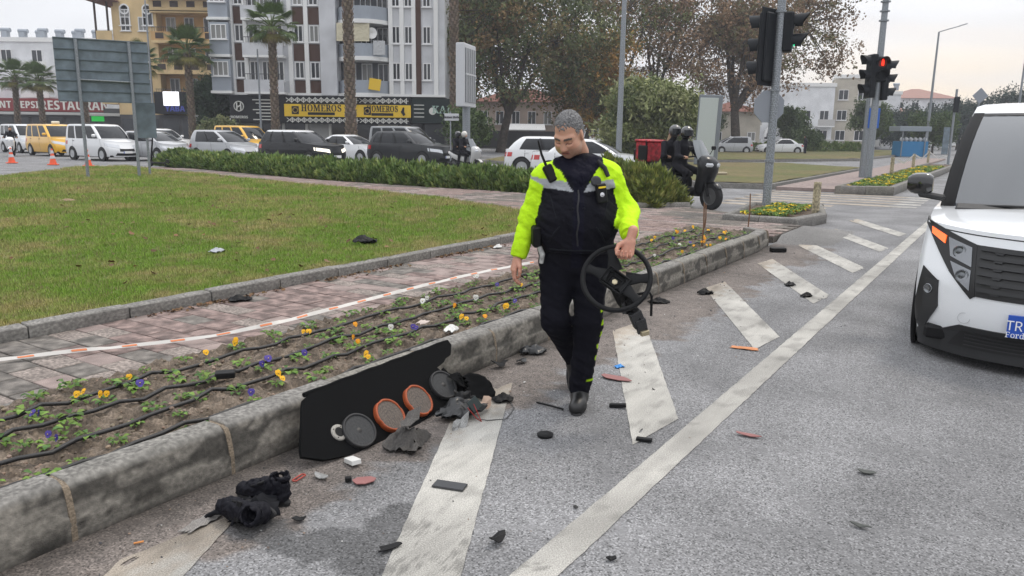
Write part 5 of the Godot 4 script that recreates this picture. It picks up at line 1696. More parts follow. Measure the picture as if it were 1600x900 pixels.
# o: shell settings, colours and kind
func car(nm: String, label: String, cat: String, at: Vector3, yaw: float, o: Dictionary) -> Node3D:
	var root := thing(nm, label, cat, at, yaw, o.get("group", "cars waiting on the side road"))
	var s := Shell.new()
	for key in ["L", "W", "H", "floor_y", "bow_f", "bow_r", "nose", "tail", "tuck", "cb", "ct", "wt", "belt"]:
		if o.has(key): s.set(key, o[key])
	s.deck = PackedVector2Array(o.deck)
	var paint: Material = o.paint
	var dark: Material = ms["black_plastic"]
	var glass: Material = o.get("glass", ms["car_glass"])
	var q: int = o.get("detail", 1)
	# body
	var rings := []
	var ts := [0.0, 0.05, 0.16, 0.3, 0.45, 0.55, 0.62, 0.75, 0.88, 0.96, 1.0]
	for t: float in ts:
		var ring := PackedVector3Array()
		for i in 20 * q: ring.append(s.body(i / (20.0 * q), t))
		for i in 12 * q: ring.append(s.body(1.0 + i / (12.0 * q), t))
		for i in 14 * q: ring.append(s.body(2.0 + i / (14.0 * q), t))
		for i in 12 * q: ring.append(s.body(3.0 + i / (12.0 * q), t))
		rings.append(ring)
	var body := MB.new().loft(rings, false)
	# bonnet and deck: strips between the two sides, slightly crowned
	var rows := []
	var nx := 40
	for i in nx + 1:
		var row := PackedVector3Array()
		var k := 1.0 + (i - 8) / float(nx - 16) if i >= 8 and i <= nx - 8 else 0.0
		for j in 13:
			var w := j / 12.0 * 2.0 - 1.0
			var p: Vector3
			if i < 8:
				var kk := 0.5 + 0.5 * pow(i / 8.0, 0.7)
				p = s.body(kk, 1.0)
			elif i > nx - 8:
				var kk := 2.5 - 0.5 * pow((nx - i) / 8.0, 0.7)
				p = s.body(kk, 1.0)
			else: p = s.body(minf(k, 1.9999), 1.0)
			# between the side points every x keeps the deck's height plus a crown
			row.append(Vector3(p.x, p.y + 0.035 * (1.0 - w * w) * minf(1.0, minf(i, nx - i) / 8.0), p.z * w))
		rows.append(row)
	body.loft(rows, false, true, false)
	part(root, "body", body, paint)
	part(root, "underbody", mbx(Vector3(0, s.floor_y + 0.02, 0), Vector3(s.L * 0.9, 0.1, s.W * 0.86), 0.02), dark)
	# roof
	rings = []
	for t: float in [0.86, 0.9, 0.95, 1.0]:
		var ring := PackedVector3Array()
		for i in 64: ring.append(s.cab(i / 16.0, t))
		rings.append(ring)
	for m in 3:
		var f: float = [0.93, 0.7, 0.35][m]
		var ring := PackedVector3Array()
		var mid := Vector3((s.ct.x + s.ct.y) * 0.5, 0, 0)
		for i in 64:
			var p := s.cab(i / 16.0, 1.0)
			ring.append(Vector3(lerpf(mid.x, p.x, f), s.H - 0.05 + 0.05 * [0.45, 0.85, 1.0][m], p.z * f))
		rings.append(ring)
	var rf := MB.new().loft(rings, true)
	part(root, "roof", rf, o.get("roof_paint", paint))
	# windows and pillars round the cabin
	var tw := 0.885
	var cuts: Array = o.get("side", [0.0, 0.03, 0.44, 0.48, 0.84, 1.0])  # along each side: pillar, window, pillar, window, pillar
	part(root, "windscreen", s.patch(1, [Vector2(0.05, 0.02), Vector2(0.95, 0.02), Vector2(0.95, tw), Vector2(0.05, tw)], 16, 8, 0.0, MB.new()), glass)
	for sd in 2:
		var f := func(x: float) -> float: return 1.0 + x if sd == 0 else 4.0 - x
		for i in range(1, cuts.size() - 1, 2):
			part(root, "side_window", s.patch(1, [Vector2(f.call(cuts[i]), 0.04), Vector2(f.call(cuts[i + 1]), 0.04), Vector2(f.call(cuts[i + 1]), tw), Vector2(f.call(cuts[i]), tw)], 6, 6, 0.0, MB.new()), o.get("side_glass", glass))
		for i in range(0, cuts.size() - 1, 2):
			var a: float = cuts[i]
			var b: float = cuts[i + 1]
			if i == 0: a = -0.06
			if i == cuts.size() - 2: b = 1.06
			part(root, "pillar", s.patch(1, [Vector2(f.call(a), 0.0), Vector2(f.call(b), 0.0), Vector2(f.call(b), 0.90), Vector2(f.call(a), 0.90)], 4, 6, 0.006, MB.new()), o.get("pillar_paint", paint) if i == 0 or i == cuts.size() - 2 or not o.get("dark_pillars", true) else dark)
	part(root, "rear_window", s.patch(1, [Vector2(2.06, 0.06), Vector2(2.94, 0.06), Vector2(2.94, tw), Vector2(2.06, tw)], 10, 6, 0.0, MB.new()), glass)
	# wheels in dark arches
	var wr: float = o.get("wr", 0.32)
	for x: float in o.get("axles", [s.L * 0.5 - 0.85, -s.L * 0.5 + 0.8]):
		for sd: float in [1.0, -1.0]:
			var z := absf(s.body(1.0 + clampf((s.L * 0.5 - s.bow_f - x) / (s.L - s.bow_f - s.bow_r), 0.01, 0.99), 0.3).z)
			var ar := MB.new().lathe([Vector2(wr * 1.16, -0.02), Vector2(wr * 1.16, 0.010), Vector2(wr * 1.05, 0.016), Vector2(0, 0.012)], 26, true, Basis(Vector3.RIGHT, PI / 2 * sd))
			part(root, "wheel_arch", ar, dark, Vector3(x, wr + 0.02, z * sd))
			wheel(root, Vector3(x, wr, (z - o.get("inset", 0.075)) * sd), wr, 0.22, sd, o.get("rim", M("rim_silver", 0.45, 0.46, 0.47, 0.35, {"metal": 0.7})), o.get("spokes", 5))
	if o.get("plain", false): return root
	# lamps, grille, bumpers
	var hl: Array = o.get("head", [0.70, 0.60, 1.03, 0.80])
	var lampm := M("lamp_glass", 0.55, 0.57, 0.60, 0.12, {"coat": 1.0})
	for sd in 2:
		var f := func(k: float) -> float: return k if sd == 0 else 1.0 - k
		part(root, "headlight", s.patch(0, [Vector2(f.call(hl[0]), hl[1]), Vector2(f.call(hl[2]), hl[1] + 0.07), Vector2(f.call(hl[2]), hl[3] + 0.05), Vector2(f.call(hl[0]), hl[3] - 0.02)], 8, 3, 0.012, MB.new()), o.get("lamp", lampm))
		var tl: Array = o.get("tail_lamp", [0.02, 0.62, 0.22, 0.86])
		var g := func(k: float) -> float: return 2.0 + k if sd == 0 else 3.0 - k
		part(root, "tail_light", s.patch(0, [Vector2(g.call(-0.06), tl[1] + 0.03), Vector2(g.call(tl[2]), tl[1]), Vector2(g.call(tl[2]), tl[3]), Vector2(g.call(-0.06), tl[3])], 8, 3, 0.012, MB.new()), ms["tail"])
		# mirrors
		var mp := s.cab(1.04 if sd == 0 else 3.96, 0.12)
		var zz := 1.0 if sd == 0 else -1.0
		part(root, "door_mirror", mbx(mp + Vector3(-0.02, 0.06, 0.13 * zz), Vector3(0.10, 0.14, 0.20), 0.035), o.get("mirror", paint))
		for hx: float in o.get("handles", [0.45, 0.78]):
			var k := 1.0 + hx if sd == 0 else 4.0 - hx
			var hp := s.body(k, 0.86)
			part(root, "door_handle", mbx(hp + Vector3(0, 0, 0.012 * zz), Vector3(0.16, 0.028, 0.03), 0.008), o.get("handle", paint))
		# shut lines of the doors
		for dx: float in o.get("doors", [0.12, 0.47, 0.80]):
			var k := 1.0 + dx if sd == 0 else 4.0 - dx
			part(root, "door_gap", s.patch(0, [Vector2(k - 0.002, 0.12), Vector2(k + 0.002, 0.12), Vector2(k + 0.002, 0.98), Vector2(k - 0.002, 0.98)], 1, 10, 0.0025, MB.new()), dark)
	var gr: Array = o.get("grille", [0.30, 0.44, 0.70, 0.62])
	part(root, "grille", s.patch(0, [Vector2(gr[0], gr[1]), Vector2(gr[2], gr[1]), Vector2(gr[2], gr[3]), Vector2(gr[0], gr[3])], 10, 3, 0.006, MB.new()), dark)
	part(root, "lower_intake", s.patch(0, [Vector2(0.16, 0.08), Vector2(0.84, 0.08), Vector2(0.80, 0.28), Vector2(0.20, 0.28)], 10, 2, 0.006, MB.new()), dark)
	if o.get("clad", false):
		part(root, "sill_cladding", s.patch(0, [Vector2(-0.1, -0.01), Vector2(3.9, -0.01), Vector2(3.9, 0.16), Vector2(-0.1, 0.16)], 60, 2, 0.010, MB.new()), dark)
	plate(root, Vector3(s.body(0.5, 0.36).x + 0.012, s.body(0.5, 0.36).y, 0), PI / 2, "")
	plate(root, Vector3(s.body(2.5, 0.55).x - 0.012, s.body(2.5, 0.55).y, 0), -PI / 2, "")
	return root

func delivery_van() -> void:
	var white := M("van_white", 0.76, 0.78, 0.80, 0.28, {"coat": 1.0})
	var s := {"L": 4.34, "W": 1.80, "H": 1.935, "floor_y": 0.19, "bow_f": 0.37, "nose": 0.12, "tuck": 0.035, "belt": 1.02,
		"deck": [Vector2(2.17, 0.93), Vector2(2.02, 0.965), Vector2(1.7, 1.0), Vector2(1.15, 1.055), Vector2(-2.17, 1.06)],
		"cb": Vector2(1.22, -2.12), "ct": Vector2(0.22, -2.02), "wt": 0.70, "paint": white, "plain": true, "detail": 2, "wr": 0.335, "inset": 0.13, "axles": [1.33, -1.36], "bow_r": 0.1,
		"side": [0.0, 0.03, 0.30, 0.34, 0.62, 0.66, 0.93, 1.0], "group": "", "pillar_paint": ms["black_plastic"], "spokes": 7,
		"glass": M("van_screen", 0.035, 0.042, 0.05, 0.05, {"spec": 1.0, "coat": 1.0})}
	var at := R(6.06, 0.325) + DU * 2.17
	var root := car("van", "white delivery van at the right with lit amber indicator and black grille", "van", at, YAW + PI, s)
	var sh := Shell.new()
	for key in ["L", "W", "H", "floor_y", "bow_f", "bow_r", "nose", "tuck", "cb", "ct", "wt", "belt"]: sh.set(key, s[key])
	sh.deck = PackedVector2Array(s.deck)
	# (lateral, height) on the nose > (k, t)
	var kt := func(z: float, y: float) -> Vector2:
		var t := clampf((y - sh.floor_y) / 0.745, -0.1, 1.05)
		var hw := absf(sh.body(1.0, t).z)
		var k := (z / hw + 1.0) * 0.5
		if z > hw: k = 1.0 + (z - hw) * 0.9
		if z < -hw: k = -(-z - hw) * 0.9
		return Vector2(k, t)
	var pp := func(nm: String, c: Array, off: float, m: Material, par: Node3D, nk := 8, nt := 6) -> MeshInstance3D:
		return part(par, nm, sh.patch(0, [kt.call(c[0], c[1]), kt.call(c[2], c[3]), kt.call(c[4], c[5]), kt.call(c[6], c[7])], nk, nt, off, MB.new()), m)
	var blk := M("van_black", 0.012, 0.012, 0.013, 0.42, {"tex": "grain", "size": 0.2})
	var satin := M("van_trim", 0.028, 0.029, 0.031, 0.55, {"tex": "grain", "size": 0.2, "n": "n_grain", "ns": 0.1})
	# grille with bars
	var gr: MeshInstance3D = pp.call("grille", [-0.50, 0.525, 0.50, 0.525, 0.53, 0.845, -0.53, 0.845], 0.008, blk, root, 20, 6)
	for i in 6:
		var y := 0.562 + i * 0.05
		pp.call("grille_bar", [-0.47, y, 0.47, y, 0.47, y + 0.027, -0.47, y + 0.027], 0.026, satin, gr, 24, 2)
		for x: float in [-0.36, -0.12, 0.12, 0.36]:
			pp.call("bar_step", [x - 0.02, y - 0.012, x + 0.02, y - 0.012, x + 0.035, y + 0.004, x - 0.035, y + 0.004], 0.022, satin, gr, 3, 1)
	# badge
	var bx := sh.body(0.5, 0.86).x
	part(gr, "badge", MB.new().lathe([Vector2(0, 0), Vector2(0.085, 0.0), Vector2(0.08, 0.012), Vector2(0, 0.016)], 24, true, Basis(Vector3.BACK, -PI / 2).scaled(Vector3(1, 0.45, 1))), M("badge_blue", 0.01, 0.04, 0.2, 0.25, {"coat": 1.0}), Vector3(bx + 0.02, 0.74, 0))
	for sd: float in [1.0, -1.0]:
		var X := func(c: Array) -> Array:
			var d := c.duplicate()
			for i in 4: d[i * 2] *= sd
			return d
		# headlight: black housing, clear reflectors, amber strip
		var hl: MeshInstance3D = pp.call("headlight", X.call([0.475, 0.52, 0.66, 0.66, 0.86, 0.955, 0.50, 0.845]), 0.010, blk, root, 10, 8)
		pp.call("housing_foot", X.call([0.50, 0.50, 0.47, 0.53, 0.62, 0.66, 0.66, 0.655]), 0.007, blk, hl, 4, 3)
		pp.call("clear_lens", X.call([0.515, 0.70, 0.655, 0.745, 0.68, 0.862, 0.525, 0.822]), 0.016, M("reflector", 0.20, 0.21, 0.225, 0.18, {"metal": 0.7, "coat": 1.0}), hl, 6, 5)
		pp.call("clear_lens", X.call([0.51, 0.555, 0.60, 0.615, 0.65, 0.715, 0.515, 0.68]), 0.016, ms["reflector"], hl, 6, 5)
		pp.call("indicator", X.call([0.70, 0.815, 0.795, 0.862, 0.80, 0.905, 0.695, 0.868]), 0.018, M("amber_lit", 0.75, 0.22, 0.03, 0.2, {"emit": Color(1.0, 0.30, 0.04), "energy": 0.9, "coat": 1.0}) if sd > 0 else M("amber_unlit", 0.5, 0.16, 0.03, 0.2, {"coat": 1.0}), hl, 5, 3)
		for c: Array in [[0.60, 0.785], [0.565, 0.64]]:
			var k: Vector2 = kt.call(c[0] * sd, c[1])
			var p := sh.body(k.x, k.y)
			part(hl, "projector", MB.new().lathe([Vector2(0.046, -0.03), Vector2(0.046, 0.020), Vector2(0.038, 0.024), Vector2(0.034, 0.012), Vector2(0.02, 0.020), Vector2(0.0, 0.023)], 22, true, Basis.from_euler(Vector3(0, -0.35 * sd, -PI / 2 + 0.1), EULER_ORDER_YXZ)), M("projector", 0.10, 0.11, 0.12, 0.08, {"metal": 0.6, "coat": 1.0}), p)
		# fog lamp niche
		var fg: MeshInstance3D = pp.call("fog_lamp_niche", X.call([0.78, 0.225, 0.855, 0.26, 0.83, 0.645, 0.72, 0.575]), 0.007, blk, root, 5, 8)
		pp.call("niche_fin", X.call([0.70, 0.40, 0.80, 0.33, 0.80, 0.57, 0.715, 0.578]), 0.011, satin, fg, 4, 5)
		pp.call("niche_fin", X.call([0.70, 0.40, 0.775, 0.225, 0.83, 0.25, 0.80, 0.37]), 0.013, satin, fg, 4, 3)
		var k2: Vector2 = kt.call(0.772 * sd, 0.505)
		part(fg, "fog_lamp", MB.new().lathe([Vector2(0.036, -0.02), Vector2(0.036, 0.018), Vector2(0.029, 0.020), Vector2(0.025, 0.010), Vector2(0, 0.016)], 20, true, Basis.from_euler(Vector3(0, -0.6 * sd, -PI / 2), EULER_ORDER_YXZ)), ms["reflector"], sh.body(k2.x, k2.y))
		# mirror
		var mir := part(root, "door_mirror", MB.new().loft(mirror_rings(sd), true), M("mirror_black", 0.012, 0.012, 0.013, 0.12, {"coat": 1.0}))
		part(mir, "mirror_arm", mbx(Vector3(0.98, 1.14, 0.90 * sd), Vector3(0.10, 0.05, 0.20), 0.015, Basis.from_euler(Vector3(-0.15 * sd, 0, 0))), satin)
	# lower bumper: black skirt with an intake
	var lb := MB.new()
	sh.patch(0, [Vector2(-0.22, -0.14), Vector2(1.22, -0.14), Vector2(1.12, 0.075), Vector2(-0.12, 0.075)], 40, 4, 0.012, lb)
	var skirt := part(root, "lower_bumper", lb, satin)
	pp.call("lower_bumper_lip", [-0.66, 0.245, 0.66, 0.245, 0.55, 0.305, -0.55, 0.305], 0.011, satin, skirt, 24, 2)
	pp.call("intake", [-0.60, 0.15, 0.60, 0.15, 0.53, 0.27, -0.53, 0.27], 0.016, blk, skirt, 24, 3)
	for i in 4:
		var y := 0.165 + i * 0.027
		pp.call("intake_bar", [-0.5, y, 0.5, y, 0.5, y + 0.008, -0.5, y + 0.008], 0.022, satin, skirt, 20, 1)
	# towing cap: a thin round joint
	var k3: Vector2 = kt.call(0.525, 0.36)
	part(root, "towing_cap", MB.new().tube(range(25).map(func(i): return Vector3(-0.010 * cos(TAU * i / 24), 0.038 * sin(TAU * i / 24), 0.038 * cos(TAU * i / 24))), 0.0016, 5, false), M("joint_grey", 0.4, 0.41, 0.42, 0.5), sh.body(k3.x, k3.y))
	# plate
	var px := sh.body(0.5, 0.2).x + 0.022
	var pl := part(root, "number_plate", mbx(Vector3(px, 0.37, 0), Vector3(0.014, 0.155, 0.53), 0.003), M("plate_blue_all", 0.012, 0.075, 0.42, 0.35))
	part(pl, "plate_letters", text("TR", 0.062, 0.004), M("white_letters", 0.8, 0.8, 0.8, 0.5), Vector3(px + 0.009, 0.375, 0.225), Basis(Vector3.UP, PI / 2))
	part(pl, "plate_letters", text("Ford", 0.036, 0.004, "Droid Serif"), ms["white_letters"], Vector3(px + 0.009, 0.312, 0.215), Basis(Vector3.UP, PI / 2))
	# bonnet joint, wipers
	part(root, "bonnet_joint", sh.patch(0, [Vector2(0.03, 0.955), Vector2(0.97, 0.955), Vector2(0.97, 0.965), Vector2(0.03, 0.965)], 30, 1, 0.002, MB.new()), blk)
	part(root, "cowl", mbx(Vector3(1.16, 1.072, 0), Vector3(0.14, 0.03, 1.42), 0.012, Basis(Vector3.BACK, -0.25)), satin)
	for w: Array in [[0.62, -0.10], [0.0, -0.62]]:
		var wp := []
		for i in 7:
			var q := sh.cab((lerpf(w[0], w[1], i / 6.0) / 0.86 + 1.0) * 0.5, 0.035 + 0.018 * sin(i / 6.0 * PI))
			wp.append(q + Vector3(0.03, 0.02, 0))
		part(root, "wiper", MB.new().tube(wp, 0.011, 6), blk)
	# a darker band where the screen meets the roof
	part(root, "screen_header", sh.patch(1, [Vector2(0.03, 0.86), Vector2(0.97, 0.86), Vector2(0.97, 0.895), Vector2(0.03, 0.895)], 14, 2, 0.004, MB.new()), blk)

func mirror_rings(sd: float) -> Array:
	var rings := []
	for i in 7:
		var t := i / 6.0
		var ring := PackedVector3Array()
		for j in 16:
			var a := TAU * j / 16
			var c := signf(cos(a)) * pow(absf(cos(a)), 0.6)
			var q := signf(sin(a)) * pow(absf(sin(a)), 0.6)
			var e := 1.0 - 0.35 * pow(absf(t * 2.0 - 1.0), 4.0)
			ring.append(Vector3(0.98 + c * 0.075 * e - 0.03 * t, 1.235 + q * 0.095 * e * (1.0 - 0.12 * t), (0.90 + t * 0.19) * sd))
		rings.append(ring)
	return rings

func traffic() -> void:
	var paint := func(k: String, r: float, g: float, b: float) -> Material: return M("paint_" + k, r, g, b, 0.3, {"coat": 1.0 if r > 0.1 else 0.35, "spec": 0.5 if r > 0.1 else 0.3})
	var wht: Material = paint.call("white", 0.70, 0.71, 0.72)
	var slv: Material = paint.call("silver", 0.36, 0.37, 0.385)
	var gry: Material = paint.call("grey", 0.035, 0.037, 0.04)
	var blk: Material = paint.call("black", 0.012, 0.013, 0.015)
	var yel: Material = paint.call("yellow", 0.80, 0.43, 0.01)
	var H0 := -0.576   # heading of the side road, to the right and towards the camera
	var van := {"L": 4.4, "W": 1.80, "H": 1.84, "belt": 1.08, "deck": [Vector2(2.2, 0.84), Vector2(2.0, 0.96), Vector2(1.2, 1.10), Vector2(-2.2, 1.10)], "cb": Vector2(1.35, -2.14), "ct": Vector2(0.45, -2.06), "wt": 0.72, "nose": 0.22, "bow_r": 0.1, "side": [0.0, 0.03, 0.32, 0.37, 0.66, 0.70, 0.94, 1.0], "dark_pillars": false, "handle": ms["black_plastic"], "grille": [0.28, 0.42, 0.72, 0.6]}
	var mpv := {"L": 4.05, "W": 1.7, "H": 1.62, "belt": 0.98, "deck": [Vector2(2.02, 0.72), Vector2(1.85, 0.84), Vector2(1.1, 1.0), Vector2(-2.02, 1.0)], "cb": Vector2(1.25, -1.95), "ct": Vector2(0.05, -1.72), "wt": 0.6, "nose": 0.22}
	var suv := {"L": 4.4, "W": 1.84, "H": 1.66, "belt": 1.06, "floor_y": 0.27, "deck": [Vector2(2.2, 0.90), Vector2(2.05, 0.98), Vector2(1.0, 1.08), Vector2(-2.2, 1.1)], "cb": Vector2(1.1, -2.12), "ct": Vector2(0.2, -1.75), "wt": 0.63, "nose": 0.12, "wr": 0.36, "clad": true, "side": [0.0, 0.03, 0.36, 0.40, 0.72, 0.76, 0.92, 1.0]}
	var sed := {"L": 4.55, "W": 1.8, "H": 1.46, "belt": 0.93, "deck": [Vector2(2.27, 0.70), Vector2(2.1, 0.80), Vector2(1.0, 0.95), Vector2(-1.5, 0.98), Vector2(-2.27, 0.99)], "cb": Vector2(1.05, -1.75), "ct": Vector2(0.05, -0.95), "wt": 0.58, "nose": 0.2}
	var hat := {"L": 4.2, "W": 1.79, "H": 1.52, "belt": 0.98, "floor_y": 0.24, "deck": [Vector2(2.1, 0.78), Vector2(1.95, 0.88), Vector2(0.95, 0.98), Vector2(-2.1, 1.02)], "cb": Vector2(1.0, -2.0), "ct": Vector2(0.1, -1.45), "wt": 0.58, "nose": 0.16, "wr": 0.34, "clad": true}
	var list := [
		["parked_van", "white small van with roof rails behind the three traffic cones", "van", Vector3(-21.3, 0, -40.5), H0, van, {"paint": wht}],
		["taxi_van", "yellow van with dark side windows just behind the white van by the cones", "taxi", Vector3(-27.1, 0, -46.2), H0 - 0.08, van, {"paint": yel}],
		["parked_van", "white van at the far left edge behind the scooter rider", "van", Vector3(-32.2, 0, -51.5), H0 - 0.1, van, {"paint": wht, "floor_y": 0.24}],
		["car", "pale silver car whose front shows right of the road sign's posts", "car", Vector3(-18.6, 0, -40.6), H0 + 0.05, mpv, {"paint": slv, "H": 1.52}],
		["car", "white tall car behind the pale silver car, near the blank white screen", "car", Vector3(-21.3, 0, -47.3), H0, suv, {"paint": wht}],
		["car", "silver hatchback between the electric scooter and the yellow van", "car", Vector3(-14.9, 0, -40.3), H0 + 0.02, mpv, {"paint": slv}],
		["yellow_van", "yellow passenger van behind the silver hatchback, under the dark HOMEROS board", "van", Vector3(-16.2, 0, -47.3), H0, van, {"paint": yel, "H": 1.9}],
		["car", "black suv with white roof and lit headlights behind the hedge", "car", Vector3(-9.7, 0, -35.9), H0, suv, {"paint": blk, "roof_paint": wht, "lamp": M("lamp_lit", 0.8, 0.8, 0.78, 0.2, {"emit": Color(1.0, 0.95, 0.85), "energy": 0.9})}],
		["car", "white saloon car half hidden behind the black suv with white roof", "car", Vector3(-8.6, 0, -41.5), H0, sed, {"paint": wht}],
		["grey_van", "silver grey van behind the dark grey suv", "van", Vector3(-5.9, 0, -43.4), H0 + 0.1, van, {"paint": paint.call("van_grey", 0.22, 0.23, 0.24), "H": 1.95}],
		["car", "dark grey suv behind the hedge, next to the couple on the scooter", "car", Vector3(-4.9, 0, -37.4), H0 + 0.02, suv, {"paint": gry}],
		["car", "white compact car with black wheel arches left behind the walking person", "car", Vector3(1.75, 0, -30.6), -0.18, hat, {"paint": wht}],
		["car", "white low car whose windscreen shows right behind the walking person's shoulder", "car", Vector3(2.9, 0, -27.9), -0.22, sed, {"paint": wht}],
		["far_car", "silver hatchback parked beyond the far lawn, left of the white saloon", "car", Vector3(20.6, 0, -74.2), PI + 0.1, mpv, {"paint": slv, "group": "cars parked beyond the far lawn"}],
		["far_car", "white saloon parked beyond the far lawn beside the dark clothed pedestrian", "car", Vector3(25.7, 0, -75.7), PI + 0.05, sed, {"paint": wht, "group": "cars parked beyond the far lawn"}],
		["far_car", "dark car parked behind the silver hatchback beyond the far lawn", "car", Vector3(18.6, 0, -80.0), PI, hat, {"paint": gry, "group": "cars parked beyond the far lawn"}],
		["far_car", "white car under the far trees, right of the dark clothed pedestrian", "car", Vector3(33.5, 0, -92.0), PI - 0.3, mpv, {"paint": wht, "group": "cars parked beyond the far lawn"}],
	]
	for e in list:
		var o: Dictionary = e[5].duplicate()
		o.merge(e[6], true)
		var c := car(e[0], e[1], e[2], e[3], e[4], o)
		if e[0] == "parked_van" or e[0] == "taxi_van":
			for s: float in [-1.0, 1.0]:
				part(c, "roof_rail", mbx(Vector3(-0.7, o.H + 0.02, 0.62 * s), Vector3(2.3, 0.03, 0.035), 0.01), ms["black_plastic"])
		if e[0] == "taxi_van":
			part(c, "roof_sign", mbx(Vector3(0.2, 1.92, 0), Vector3(0.16, 0.15, 0.42), 0.03), M("taxi_sign", 0.75, 0.72, 0.6, 0.4))

# ---------------------------------------------------------------- two wheelers and their riders; x forward
func scooter(nm: String, label: String, cat: String, at: Vector3, yaw: float, paint: Material, screen: bool, sc := 1.0) -> Node3D:
	var r := thing(nm, label, cat, at, yaw)
	var dk: Material = ms["black_plastic"]
	var seat_m := M("seat_skin", 0.015, 0.015, 0.016, 0.55)
	wheel(r, Vector3(0.74, 0.27, 0), 0.27, 0.12, 1.0, M("rim_dark", 0.16, 0.16, 0.165, 0.4, {"metal": 0.6}), 6)
	wheel(r, Vector3(-0.70, 0.26, 0), 0.26, 0.14, 1.0, ms["rim_dark"], 6)
	for s: float in [-1.0, 1.0]:
		part(r, "fork", MB.new().tube([Vector3(0.74, 0.27, 0.095 * s), Vector3(0.62, 0.62, 0.09 * s), Vector3(0.52, 0.85, 0.07 * s)], [0.024, 0.026, 0.03], 8), dk)
	var ring := func(c: Vector3, wx: float, wz: float, pw := 0.7, tilt := 0.0) -> PackedVector3Array:
		var o := PackedVector3Array()
		for j in 18:
			var a := TAU * j / 18
			var q := Vector3(signf(cos(a)) * pow(absf(cos(a)), pw) * wx, 0, signf(sin(a)) * pow(absf(sin(a)), pw) * wz)
			o.append(c + Basis(Vector3.BACK, tilt) * q)
		return o
	var vr := func(c: Vector3, wy: float, wz: float, pw := 0.7) -> PackedVector3Array:
		var o := PackedVector3Array()
		for j in 18:
			var a := TAU * j / 18
			o.append(c + Vector3(0, signf(cos(a)) * pow(absf(cos(a)), pw) * wy, signf(sin(a)) * pow(absf(sin(a)), pw) * wz))
		return o
	# front shield, pointed at the front, with a beak
	part(r, "front_shield", MB.new().loft([ring.call(Vector3(0.44, 0.32, 0), 0.10, 0.14), ring.call(Vector3(0.52, 0.50, 0), 0.15, 0.21, 0.85, 0.3), ring.call(Vector3(0.60, 0.70, 0), 0.20, 0.23, 0.95, 0.35), ring.call(Vector3(0.62, 0.86, 0), 0.20, 0.24, 0.95, 0.4), ring.call(Vector3(0.54, 1.00, 0), 0.14, 0.20, 0.9, 0.4), ring.call(Vector3(0.46, 1.06, 0), 0.06, 0.12, 0.9, 0.4)]), paint)
	var fd := MB.new()
	var rows := []
	for i in 12:
		var a := deg_to_rad(35 + i * 11.0)
		var row := PackedVector3Array()
		for j in 7:
			var b := (j - 3) / 3.0
			row.append(Vector3(0.74 + cos(a) * (0.30 - 0.03 * b * b), 0.27 + sin(a) * (0.30 - 0.03 * b * b), b * 0.085))
		rows.append(row)
	part(r, "front_fender", fd.loft(rows, false, true, false), paint)
	for s: float in [-1.0, 1.0]:
		part(r, "headlight", mbx(Vector3(0.73, 0.88, 0.105 * s), Vector3(0.14, 0.095, 0.16), 0.03, Basis.from_euler(Vector3(0.0, -0.5 * s, 0.5), EULER_ORDER_YXZ)), M("lamp_glass", 0.55, 0.57, 0.60, 0.12, {"coat": 1.0}))
	part(r, "footboard", MB.new().loft([vr.call(Vector3(0.45, 0.34, 0), 0.09, 0.2), vr.call(Vector3(0.0, 0.33, 0), 0.10, 0.22), vr.call(Vector3(-0.3, 0.40, 0), 0.16, 0.2)]), dk)
	part(r, "tail_body", MB.new().loft([vr.call(Vector3(0.06, 0.50, 0), 0.14, 0.14), vr.call(Vector3(-0.25, 0.56, 0), 0.17, 0.19), vr.call(Vector3(-0.65, 0.66, 0), 0.13, 0.18), vr.call(Vector3(-0.98, 0.78, 0), 0.06, 0.10)]), paint)
	part(r, "seat", MB.new().loft([vr.call(Vector3(0.12, 0.68, 0), 0.05, 0.10), vr.call(Vector3(-0.08, 0.74, 0), 0.07, 0.16), vr.call(Vector3(-0.38, 0.77, 0), 0.07, 0.17), vr.call(Vector3(-0.46, 0.83, 0), 0.075, 0.16), vr.call(Vector3(-0.85, 0.86, 0), 0.05, 0.12)]), seat_m)
	part(r, "handlebar", MB.new().tube([Vector3(0.28, 1.03, -0.36), Vector3(0.36, 1.05, -0.2), Vector3(0.42, 1.06, 0), Vector3(0.36, 1.05, 0.2), Vector3(0.28, 1.03, 0.36)], 0.017, 8), dk)
	for s: float in [-1.0, 1.0]:
		var m := part(r, "mirror", mbx(Vector3(0.42, 1.22, 0.33 * s), Vector3(0.04, 0.08, 0.13), 0.018), dk)
		part(m, "mirror_stalk", MB.new().tube([Vector3(0.40, 1.05, 0.22 * s), Vector3(0.42, 1.19, 0.31 * s)], 0.008, 6), dk)
	if screen:
		rows = []
		for i in 7:
			var row := PackedVector3Array()
			var t := i / 6.0
			for j in 9:
				var b := (j - 4) / 4.0
				row.append(Vector3(0.62 - t * 0.26 - 0.10 * b * b, 0.98 + t * 0.40, b * (0.20 - 0.08 * t * t)))
			rows.append(row)
		part(r, "windshield", MB.new().loft(rows, false, true, false), M("smoked_screen", 0.22, 0.235, 0.25, 0.1, {"alpha": 0.85}))
	part(r, "exhaust", MB.new().tube([Vector3(-0.15, 0.25, 0.13), Vector3(-0.5, 0.26, 0.18), Vector3(-0.95, 0.36, 0.19)], [0.03, 0.055, 0.05], 10), dk)
	part(r, "tail_light", mbx(Vector3(-1.0, 0.80, 0), Vector3(0.06, 0.06, 0.16), 0.02), ms["tail"])
	return r

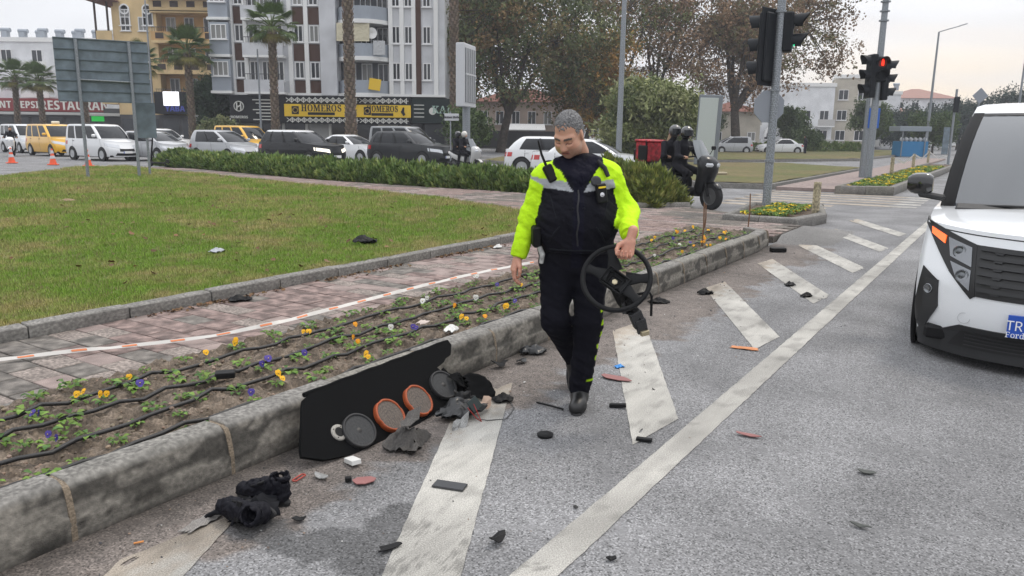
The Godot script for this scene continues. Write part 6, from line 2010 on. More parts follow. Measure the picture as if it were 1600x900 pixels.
# J: joints in the rider's own axes (x forward, y up, z right); colours: skin, top, trousers, shoes
func figure(nm: String, label: String, at: Vector3, yaw: float, J: Dictionary, cols: Array, helmet = null, group := "") -> Node3D:
	var root := thing(nm, label, "person", at, yaw, group)
	var F := Flesh.new()
	F.oval(J.pel + Vector3(0, 0.06, 0), J.chest, 0.135, 0.150, 0.85, 1.25, 1, 0.05)
	F.oval(J.pel, J.pel + Vector3(0, 0.07, 0), 0.13, 0.13, 0.95, 1.2, 2, 0.04)
	F.limb(J.chest + Vector3(0, 0.08, 0), J.head + Vector3(0, -0.08, 0), 0.07, 0.055, 1, 0.04)
	F.blob(J.head, Vector3(0.095, 0.115, 0.075), 0, 0.02)
	F.limb(J.head + Vector3(0.07, -0.045, 0), J.head + Vector3(0.085, -0.05, 0), 0.04, 0.035, 0, 0.03)
	F.limb(J.head + Vector3(0.095, 0.01, 0), J.head + Vector3(0.108, -0.015, 0), 0.012, 0.016, 0, 0.02)
	for s in 2:
		var z := -1.0 if s == 0 else 1.0
		var e := "L" if s == 0 else "R"
		var sh: Vector3 = J.chest + Vector3(0.0, 0.07, 0.19 * z)
		F.limb(sh, J["el" + e], 0.075, 0.055, 1, 0.04)
		F.limb(J["el" + e], J["wr" + e], 0.055, 0.04, 1, 0.03)
		var d: Vector3 = (J["wr" + e] - J["el" + e]).normalized()
		F.limb(J["wr" + e], J["wr" + e] + d * 0.09, 0.035, 0.03, 0, 0.01)
		F.limb(J.pel + Vector3(0, 0, 0.09 * z), J["kn" + e], 0.10, 0.07, 2, 0.04)
		F.limb(J["kn" + e], J["an" + e], 0.07, 0.05, 2, 0.03)
		F.limb(J["an" + e] + Vector3(-0.03, -0.045, 0), J["an" + e] + Vector3(0.16, -0.055, 0), 0.05, 0.042, 3, 0.02)
	var got := F.skin(0.016, func(p: Vector3, li: int, _n: Vector3) -> Color:
		var c: Color = cols[F.reg[li]]
		if F.reg[li] == 0 and p.distance_to(J.head) < 0.2 and (p.y > J.head.y + 0.045 or p.x < J.head.x - 0.01): return cols[4]
		return c)
	var b := MB.new()
	for r: int in got:
		b.v.append_array(got[r].v); b.n.append_array(got[r].n); b.c.append_array(got[r].c)
	part(root, "body", b, M("figure", 1, 1, 1, 0.7, {"vc": true, "spec": 0.25}))
	if helmet != null:
		var hm := MB.new()
		var rings := []
		for i in 9:
			var t := i / 8.0
			var y := lerpf(-0.10, 0.155, t)
			var w := sqrt(maxf(0.0, 1.0 - pow((y - 0.02) / 0.14, 2.0)))
			var ring := PackedVector3Array()
			for j in 20:
				var a := TAU * j / 20
				ring.append(J.head + Vector3(cos(a) * 0.14 * w, y, sin(a) * 0.125 * w))
			rings.append(ring)
		var h := part(root, "helmet", hm.loft(rings), helmet)
		if helmet.resource_name != "helmet_pale":
			var vs := MB.new()
			rings = []
			for i in 4:
				var ring := PackedVector3Array()
				for j in 13:
					var a := (j / 12.0 - 0.5) * 2.4
					ring.append(J.head + Vector3(cos(a) * 0.147, -0.05 + i * 0.04, sin(a) * 0.132))
				rings.append(ring)
			part(h, "visor", vs.loft(rings, false, true, false), ms["car_glass"])
		else:
			part(h, "face", MB.new().box(J.head + Vector3(0.10, -0.035, 0), Vector3(0.10, 0.12, 0.11), 0.04), M("face_skin", 0.45, 0.27, 0.19, 0.6))
	return root

func ride(dx := 0.0, lean := 0.0) -> Dictionary:
	var o := Vector3(dx, 0, 0)
	return {"pel": o + Vector3(-0.2, 0.84, 0), "chest": o + Vector3(-0.14 + lean, 1.24, 0), "head": o + Vector3(-0.08 + lean * 1.5, 1.53, 0),
		"elL": o + Vector3(0.05, 1.06, -0.30), "wrL": o + Vector3(0.25, 1.05, -0.32) + Vector3(-dx, 0, 0), "elR": o + Vector3(0.05, 1.06, 0.30), "wrR": o + Vector3(0.25, 1.05, 0.32) + Vector3(-dx, 0, 0),
		"knL": o + Vector3(0.22, 0.74, -0.20), "anL": o + Vector3(0.16, 0.42, -0.2), "knR": o + Vector3(0.22, 0.74, 0.20), "anR": o + Vector3(0.16, 0.42, 0.2)}

func riders() -> void:
	var dark := Color(0.014, 0.015, 0.019)
	var skin := Color(0.42, 0.25, 0.17)
	var hb := M("helmet_black", 0.012, 0.012, 0.013, 0.15, {"coat": 1.0})
	var hg := M("helmet_grey", 0.06, 0.06, 0.063, 0.3, {"coat": 0.6})
	var hw := M("helmet_pale", 0.52, 0.50, 0.46, 0.3, {"coat": 0.8})
	var blk := M("scooter_black", 0.012, 0.013, 0.015, 0.35, {"coat": 0.35, "spec": 0.3})
	# the courier's motor scooter at the end of the hedge, front wheel turned to the camera side
	var at := Vector3(3.93, 0, -17.71)
	var yaw := -1.0
	var sc := scooter("motor_scooter", "black motor scooter with smoked windshield at the end of the hedge", "motor scooter", at, yaw, blk, true)
	sc.scale = Vector3.ONE * 1.1
	var J := ride(0.0, 0.03)
	var pr := figure("person", "rider in black with a black helmet seated on the motor scooter by the red box", at, yaw, J, [skin, dark, dark, dark, dark], hb)
	pr.scale = Vector3.ONE * 1.08
	var J2 := ride(-0.42, 0.08)
	J2.wrL = Vector3(-0.35, 1.05, -0.25); J2.wrR = Vector3(-0.35, 1.05, 0.25)
	J2.head += Vector3(0, 0.03, 0)
	var p2 := figure("person", "passenger with a black helmet and pale brown hair behind the scooter rider in black", at, yaw, J2, [skin, dark, dark, dark, Color(0.35, 0.24, 0.15)], hg)
	p2.scale = Vector3.ONE * 1.08
	part(p2, "long_hair", MB.new().tube([J2.head + Vector3(-0.10, -0.05, 0), J2.head + Vector3(-0.15, -0.2, 0), J2.head + Vector3(-0.14, -0.36, 0)], [0.06, 0.07, 0.03], 8), M("pale_hair", 0.36, 0.25, 0.16, 0.7))
	var hl := Transform3D(Basis(Vector3.UP, yaw), at)
	solo("spare_helmet", MB.new().lathe([Vector2(0.06, -0.10), Vector2(0.125, -0.08), Vector2(0.145, 0.0), Vector2(0.12, 0.08), Vector2(0.06, 0.125), Vector2(0.0, 0.135)], 20), hb, "black helmet hung on the near side of the motor scooter", "helmet", hl * Vector3(-0.28, 0.74, 0.30), 0.3)
	var red := M("red_canvas", 0.50, 0.018, 0.03, 0.6, {"tex": "blot", "size": 0.8, "n": "n_fold", "ns": 0.5})
	var bx := thing("delivery_box", "large red delivery box with black side pockets behind the scooter's passenger", "delivery box", hl * Vector3(-1.22, 0.98, 0.0), yaw)
	part(bx, "red_box", mbx(Vector3(0, 0.24, 0), Vector3(0.50, 0.48, 0.52), 0.04), red)
	part(bx, "lid", mbx(Vector3(0, 0.495, 0), Vector3(0.54, 0.06, 0.56), 0.025, Basis(Vector3.BACK, -0.03)), red)
	part(bx, "side_pocket", mbx(Vector3(0.05, 0.22, 0.27), Vector3(0.32, 0.34, 0.05), 0.02), ms["black_plastic"])
	part(bx, "rear_pocket", mbx(Vector3(-0.30, 0.16, 0.0), Vector3(0.12, 0.28, 0.44), 0.03), ms["black_plastic"])
	part(bx, "strap", mbx(Vector3(0.16, 0.25, 0.0), Vector3(0.03, 0.5, 0.575), 0.004), ms["black_plastic"])
	part(bx, "rack", mbx(Vector3(0.08, -0.05, 0), Vector3(0.6, 0.1, 0.3), 0.03), ms["black_plastic"])
	# the couple on a pale scooter behind the hedge
	at = Vector3(-2.0, 0, -32.6)
	yaw = -0.75
	scooter("pale_scooter", "pale scooter carrying two people behind the hedge, clear windshield up front", "scooter", at, yaw, M("scooter_pale", 0.45, 0.45, 0.44, 0.3, {"coat": 0.8}), true)
	var J3 := ride(0.0)
	J3.head += Vector3(0.02, 0, 0.03)
	figure("person", "scooter rider in dark clothes with a pale cream helmet, facing the camera", at, yaw, J3, [skin, dark, dark, dark, dark], hw)
	var J4 := ride(-0.40)
	J4.wrL = Vector3(-0.35, 1.05, -0.25); J4.wrR = Vector3(-0.35, 1.05, 0.25)
	figure("person", "passenger with a dark grey helmet behind the rider in the pale helmet", at, yaw, J4, [skin, dark, dark, dark, dark], hg)
	# rider at the far left
	at = Vector3(-28.6, 0, -44.4)
	scooter("white_scooter", "white scooter coming on beside the white van at the far left", "scooter", at, -1.1, M("scooter_white", 0.7, 0.7, 0.7, 0.3, {"coat": 0.8}), false)
	figure("person", "bare headed rider in black on the white scooter at the far left", at, -1.1, ride(), [skin, dark, dark, dark, Color(0.02, 0.018, 0.016)])
	# pedestrian on the far lawn
	figure("person", "pedestrian in dark clothes standing on the far lawn beside the white saloon", Vector3(26.9, 0.0, -72.1), 2.4, {"pel": Vector3(0, 0.93, 0), "chest": Vector3(0.02, 1.34, 0), "head": Vector3(0.06, 1.64, 0), "elL": Vector3(0.0, 1.12, -0.27), "wrL": Vector3(0.12, 0.95, -0.2), "elR": Vector3(0.0, 1.12, 0.27), "wrR": Vector3(0.14, 0.98, 0.2), "knL": Vector3(0.04, 0.5, -0.11), "anL": Vector3(0, 0.1, -0.12), "knR": Vector3(0.02, 0.5, 0.12), "anR": Vector3(-0.04, 0.1, 0.13)}, [skin, dark, Color(0.012, 0.013, 0.02), dark, Color(0.02, 0.016, 0.013)])

# ---------------------------------------------------------------- buildings: x along the front, y up, front face at z = 0, depth to -z
func window(par: Node3D, x: float, y: float, w: float, h: float, z := 0.0, frame = null, bars := 1) -> void:  # x, y: middle
	var key := "win%.2f_%.2f_%d" % [w, h, bars]
	if not shared.has(key):
		var f := MB.new()
		var t := 0.07
		for e: Array in [[0, h * 0.5 - t * 0.5, w, t], [0, -h * 0.5 + t * 0.5, w, t], [-w * 0.5 + t * 0.5, 0, t, h - t * 2], [w * 0.5 - t * 0.5, 0, t, h - t * 2]]:
			f.box(Vector3(e[0], e[1], 0.02), Vector3(e[2], e[3], 0.09))
		for i in bars: f.box(Vector3(-w * 0.5 + w * (i + 1) / (bars + 1.0), 0, 0.02), Vector3(t, h - t * 2, 0.07))
		f.box(Vector3(0, -h * 0.5 - 0.04, 0.06), Vector3(w + 0.2, 0.07, 0.2))
		shared[key] = [f.mesh(), mbx(Vector3(0, 0, 0.0), Vector3(w - t, h - t, 0.03)).mesh()]
	var wn := part(par, "window", shared[key][0], frame if frame != null else M("frame_white", 0.72, 0.72, 0.72, 0.5), Vector3(x, y, z))
	part(wn, "pane", shared[key][1], M("house_glass", 0.03, 0.034, 0.04, 0.12, {"spec": 0.5}) if rng.randf() < 0.75 else M("curtained_glass", 0.22, 0.22, 0.21, 0.25))

func bx(par: Node3D, nm: String, x0: float, y0: float, z0: float, x1: float, y1: float, z1: float, m: Material, b := 0.0) -> MeshInstance3D:
	return part(par, nm, mbx(Vector3((x0 + x1) * 0.5, (y0 + y1) * 0.5, (z0 + z1) * 0.5), Vector3(absf(x1 - x0), absf(y1 - y0), absf(z1 - z0)), b), m)

func railing(par: Node3D, x0: float, x1: float, y: float, z: float, m: Material) -> void:
	var r := MB.new()
	r.box(Vector3((x0 + x1) * 0.5, y + 0.42, z), Vector3(x1 - x0, 0.05, 0.05))
	for i in int((x1 - x0) / 0.22): r.box(Vector3(x0 + 0.1 + i * 0.22, y + 0.2, z), Vector3(0.03, 0.4, 0.03))
	part(par, "railing", r, m)

func block(label: String, at: Vector3, yaw: float, w: float, h: float, d: float, o: Dictionary) -> Node3D:
	var b := thing(o.get("name", "apartment_building"), label, o.get("cat", "building"), at, yaw, o.get("group", ""))
	var wall: Material = o.wall
	bx(b, "wall", 0, 0, -d, w, h, 0, wall)
	var st: float = o.get("storey", 2.9)
	var y0: float = o.get("y0", 0.4)
	var cols: int = o.get("cols", 4)
	var fl := int((h - y0) / st)
	var white: Material = M("trim_white", 0.74, 0.74, 0.73, 0.7)
	for f in fl:
		var y := y0 + f * st
		for c in cols:
			var x := w * (c + 0.5) / cols
			window(b, x, y + st * 0.55, o.get("ww", 1.3), o.get("wh", 1.4), 0.02)
			if o.get("balc", 0) > 0 and c % int(o.balc) == 0 and f >= o.get("bf", 0):
				var bw := w / cols * 0.92
				bx(b, "balcony_slab", x - bw * 0.5, y - 0.1, 0.0, x + bw * 0.5, y + 0.06, 1.3, white)
				bx(b, "balcony_parapet", x - bw * 0.5, y + 0.06, 1.18, x + bw * 0.5, y + 0.95, 1.3, o.get("parapet", white))
		for sd in 2:
			if o.get("sides", true):
				var q := Node3D.new()
				q.name = "side_wall"
				b.add_child(q, true)
				q.transform = Transform3D(Basis(Vector3.UP, PI / 2 if sd == 1 else -PI / 2), Vector3(w if sd == 1 else 0.0, 0, 0))
				for c in 2: window(q, (d * (0.3 + 0.4 * c)) * (1.0 if sd == 1 else -1.0), y + st * 0.55, 1.1, 1.3, 0.02)
	if o.get("hip", false):
		var e := 0.6
		var rh: float = o.get("rh", 1.6)
		var r := MB.new()
		var a := [Vector3(-e, h, e), Vector3(w + e, h, e), Vector3(w + e, h, -d - e), Vector3(-e, h, -d - e)]
		var p := Vector3(d * 0.5, h + rh, -d * 0.5)
		var q := Vector3(maxf(w - d * 0.5, d * 0.5), h + rh, -d * 0.5)
		r.quad(a[0], a[1], q, p); r.tri(a[1], a[2], q); r.quad(a[2], a[3], p, q); r.tri(a[3], a[0], p)
		r.quad(a[3], a[2], a[1], a[0])
		part(b, "roof", r, o.get("roof", M("roof_tile", 0.24, 0.085, 0.055, 0.85, {"tex": "conc", "size": 1.0, "n": "n_lump", "ns": 0.6})))
	else:
		bx(b, "roof_parapet", -0.15, h, -d - 0.15, w + 0.15, h + 0.5, 0.15, white)
	return b

func label_text(par: Node3D, s: String, size: float, p: Vector3, m: Material, font := "Droid Sans", stretch := 1.0, bold := true) -> void:
	part(par, "sign_letters", text(s, size, 0.05, font, bold), m, p, Basis.from_scale(Vector3(stretch, 1, 1)))

func heater(par: Node3D, p: Vector3) -> void:
	var m := MB.new()
	m.cyl(p + Vector3(-0.55, 1.15, 0), p + Vector3(0.55, 1.15, 0), 0.26, 0.26, 12)
	m.box(p + Vector3(0, 0.5, 0.1), Vector3(0.7, 1.0, 0.7))
	part(par, "solar_water_tank", m, M("tank_grey", 0.30, 0.33, 0.37, 0.45, {"metal": 0.4}))

func buildings() -> void:
	rng.seed = 41
	var wall := M("wall_grey", 0.60, 0.61, 0.635, 0.85, {"tex": "faint", "size": 6.0})
	var white := M("trim_white", 0.74, 0.74, 0.73, 0.7)
	var blue := M("parapet_blue", 0.34, 0.375, 0.425, 0.8, {"tex": "faint", "size": 6.0})
	var brick := M("brick_brown", 0.105, 0.055, 0.04, 0.9, {"tex": "grain", "size": 0.7, "n": "n_lump", "ns": 0.4})
	var black := M("sign_black", 0.014, 0.015, 0.018, 0.5, {"spec": 0.3})
	var yellow := M("sign_yellow", 0.72, 0.47, 0.02, 0.5)
	var gold := M("sign_gold", 0.45, 0.30, 0.07, 0.5)
	var pale := M("sign_pale", 0.62, 0.62, 0.58, 0.5)
	var recess := M("recess_grey", 0.11, 0.12, 0.135, 0.85)
	var iron := M("iron_dark", 0.06, 0.06, 0.065, 0.6)
	# --- the grey corner block with the HOMEROS shop
	var b := thing("apartment_building", "grey white apartment block over the yellow and black HOMEROS shop signs", "building", Vector3(-22.9, 0, -62))
	var X := func(px: float) -> float: return (px - 350.0) * 0.05055
	var Y := func(py: float) -> float: return 2.36 + (189.0 - py) * 0.0485
	bx(b, "wall", 0.7, 4.35, -11, 8.0, 17.0, 0, wall)
	bx(b, "wall", 13.2, 4.35, -11, 17.45, 17.0, 0.0, wall)
	bx(b, "recess_wall", 8.0, 4.35, -11, 13.2, 17.0, -1.1, recess)
	bx(b, "wall", 7.9, 4.35, -1.0, 9.15, 17.0, 0.5, wall)
	bx(b, "ground_floor", 0.7, 0, -11, 17.45, 4.35, -0.6, M("shop_dark", 0.05, 0.05, 0.052, 0.6))
	for f in 4:
		var yb := 4.5 + f * 2.72
		var yw := yb + 1.75
		# bay at the left end
		bx(b, "bay", -0.5, yb + 0.1, -1.2, 1.0, yb + 2.45, 0.7, blue)
		window(b, 0.25, yw, 1.2, 1.1, 0.71, null, 2)
		bx(b, "bay_slab", -0.6, yb - 0.1, -1.2, 1.05, yb + 0.1, 0.8, white)
		for px: float in [382.0, 472.0, 496.0]:
			window(b, X.call(px), yw, 0.72, 1.25, 0.02)
			bx(b, "brick_panel", X.call(px) - 0.42, yb - 0.28, 0.0, X.call(px) + 0.42, yb + 0.98, 0.05, brick)
		for px: float in [621.0, 640.0, 668.0]:
			window(b, X.call(px), yw, 0.62, 1.3, 0.02)
		# balcony over the left half
		var x0: float = X.call(391.0)
		var x1: float = X.call(452.0)
		bx(b, "balcony_slab", x0, yb - 0.12, 0.0, x1, yb + 0.05, 1.0, white)
		bx(b, "balcony_parapet", x0, yb + 0.05, 0.9, x1, yb + 0.95, 1.0, wall)
		railing(b, x0, x1, yb + 0.95, 0.95, iron)
		for k in 3: window(b, x0 + 0.6 + k * 0.95, yw - 0.1, 0.75, 1.5, 0.02)
		# bowed balconies at the corner
		for e: Array in [["balcony_slab", yb - 0.25, yb + 0.05, 0.0, white], ["balcony_parapet", yb + 0.05, yb + 1.0, 0.06, blue]]:
			var ring0 := PackedVector3Array()
			var ring1 := PackedVector3Array()
			for i in 17:
				var t := i / 16.0
				var px := lerpf(8.95, 13.35, t)
				var pz: float = -0.9 + 2.15 * pow(sin(t * PI), 0.55) - e[3]
				ring0.append(Vector3(px, e[1], pz)); ring1.append(Vector3(px, e[2], pz))
			for i in 17:
				var t := 1.0 - i / 16.0
				var px := lerpf(9.2, 13.1, t)
				var pz: float = -1.05 + (0.0 if e[0] == "balcony_slab" else 1.95 * pow(sin(t * PI), 0.55))
				ring0.append(Vector3(px, e[1], pz)); ring1.append(Vector3(px, e[2], pz))
			part(b, e[0], MB.new().loft([ring0, ring1], true, false), e[4])
		for x: float in [9.9, 11.2, 12.5]: window(b, x, yw - 0.15, 0.85, 1.6, -1.08)
	for px: float in [370.0, 391.0, 459.0, 484.0, 509.0, 613.0, 630.0, 648.0, 682.0]:
		bx(b, "pilaster", X.call(px) - 0.16, 4.4, 0.0, X.call(px) + 0.16, 17.0, 0.16, white)
	var br := bx(b, "brick_strip", X.call(654.0) - 0.26, 4.4, 0.0, X.call(654.0) + 0.26, 17.0, 0.10, brick)
	bx(b, "string_course", 0.7, 4.33, -0.3, 17.5, 4.52, 0.22, white)
	var aw := part(b, "awning_cloth", mbx(Vector3(10.6, Y.call(52.0), 1.15), Vector3(2.5, 1.35, 0.05), 0.01, Basis(Vector3.RIGHT, -0.12)), M("cloth_cream", 0.50, 0.46, 0.34, 0.9, {"n": "n_fold", "size": 2.0, "ns": 0.8}))
	part(b, "laundry", mbx(Vector3(12.55, Y.call(75.0), 1.05), Vector3(0.9, 1.05, 0.05), 0.01), M("cloth_white", 0.46, 0.47, 0.48, 0.9, {"n": "n_fold", "size": 1.5, "ns": 0.8}))
	part(b, "yellow_banner", mbx(Vector3(12.2, Y.call(131.0), 1.3), Vector3(0.9, 0.85, 0.04), 0.01, Basis(Vector3.BACK, -0.15)), yellow)
	part(b, "satellite_dish", MB.new().lathe([Vector2(0, 0), Vector2(0.3, 0.06), Vector2(0.42, 0.15), Vector2(0.40, 0.16), Vector2(0.0, 0.02)], 18, true, Basis(Vector3.RIGHT, PI / 2), Vector3(12.0, Y.call(53.0), 0.9)), white)
	# shop fascias
	var dk := bx(b, "dark_sign_board", X.call(364.0), 2.2, -0.5, X.call(450.0), 4.3, 0.5, black, 0.03)
	part(dk, "logo_ring", MB.new().lathe([Vector2(0.40, 0), Vector2(0.40, 0.05), Vector2(0.335, 0.05), Vector2(0.335, 0)], 30, false, Basis(Vector3.RIGHT, PI / 2), Vector3(X.call(378.0), 3.45, 0.51)), pale)
	for s: Array in [[-0.15, 0.09, 0.55], [0.15, 0.09, 0.55]]:
		part(dk, "logo_stroke", mbx(Vector3(X.call(378.0) + s[0], 3.45, 0.54), Vector3(s[1], s[2], 0.05)), pale)
	part(dk, "logo_stroke", mbx(Vector3(X.call(378.0), 3.45, 0.54), Vector3(0.34, 0.09, 0.04), 0, Basis(Vector3.BACK, 0.5)), pale)
	label_text(dk, "HOMEROS", 0.2, Vector3(X.call(378.0), 2.62, 0.53), pale)
	for i in 7: part(dk, "printed_line", mbx(Vector3(X.call(415.0) + 0.1 * (i % 3), 3.95 - i * 0.25, 0.51), Vector3(1.6 - 0.3 * (i % 3), 0.07, 0.02)), pale)
	var k := 0
	for e: Array in [[450.0, 562.0, 487.0, 508.0], [563.0, 643.0, 577.0, 602.0]]:
		var x0: float = X.call(e[0])
		var x1: float = X.call(e[1])
		var fr := bx(b, "shop_fascia", x0, 2.2, -0.5, x1, 4.32, 0.62, black, 0.03)
		bx(fr, "yellow_board", x0 - 0.06, 2.72, 0.60, x1 + 0.04, 3.66, 0.72, yellow, 0.02)
		# interlaced white ornament above and below
		var orn := MB.new()
		var n := int((x1 - x0) / 0.46)
		for i in n:
			for yy: float in [3.98, 2.46]:
				var cx := x0 + 0.3 + i * 0.46
				for a: float in [0.65, -0.65]: orn.box(Vector3(cx, yy, 0.63), Vector3(0.52, 0.05, 0.03), 0.0, Basis(Vector3.BACK, a))
				orn.box(Vector3(cx + 0.23, yy, 0.632), Vector3(0.05, 0.44, 0.03))
				orn.box(Vector3(cx + 0.23, yy, 0.634), Vector3(0.3, 0.045, 0.03))
		var on := part(fr, "white_ornament", orn, pale)
		on.set_meta("kind", "stuff")
		label_text(fr, "HOMEROS", 0.50 if k == 0 else 0.46, Vector3(X.call(e[3] - 2.0), 3.36, 0.73), black, "Droid Serif", 0.86 if k == 0 else 0.72)
		part(fr, "small_print_bar", mbx(Vector3(X.call(e[3] - 2.0), 2.95, 0.73), Vector3(2.1 if k == 0 else 1.7, 0.2, 0.03)), black)
		part(fr, "logo_square", mbx(Vector3(X.call(e[2] - 21.0 if k == 0 else e[2]), 3.2, 0.73), Vector3(0.55, 0.6, 0.03)), black)
		part(fr, "logo_ring", MB.new().lathe([Vector2(0.21, 0), Vector2(0.21, 0.03), Vector2(0.16, 0.03), Vector2(0.16, 0)], 20, false, Basis(Vector3.RIGHT, PI / 2), Vector3(X.call(e[2] - 21.0 if k == 0 else e[2]), 3.2, 0.745)), gold)
		part(fr, "figure_mark", MB.new().tube([Vector3(X.call(e[1] - 10.0), 3.5, 0.73), Vector3(X.call(e[1] - 12.0), 3.15, 0.73), Vector3(X.call(e[1] - 9.0), 2.9, 0.73)], [0.06, 0.14, 0.1], 8), black)
		k += 1
	var kb := bx(b, "dark_sign_board", X.call(644.0), 2.3, -0.5, X.call(716.0), 4.2, 0.5, M("sign_green_black", 0.012, 0.02, 0.02, 0.5, {"spec": 0.3}), 0.03)
	label_text(kb, "KALO", 0.55, Vector3(X.call(698.0), 3.35, 0.53), M("sign_pale_green", 0.3, 0.42, 0.36, 0.5), "Droid Serif")
	part(kb, "round_logo", MB.new().lathe([Vector2(0, 0), Vector2(0.28, 0), Vector2(0.28, 0.04), Vector2(0, 0.04)], 24, false, Basis(Vector3.RIGHT, PI / 2), Vector3(X.call(677.0), 3.25, 0.5)), pale)
	for i in 4: part(kb, "printed_line", mbx(Vector3(X.call(656.0), 3.7 - i * 0.3, 0.51), Vector3(0.8, 0.06, 0.02)), pale)
	for i in 9:
		var x := 0.9 + i * 1.85
		part(b, "shop_window", mbx(Vector3(x + 0.85, 1.2, -0.57), Vector3(1.55, 2.1, 0.06)), ms["house_glass"] if i % 3 else M("net_curtain", 0.36, 0.36, 0.35, 0.7))
		bx(b, "shop_pier", x - 0.16, 0, -0.6, x + 0.06, 2.3, -0.4, pale if i < 5 else black)
	# --- the ochre block with balconies
	var ochre := M("wall_ochre", 0.56, 0.35, 0.15, 0.85, {"tex": "faint", "size": 6.0})
	var cream := M("wall_cream", 0.66, 0.49, 0.26, 0.85, {"tex": "faint", "size": 6.0})
	var tile: Material = M("roof_tile", 0.24, 0.085, 0.055, 0.85, {"tex": "conc", "size": 1.0, "n": "n_lump", "ns": 0.6})
	var wood := M("dark_wood", 0.045, 0.03, 0.025, 0.8)
	b = thing("apartment_building", "ochre yellow apartment block with wrap round balconies and red brown roofs", "building", Vector3(-40.4, 0, -78))
	bx(b, "wall", 1.3, 0, -12, 5.6, 13.2, 0.0, cream)
	bx(b, "wall", 5.6, 0, -12, 13.4, 13.0, -1.2, ochre)
	for f in 4:
		var yb := 4.2 + f * 2.9
		for x: float in [6.5, 8.3, 10.2, 12.2]:
			window(b, x, yb + 1.6, 0.95, 1.6, -1.18)
		bx(b, "balcony_slab", 5.3, yb - 0.2, -1.2, 13.7, yb + 0.05, 0.7, cream)
		bx(b, "balcony_parapet", 5.3, yb + 0.05, 0.55, 13.7, yb + 0.85, 0.7, cream if f % 2 else ochre)
		for i in 5: bx(b, "balustrade_opening", 5.7 + i * 1.6, yb + 0.2, 0.66, 6.5 + i * 1.6, yb + 0.75, 0.715, wood)
		railing(b, 5.3, 13.7, yb + 0.85, 0.62, iron)
		if f < 3:
			window(b, 2.6, yb + 1.6, 0.9, 1.3, 0.02)
			window(b, 4.3, yb + 1.6, 0.9, 1.3, 0.02)
			bx(b, "balcony_slab", -0.2, yb - 0.2, -2.0, 1.3, yb + 0.05, 0.3, cream)
			bx(b, "balcony_parapet", -0.2, yb + 0.05, 0.2, 1.3, yb + 0.9, 0.3, cream)
	# upper storey with arched windows under small roofs
	bx(b, "gable_wall", 1.5, 13.2, -9, 6.2, 16.6, 0.0, cream)
	for x: float in [2.6, 4.8]:
		window(b, x, 12.2, 1.0, 1.5, 0.02)
		part(b, "window_arch", MB.new().lathe([Vector2(0.5, 0), Vector2(0.5, 0.1), Vector2(0.36, 0.1), Vector2(0.36, 0)], 20, false, Basis(Vector3.RIGHT, PI / 2), Vector3(x, 12.95, 0.02)), white)
	for e: Array in [[5.0, 14.3, 13.3, 2.1], [-0.6, 2.2, 13.0, 1.2]]:
		var r := MB.new()
		var y: float = e[2] + 0.6
		r.quad(Vector3(e[0], y, 1.6), Vector3(e[1], y, 1.6), Vector3(e[1] - 1.5, y + e[3], -4.0), Vector3(e[0] + 1.5, y + e[3], -4.0))
		r.tri(Vector3(e[1], y, 1.6), Vector3(e[1], y, -9.0), Vector3(e[1] - 1.5, y + e[3], -4.0))
		r.tri(Vector3(e[0], y, -9.0), Vector3(e[0], y, 1.6), Vector3(e[0] + 1.5, y + e[3], -4.0))
		r.quad(Vector3(e[0], y - 0.02, -9), Vector3(e[1], y - 0.02, -9), Vector3(e[1], y - 0.02, 1.6), Vector3(e[0], y - 0.02, 1.6))
		part(b, "roof", r, tile)
	bx(b, "roof_terrace", 5.3, 12.6, -1.2, 13.7, 12.8, 0.7, cream)
	for i in 6: bx(b, "roof_post", 5.4 + i * 1.62, 12.7, 0.5, 5.56 + i * 1.62, 13.95, 0.66, wood)
	for i in 2: bx(b, "roof_post", -0.3 + i * 1.2, 9.6, 0.1, -0.15 + i * 1.2, 13.6, 0.25, wood)
	var sf := bx(b, "shop_fascia", 5.2, 3.1, -1.2, 12.0, 5.2, 0.9, black, 0.02)
	label_text(sf, "YABA", 0.55, Vector3(7.2, 3.6, 0.93), M("sign_blue", 0.07, 0.10, 0.45, 0.5))
	bx(b, "shop_front", 1.3, 0.1, -1.2, 13.4, 3.0, 0.05, M("shop_dark", 0.05, 0.05, 0.052, 0.6))
	for i in 6: part(b, "shop_window", mbx(Vector3(2.3 + i * 2.0, 1.5, 0.06), Vector3(1.6, 2.2, 0.05)), ms["house_glass"])
	part(b, "display_screen", mbx(Vector3(6.9, 4.55, 0.95), Vector3(1.55, 1.35, 0.08), 0.02), M("screen_white", 0.8, 0.8, 0.8, 0.5, {"emit": Color(1, 1, 1), "energy": 0.9}))
	part(b, "shop_sunshade", mbx(Vector3(11.0, 2.75, 1.4), Vector3(4.2, 0.08, 1.8), 0.02, Basis(Vector3.RIGHT, 0.3)), M("canvas_grey", 0.32, 0.32, 0.31, 0.9))
	# --- the white block with the restaurant
	var wwall := M("wall_white", 0.74, 0.75, 0.77, 0.85, {"tex": "faint", "size": 6.0})
	b = block("white apartment block with roof water tanks above the red restaurant sign", Vector3(-66, 0, -95), 0.0, 18.2, 11.6, 10, {"wall": wwall, "cols": 5, "y0": 5.2, "storey": 3.1, "balc": 2, "bf": 0})
	for i in 9: heater(b, Vector3(4.4 + i * 1.5, 12.0, -2.0 - (i % 3)))
	bx(b, "shop_front", 0, 0.05, 0.0, 24, 3.6, 1.2, M("shop_dark", 0.05, 0.05, 0.052, 0.6))
	var rs := bx(b, "restaurant_sign", 0, 3.5, 0.2, 18.4, 5.0, 2.2, M("sign_red", 0.20, 0.012, 0.014, 0.5), 0.03)
	label_text(rs, "RESTAURANT", 1.05, Vector3(14.6, 4.22, 2.23), pale)
	label_text(rs, "TEPSI", 0.8, Vector3(8.6, 4.25, 2.23), pale)
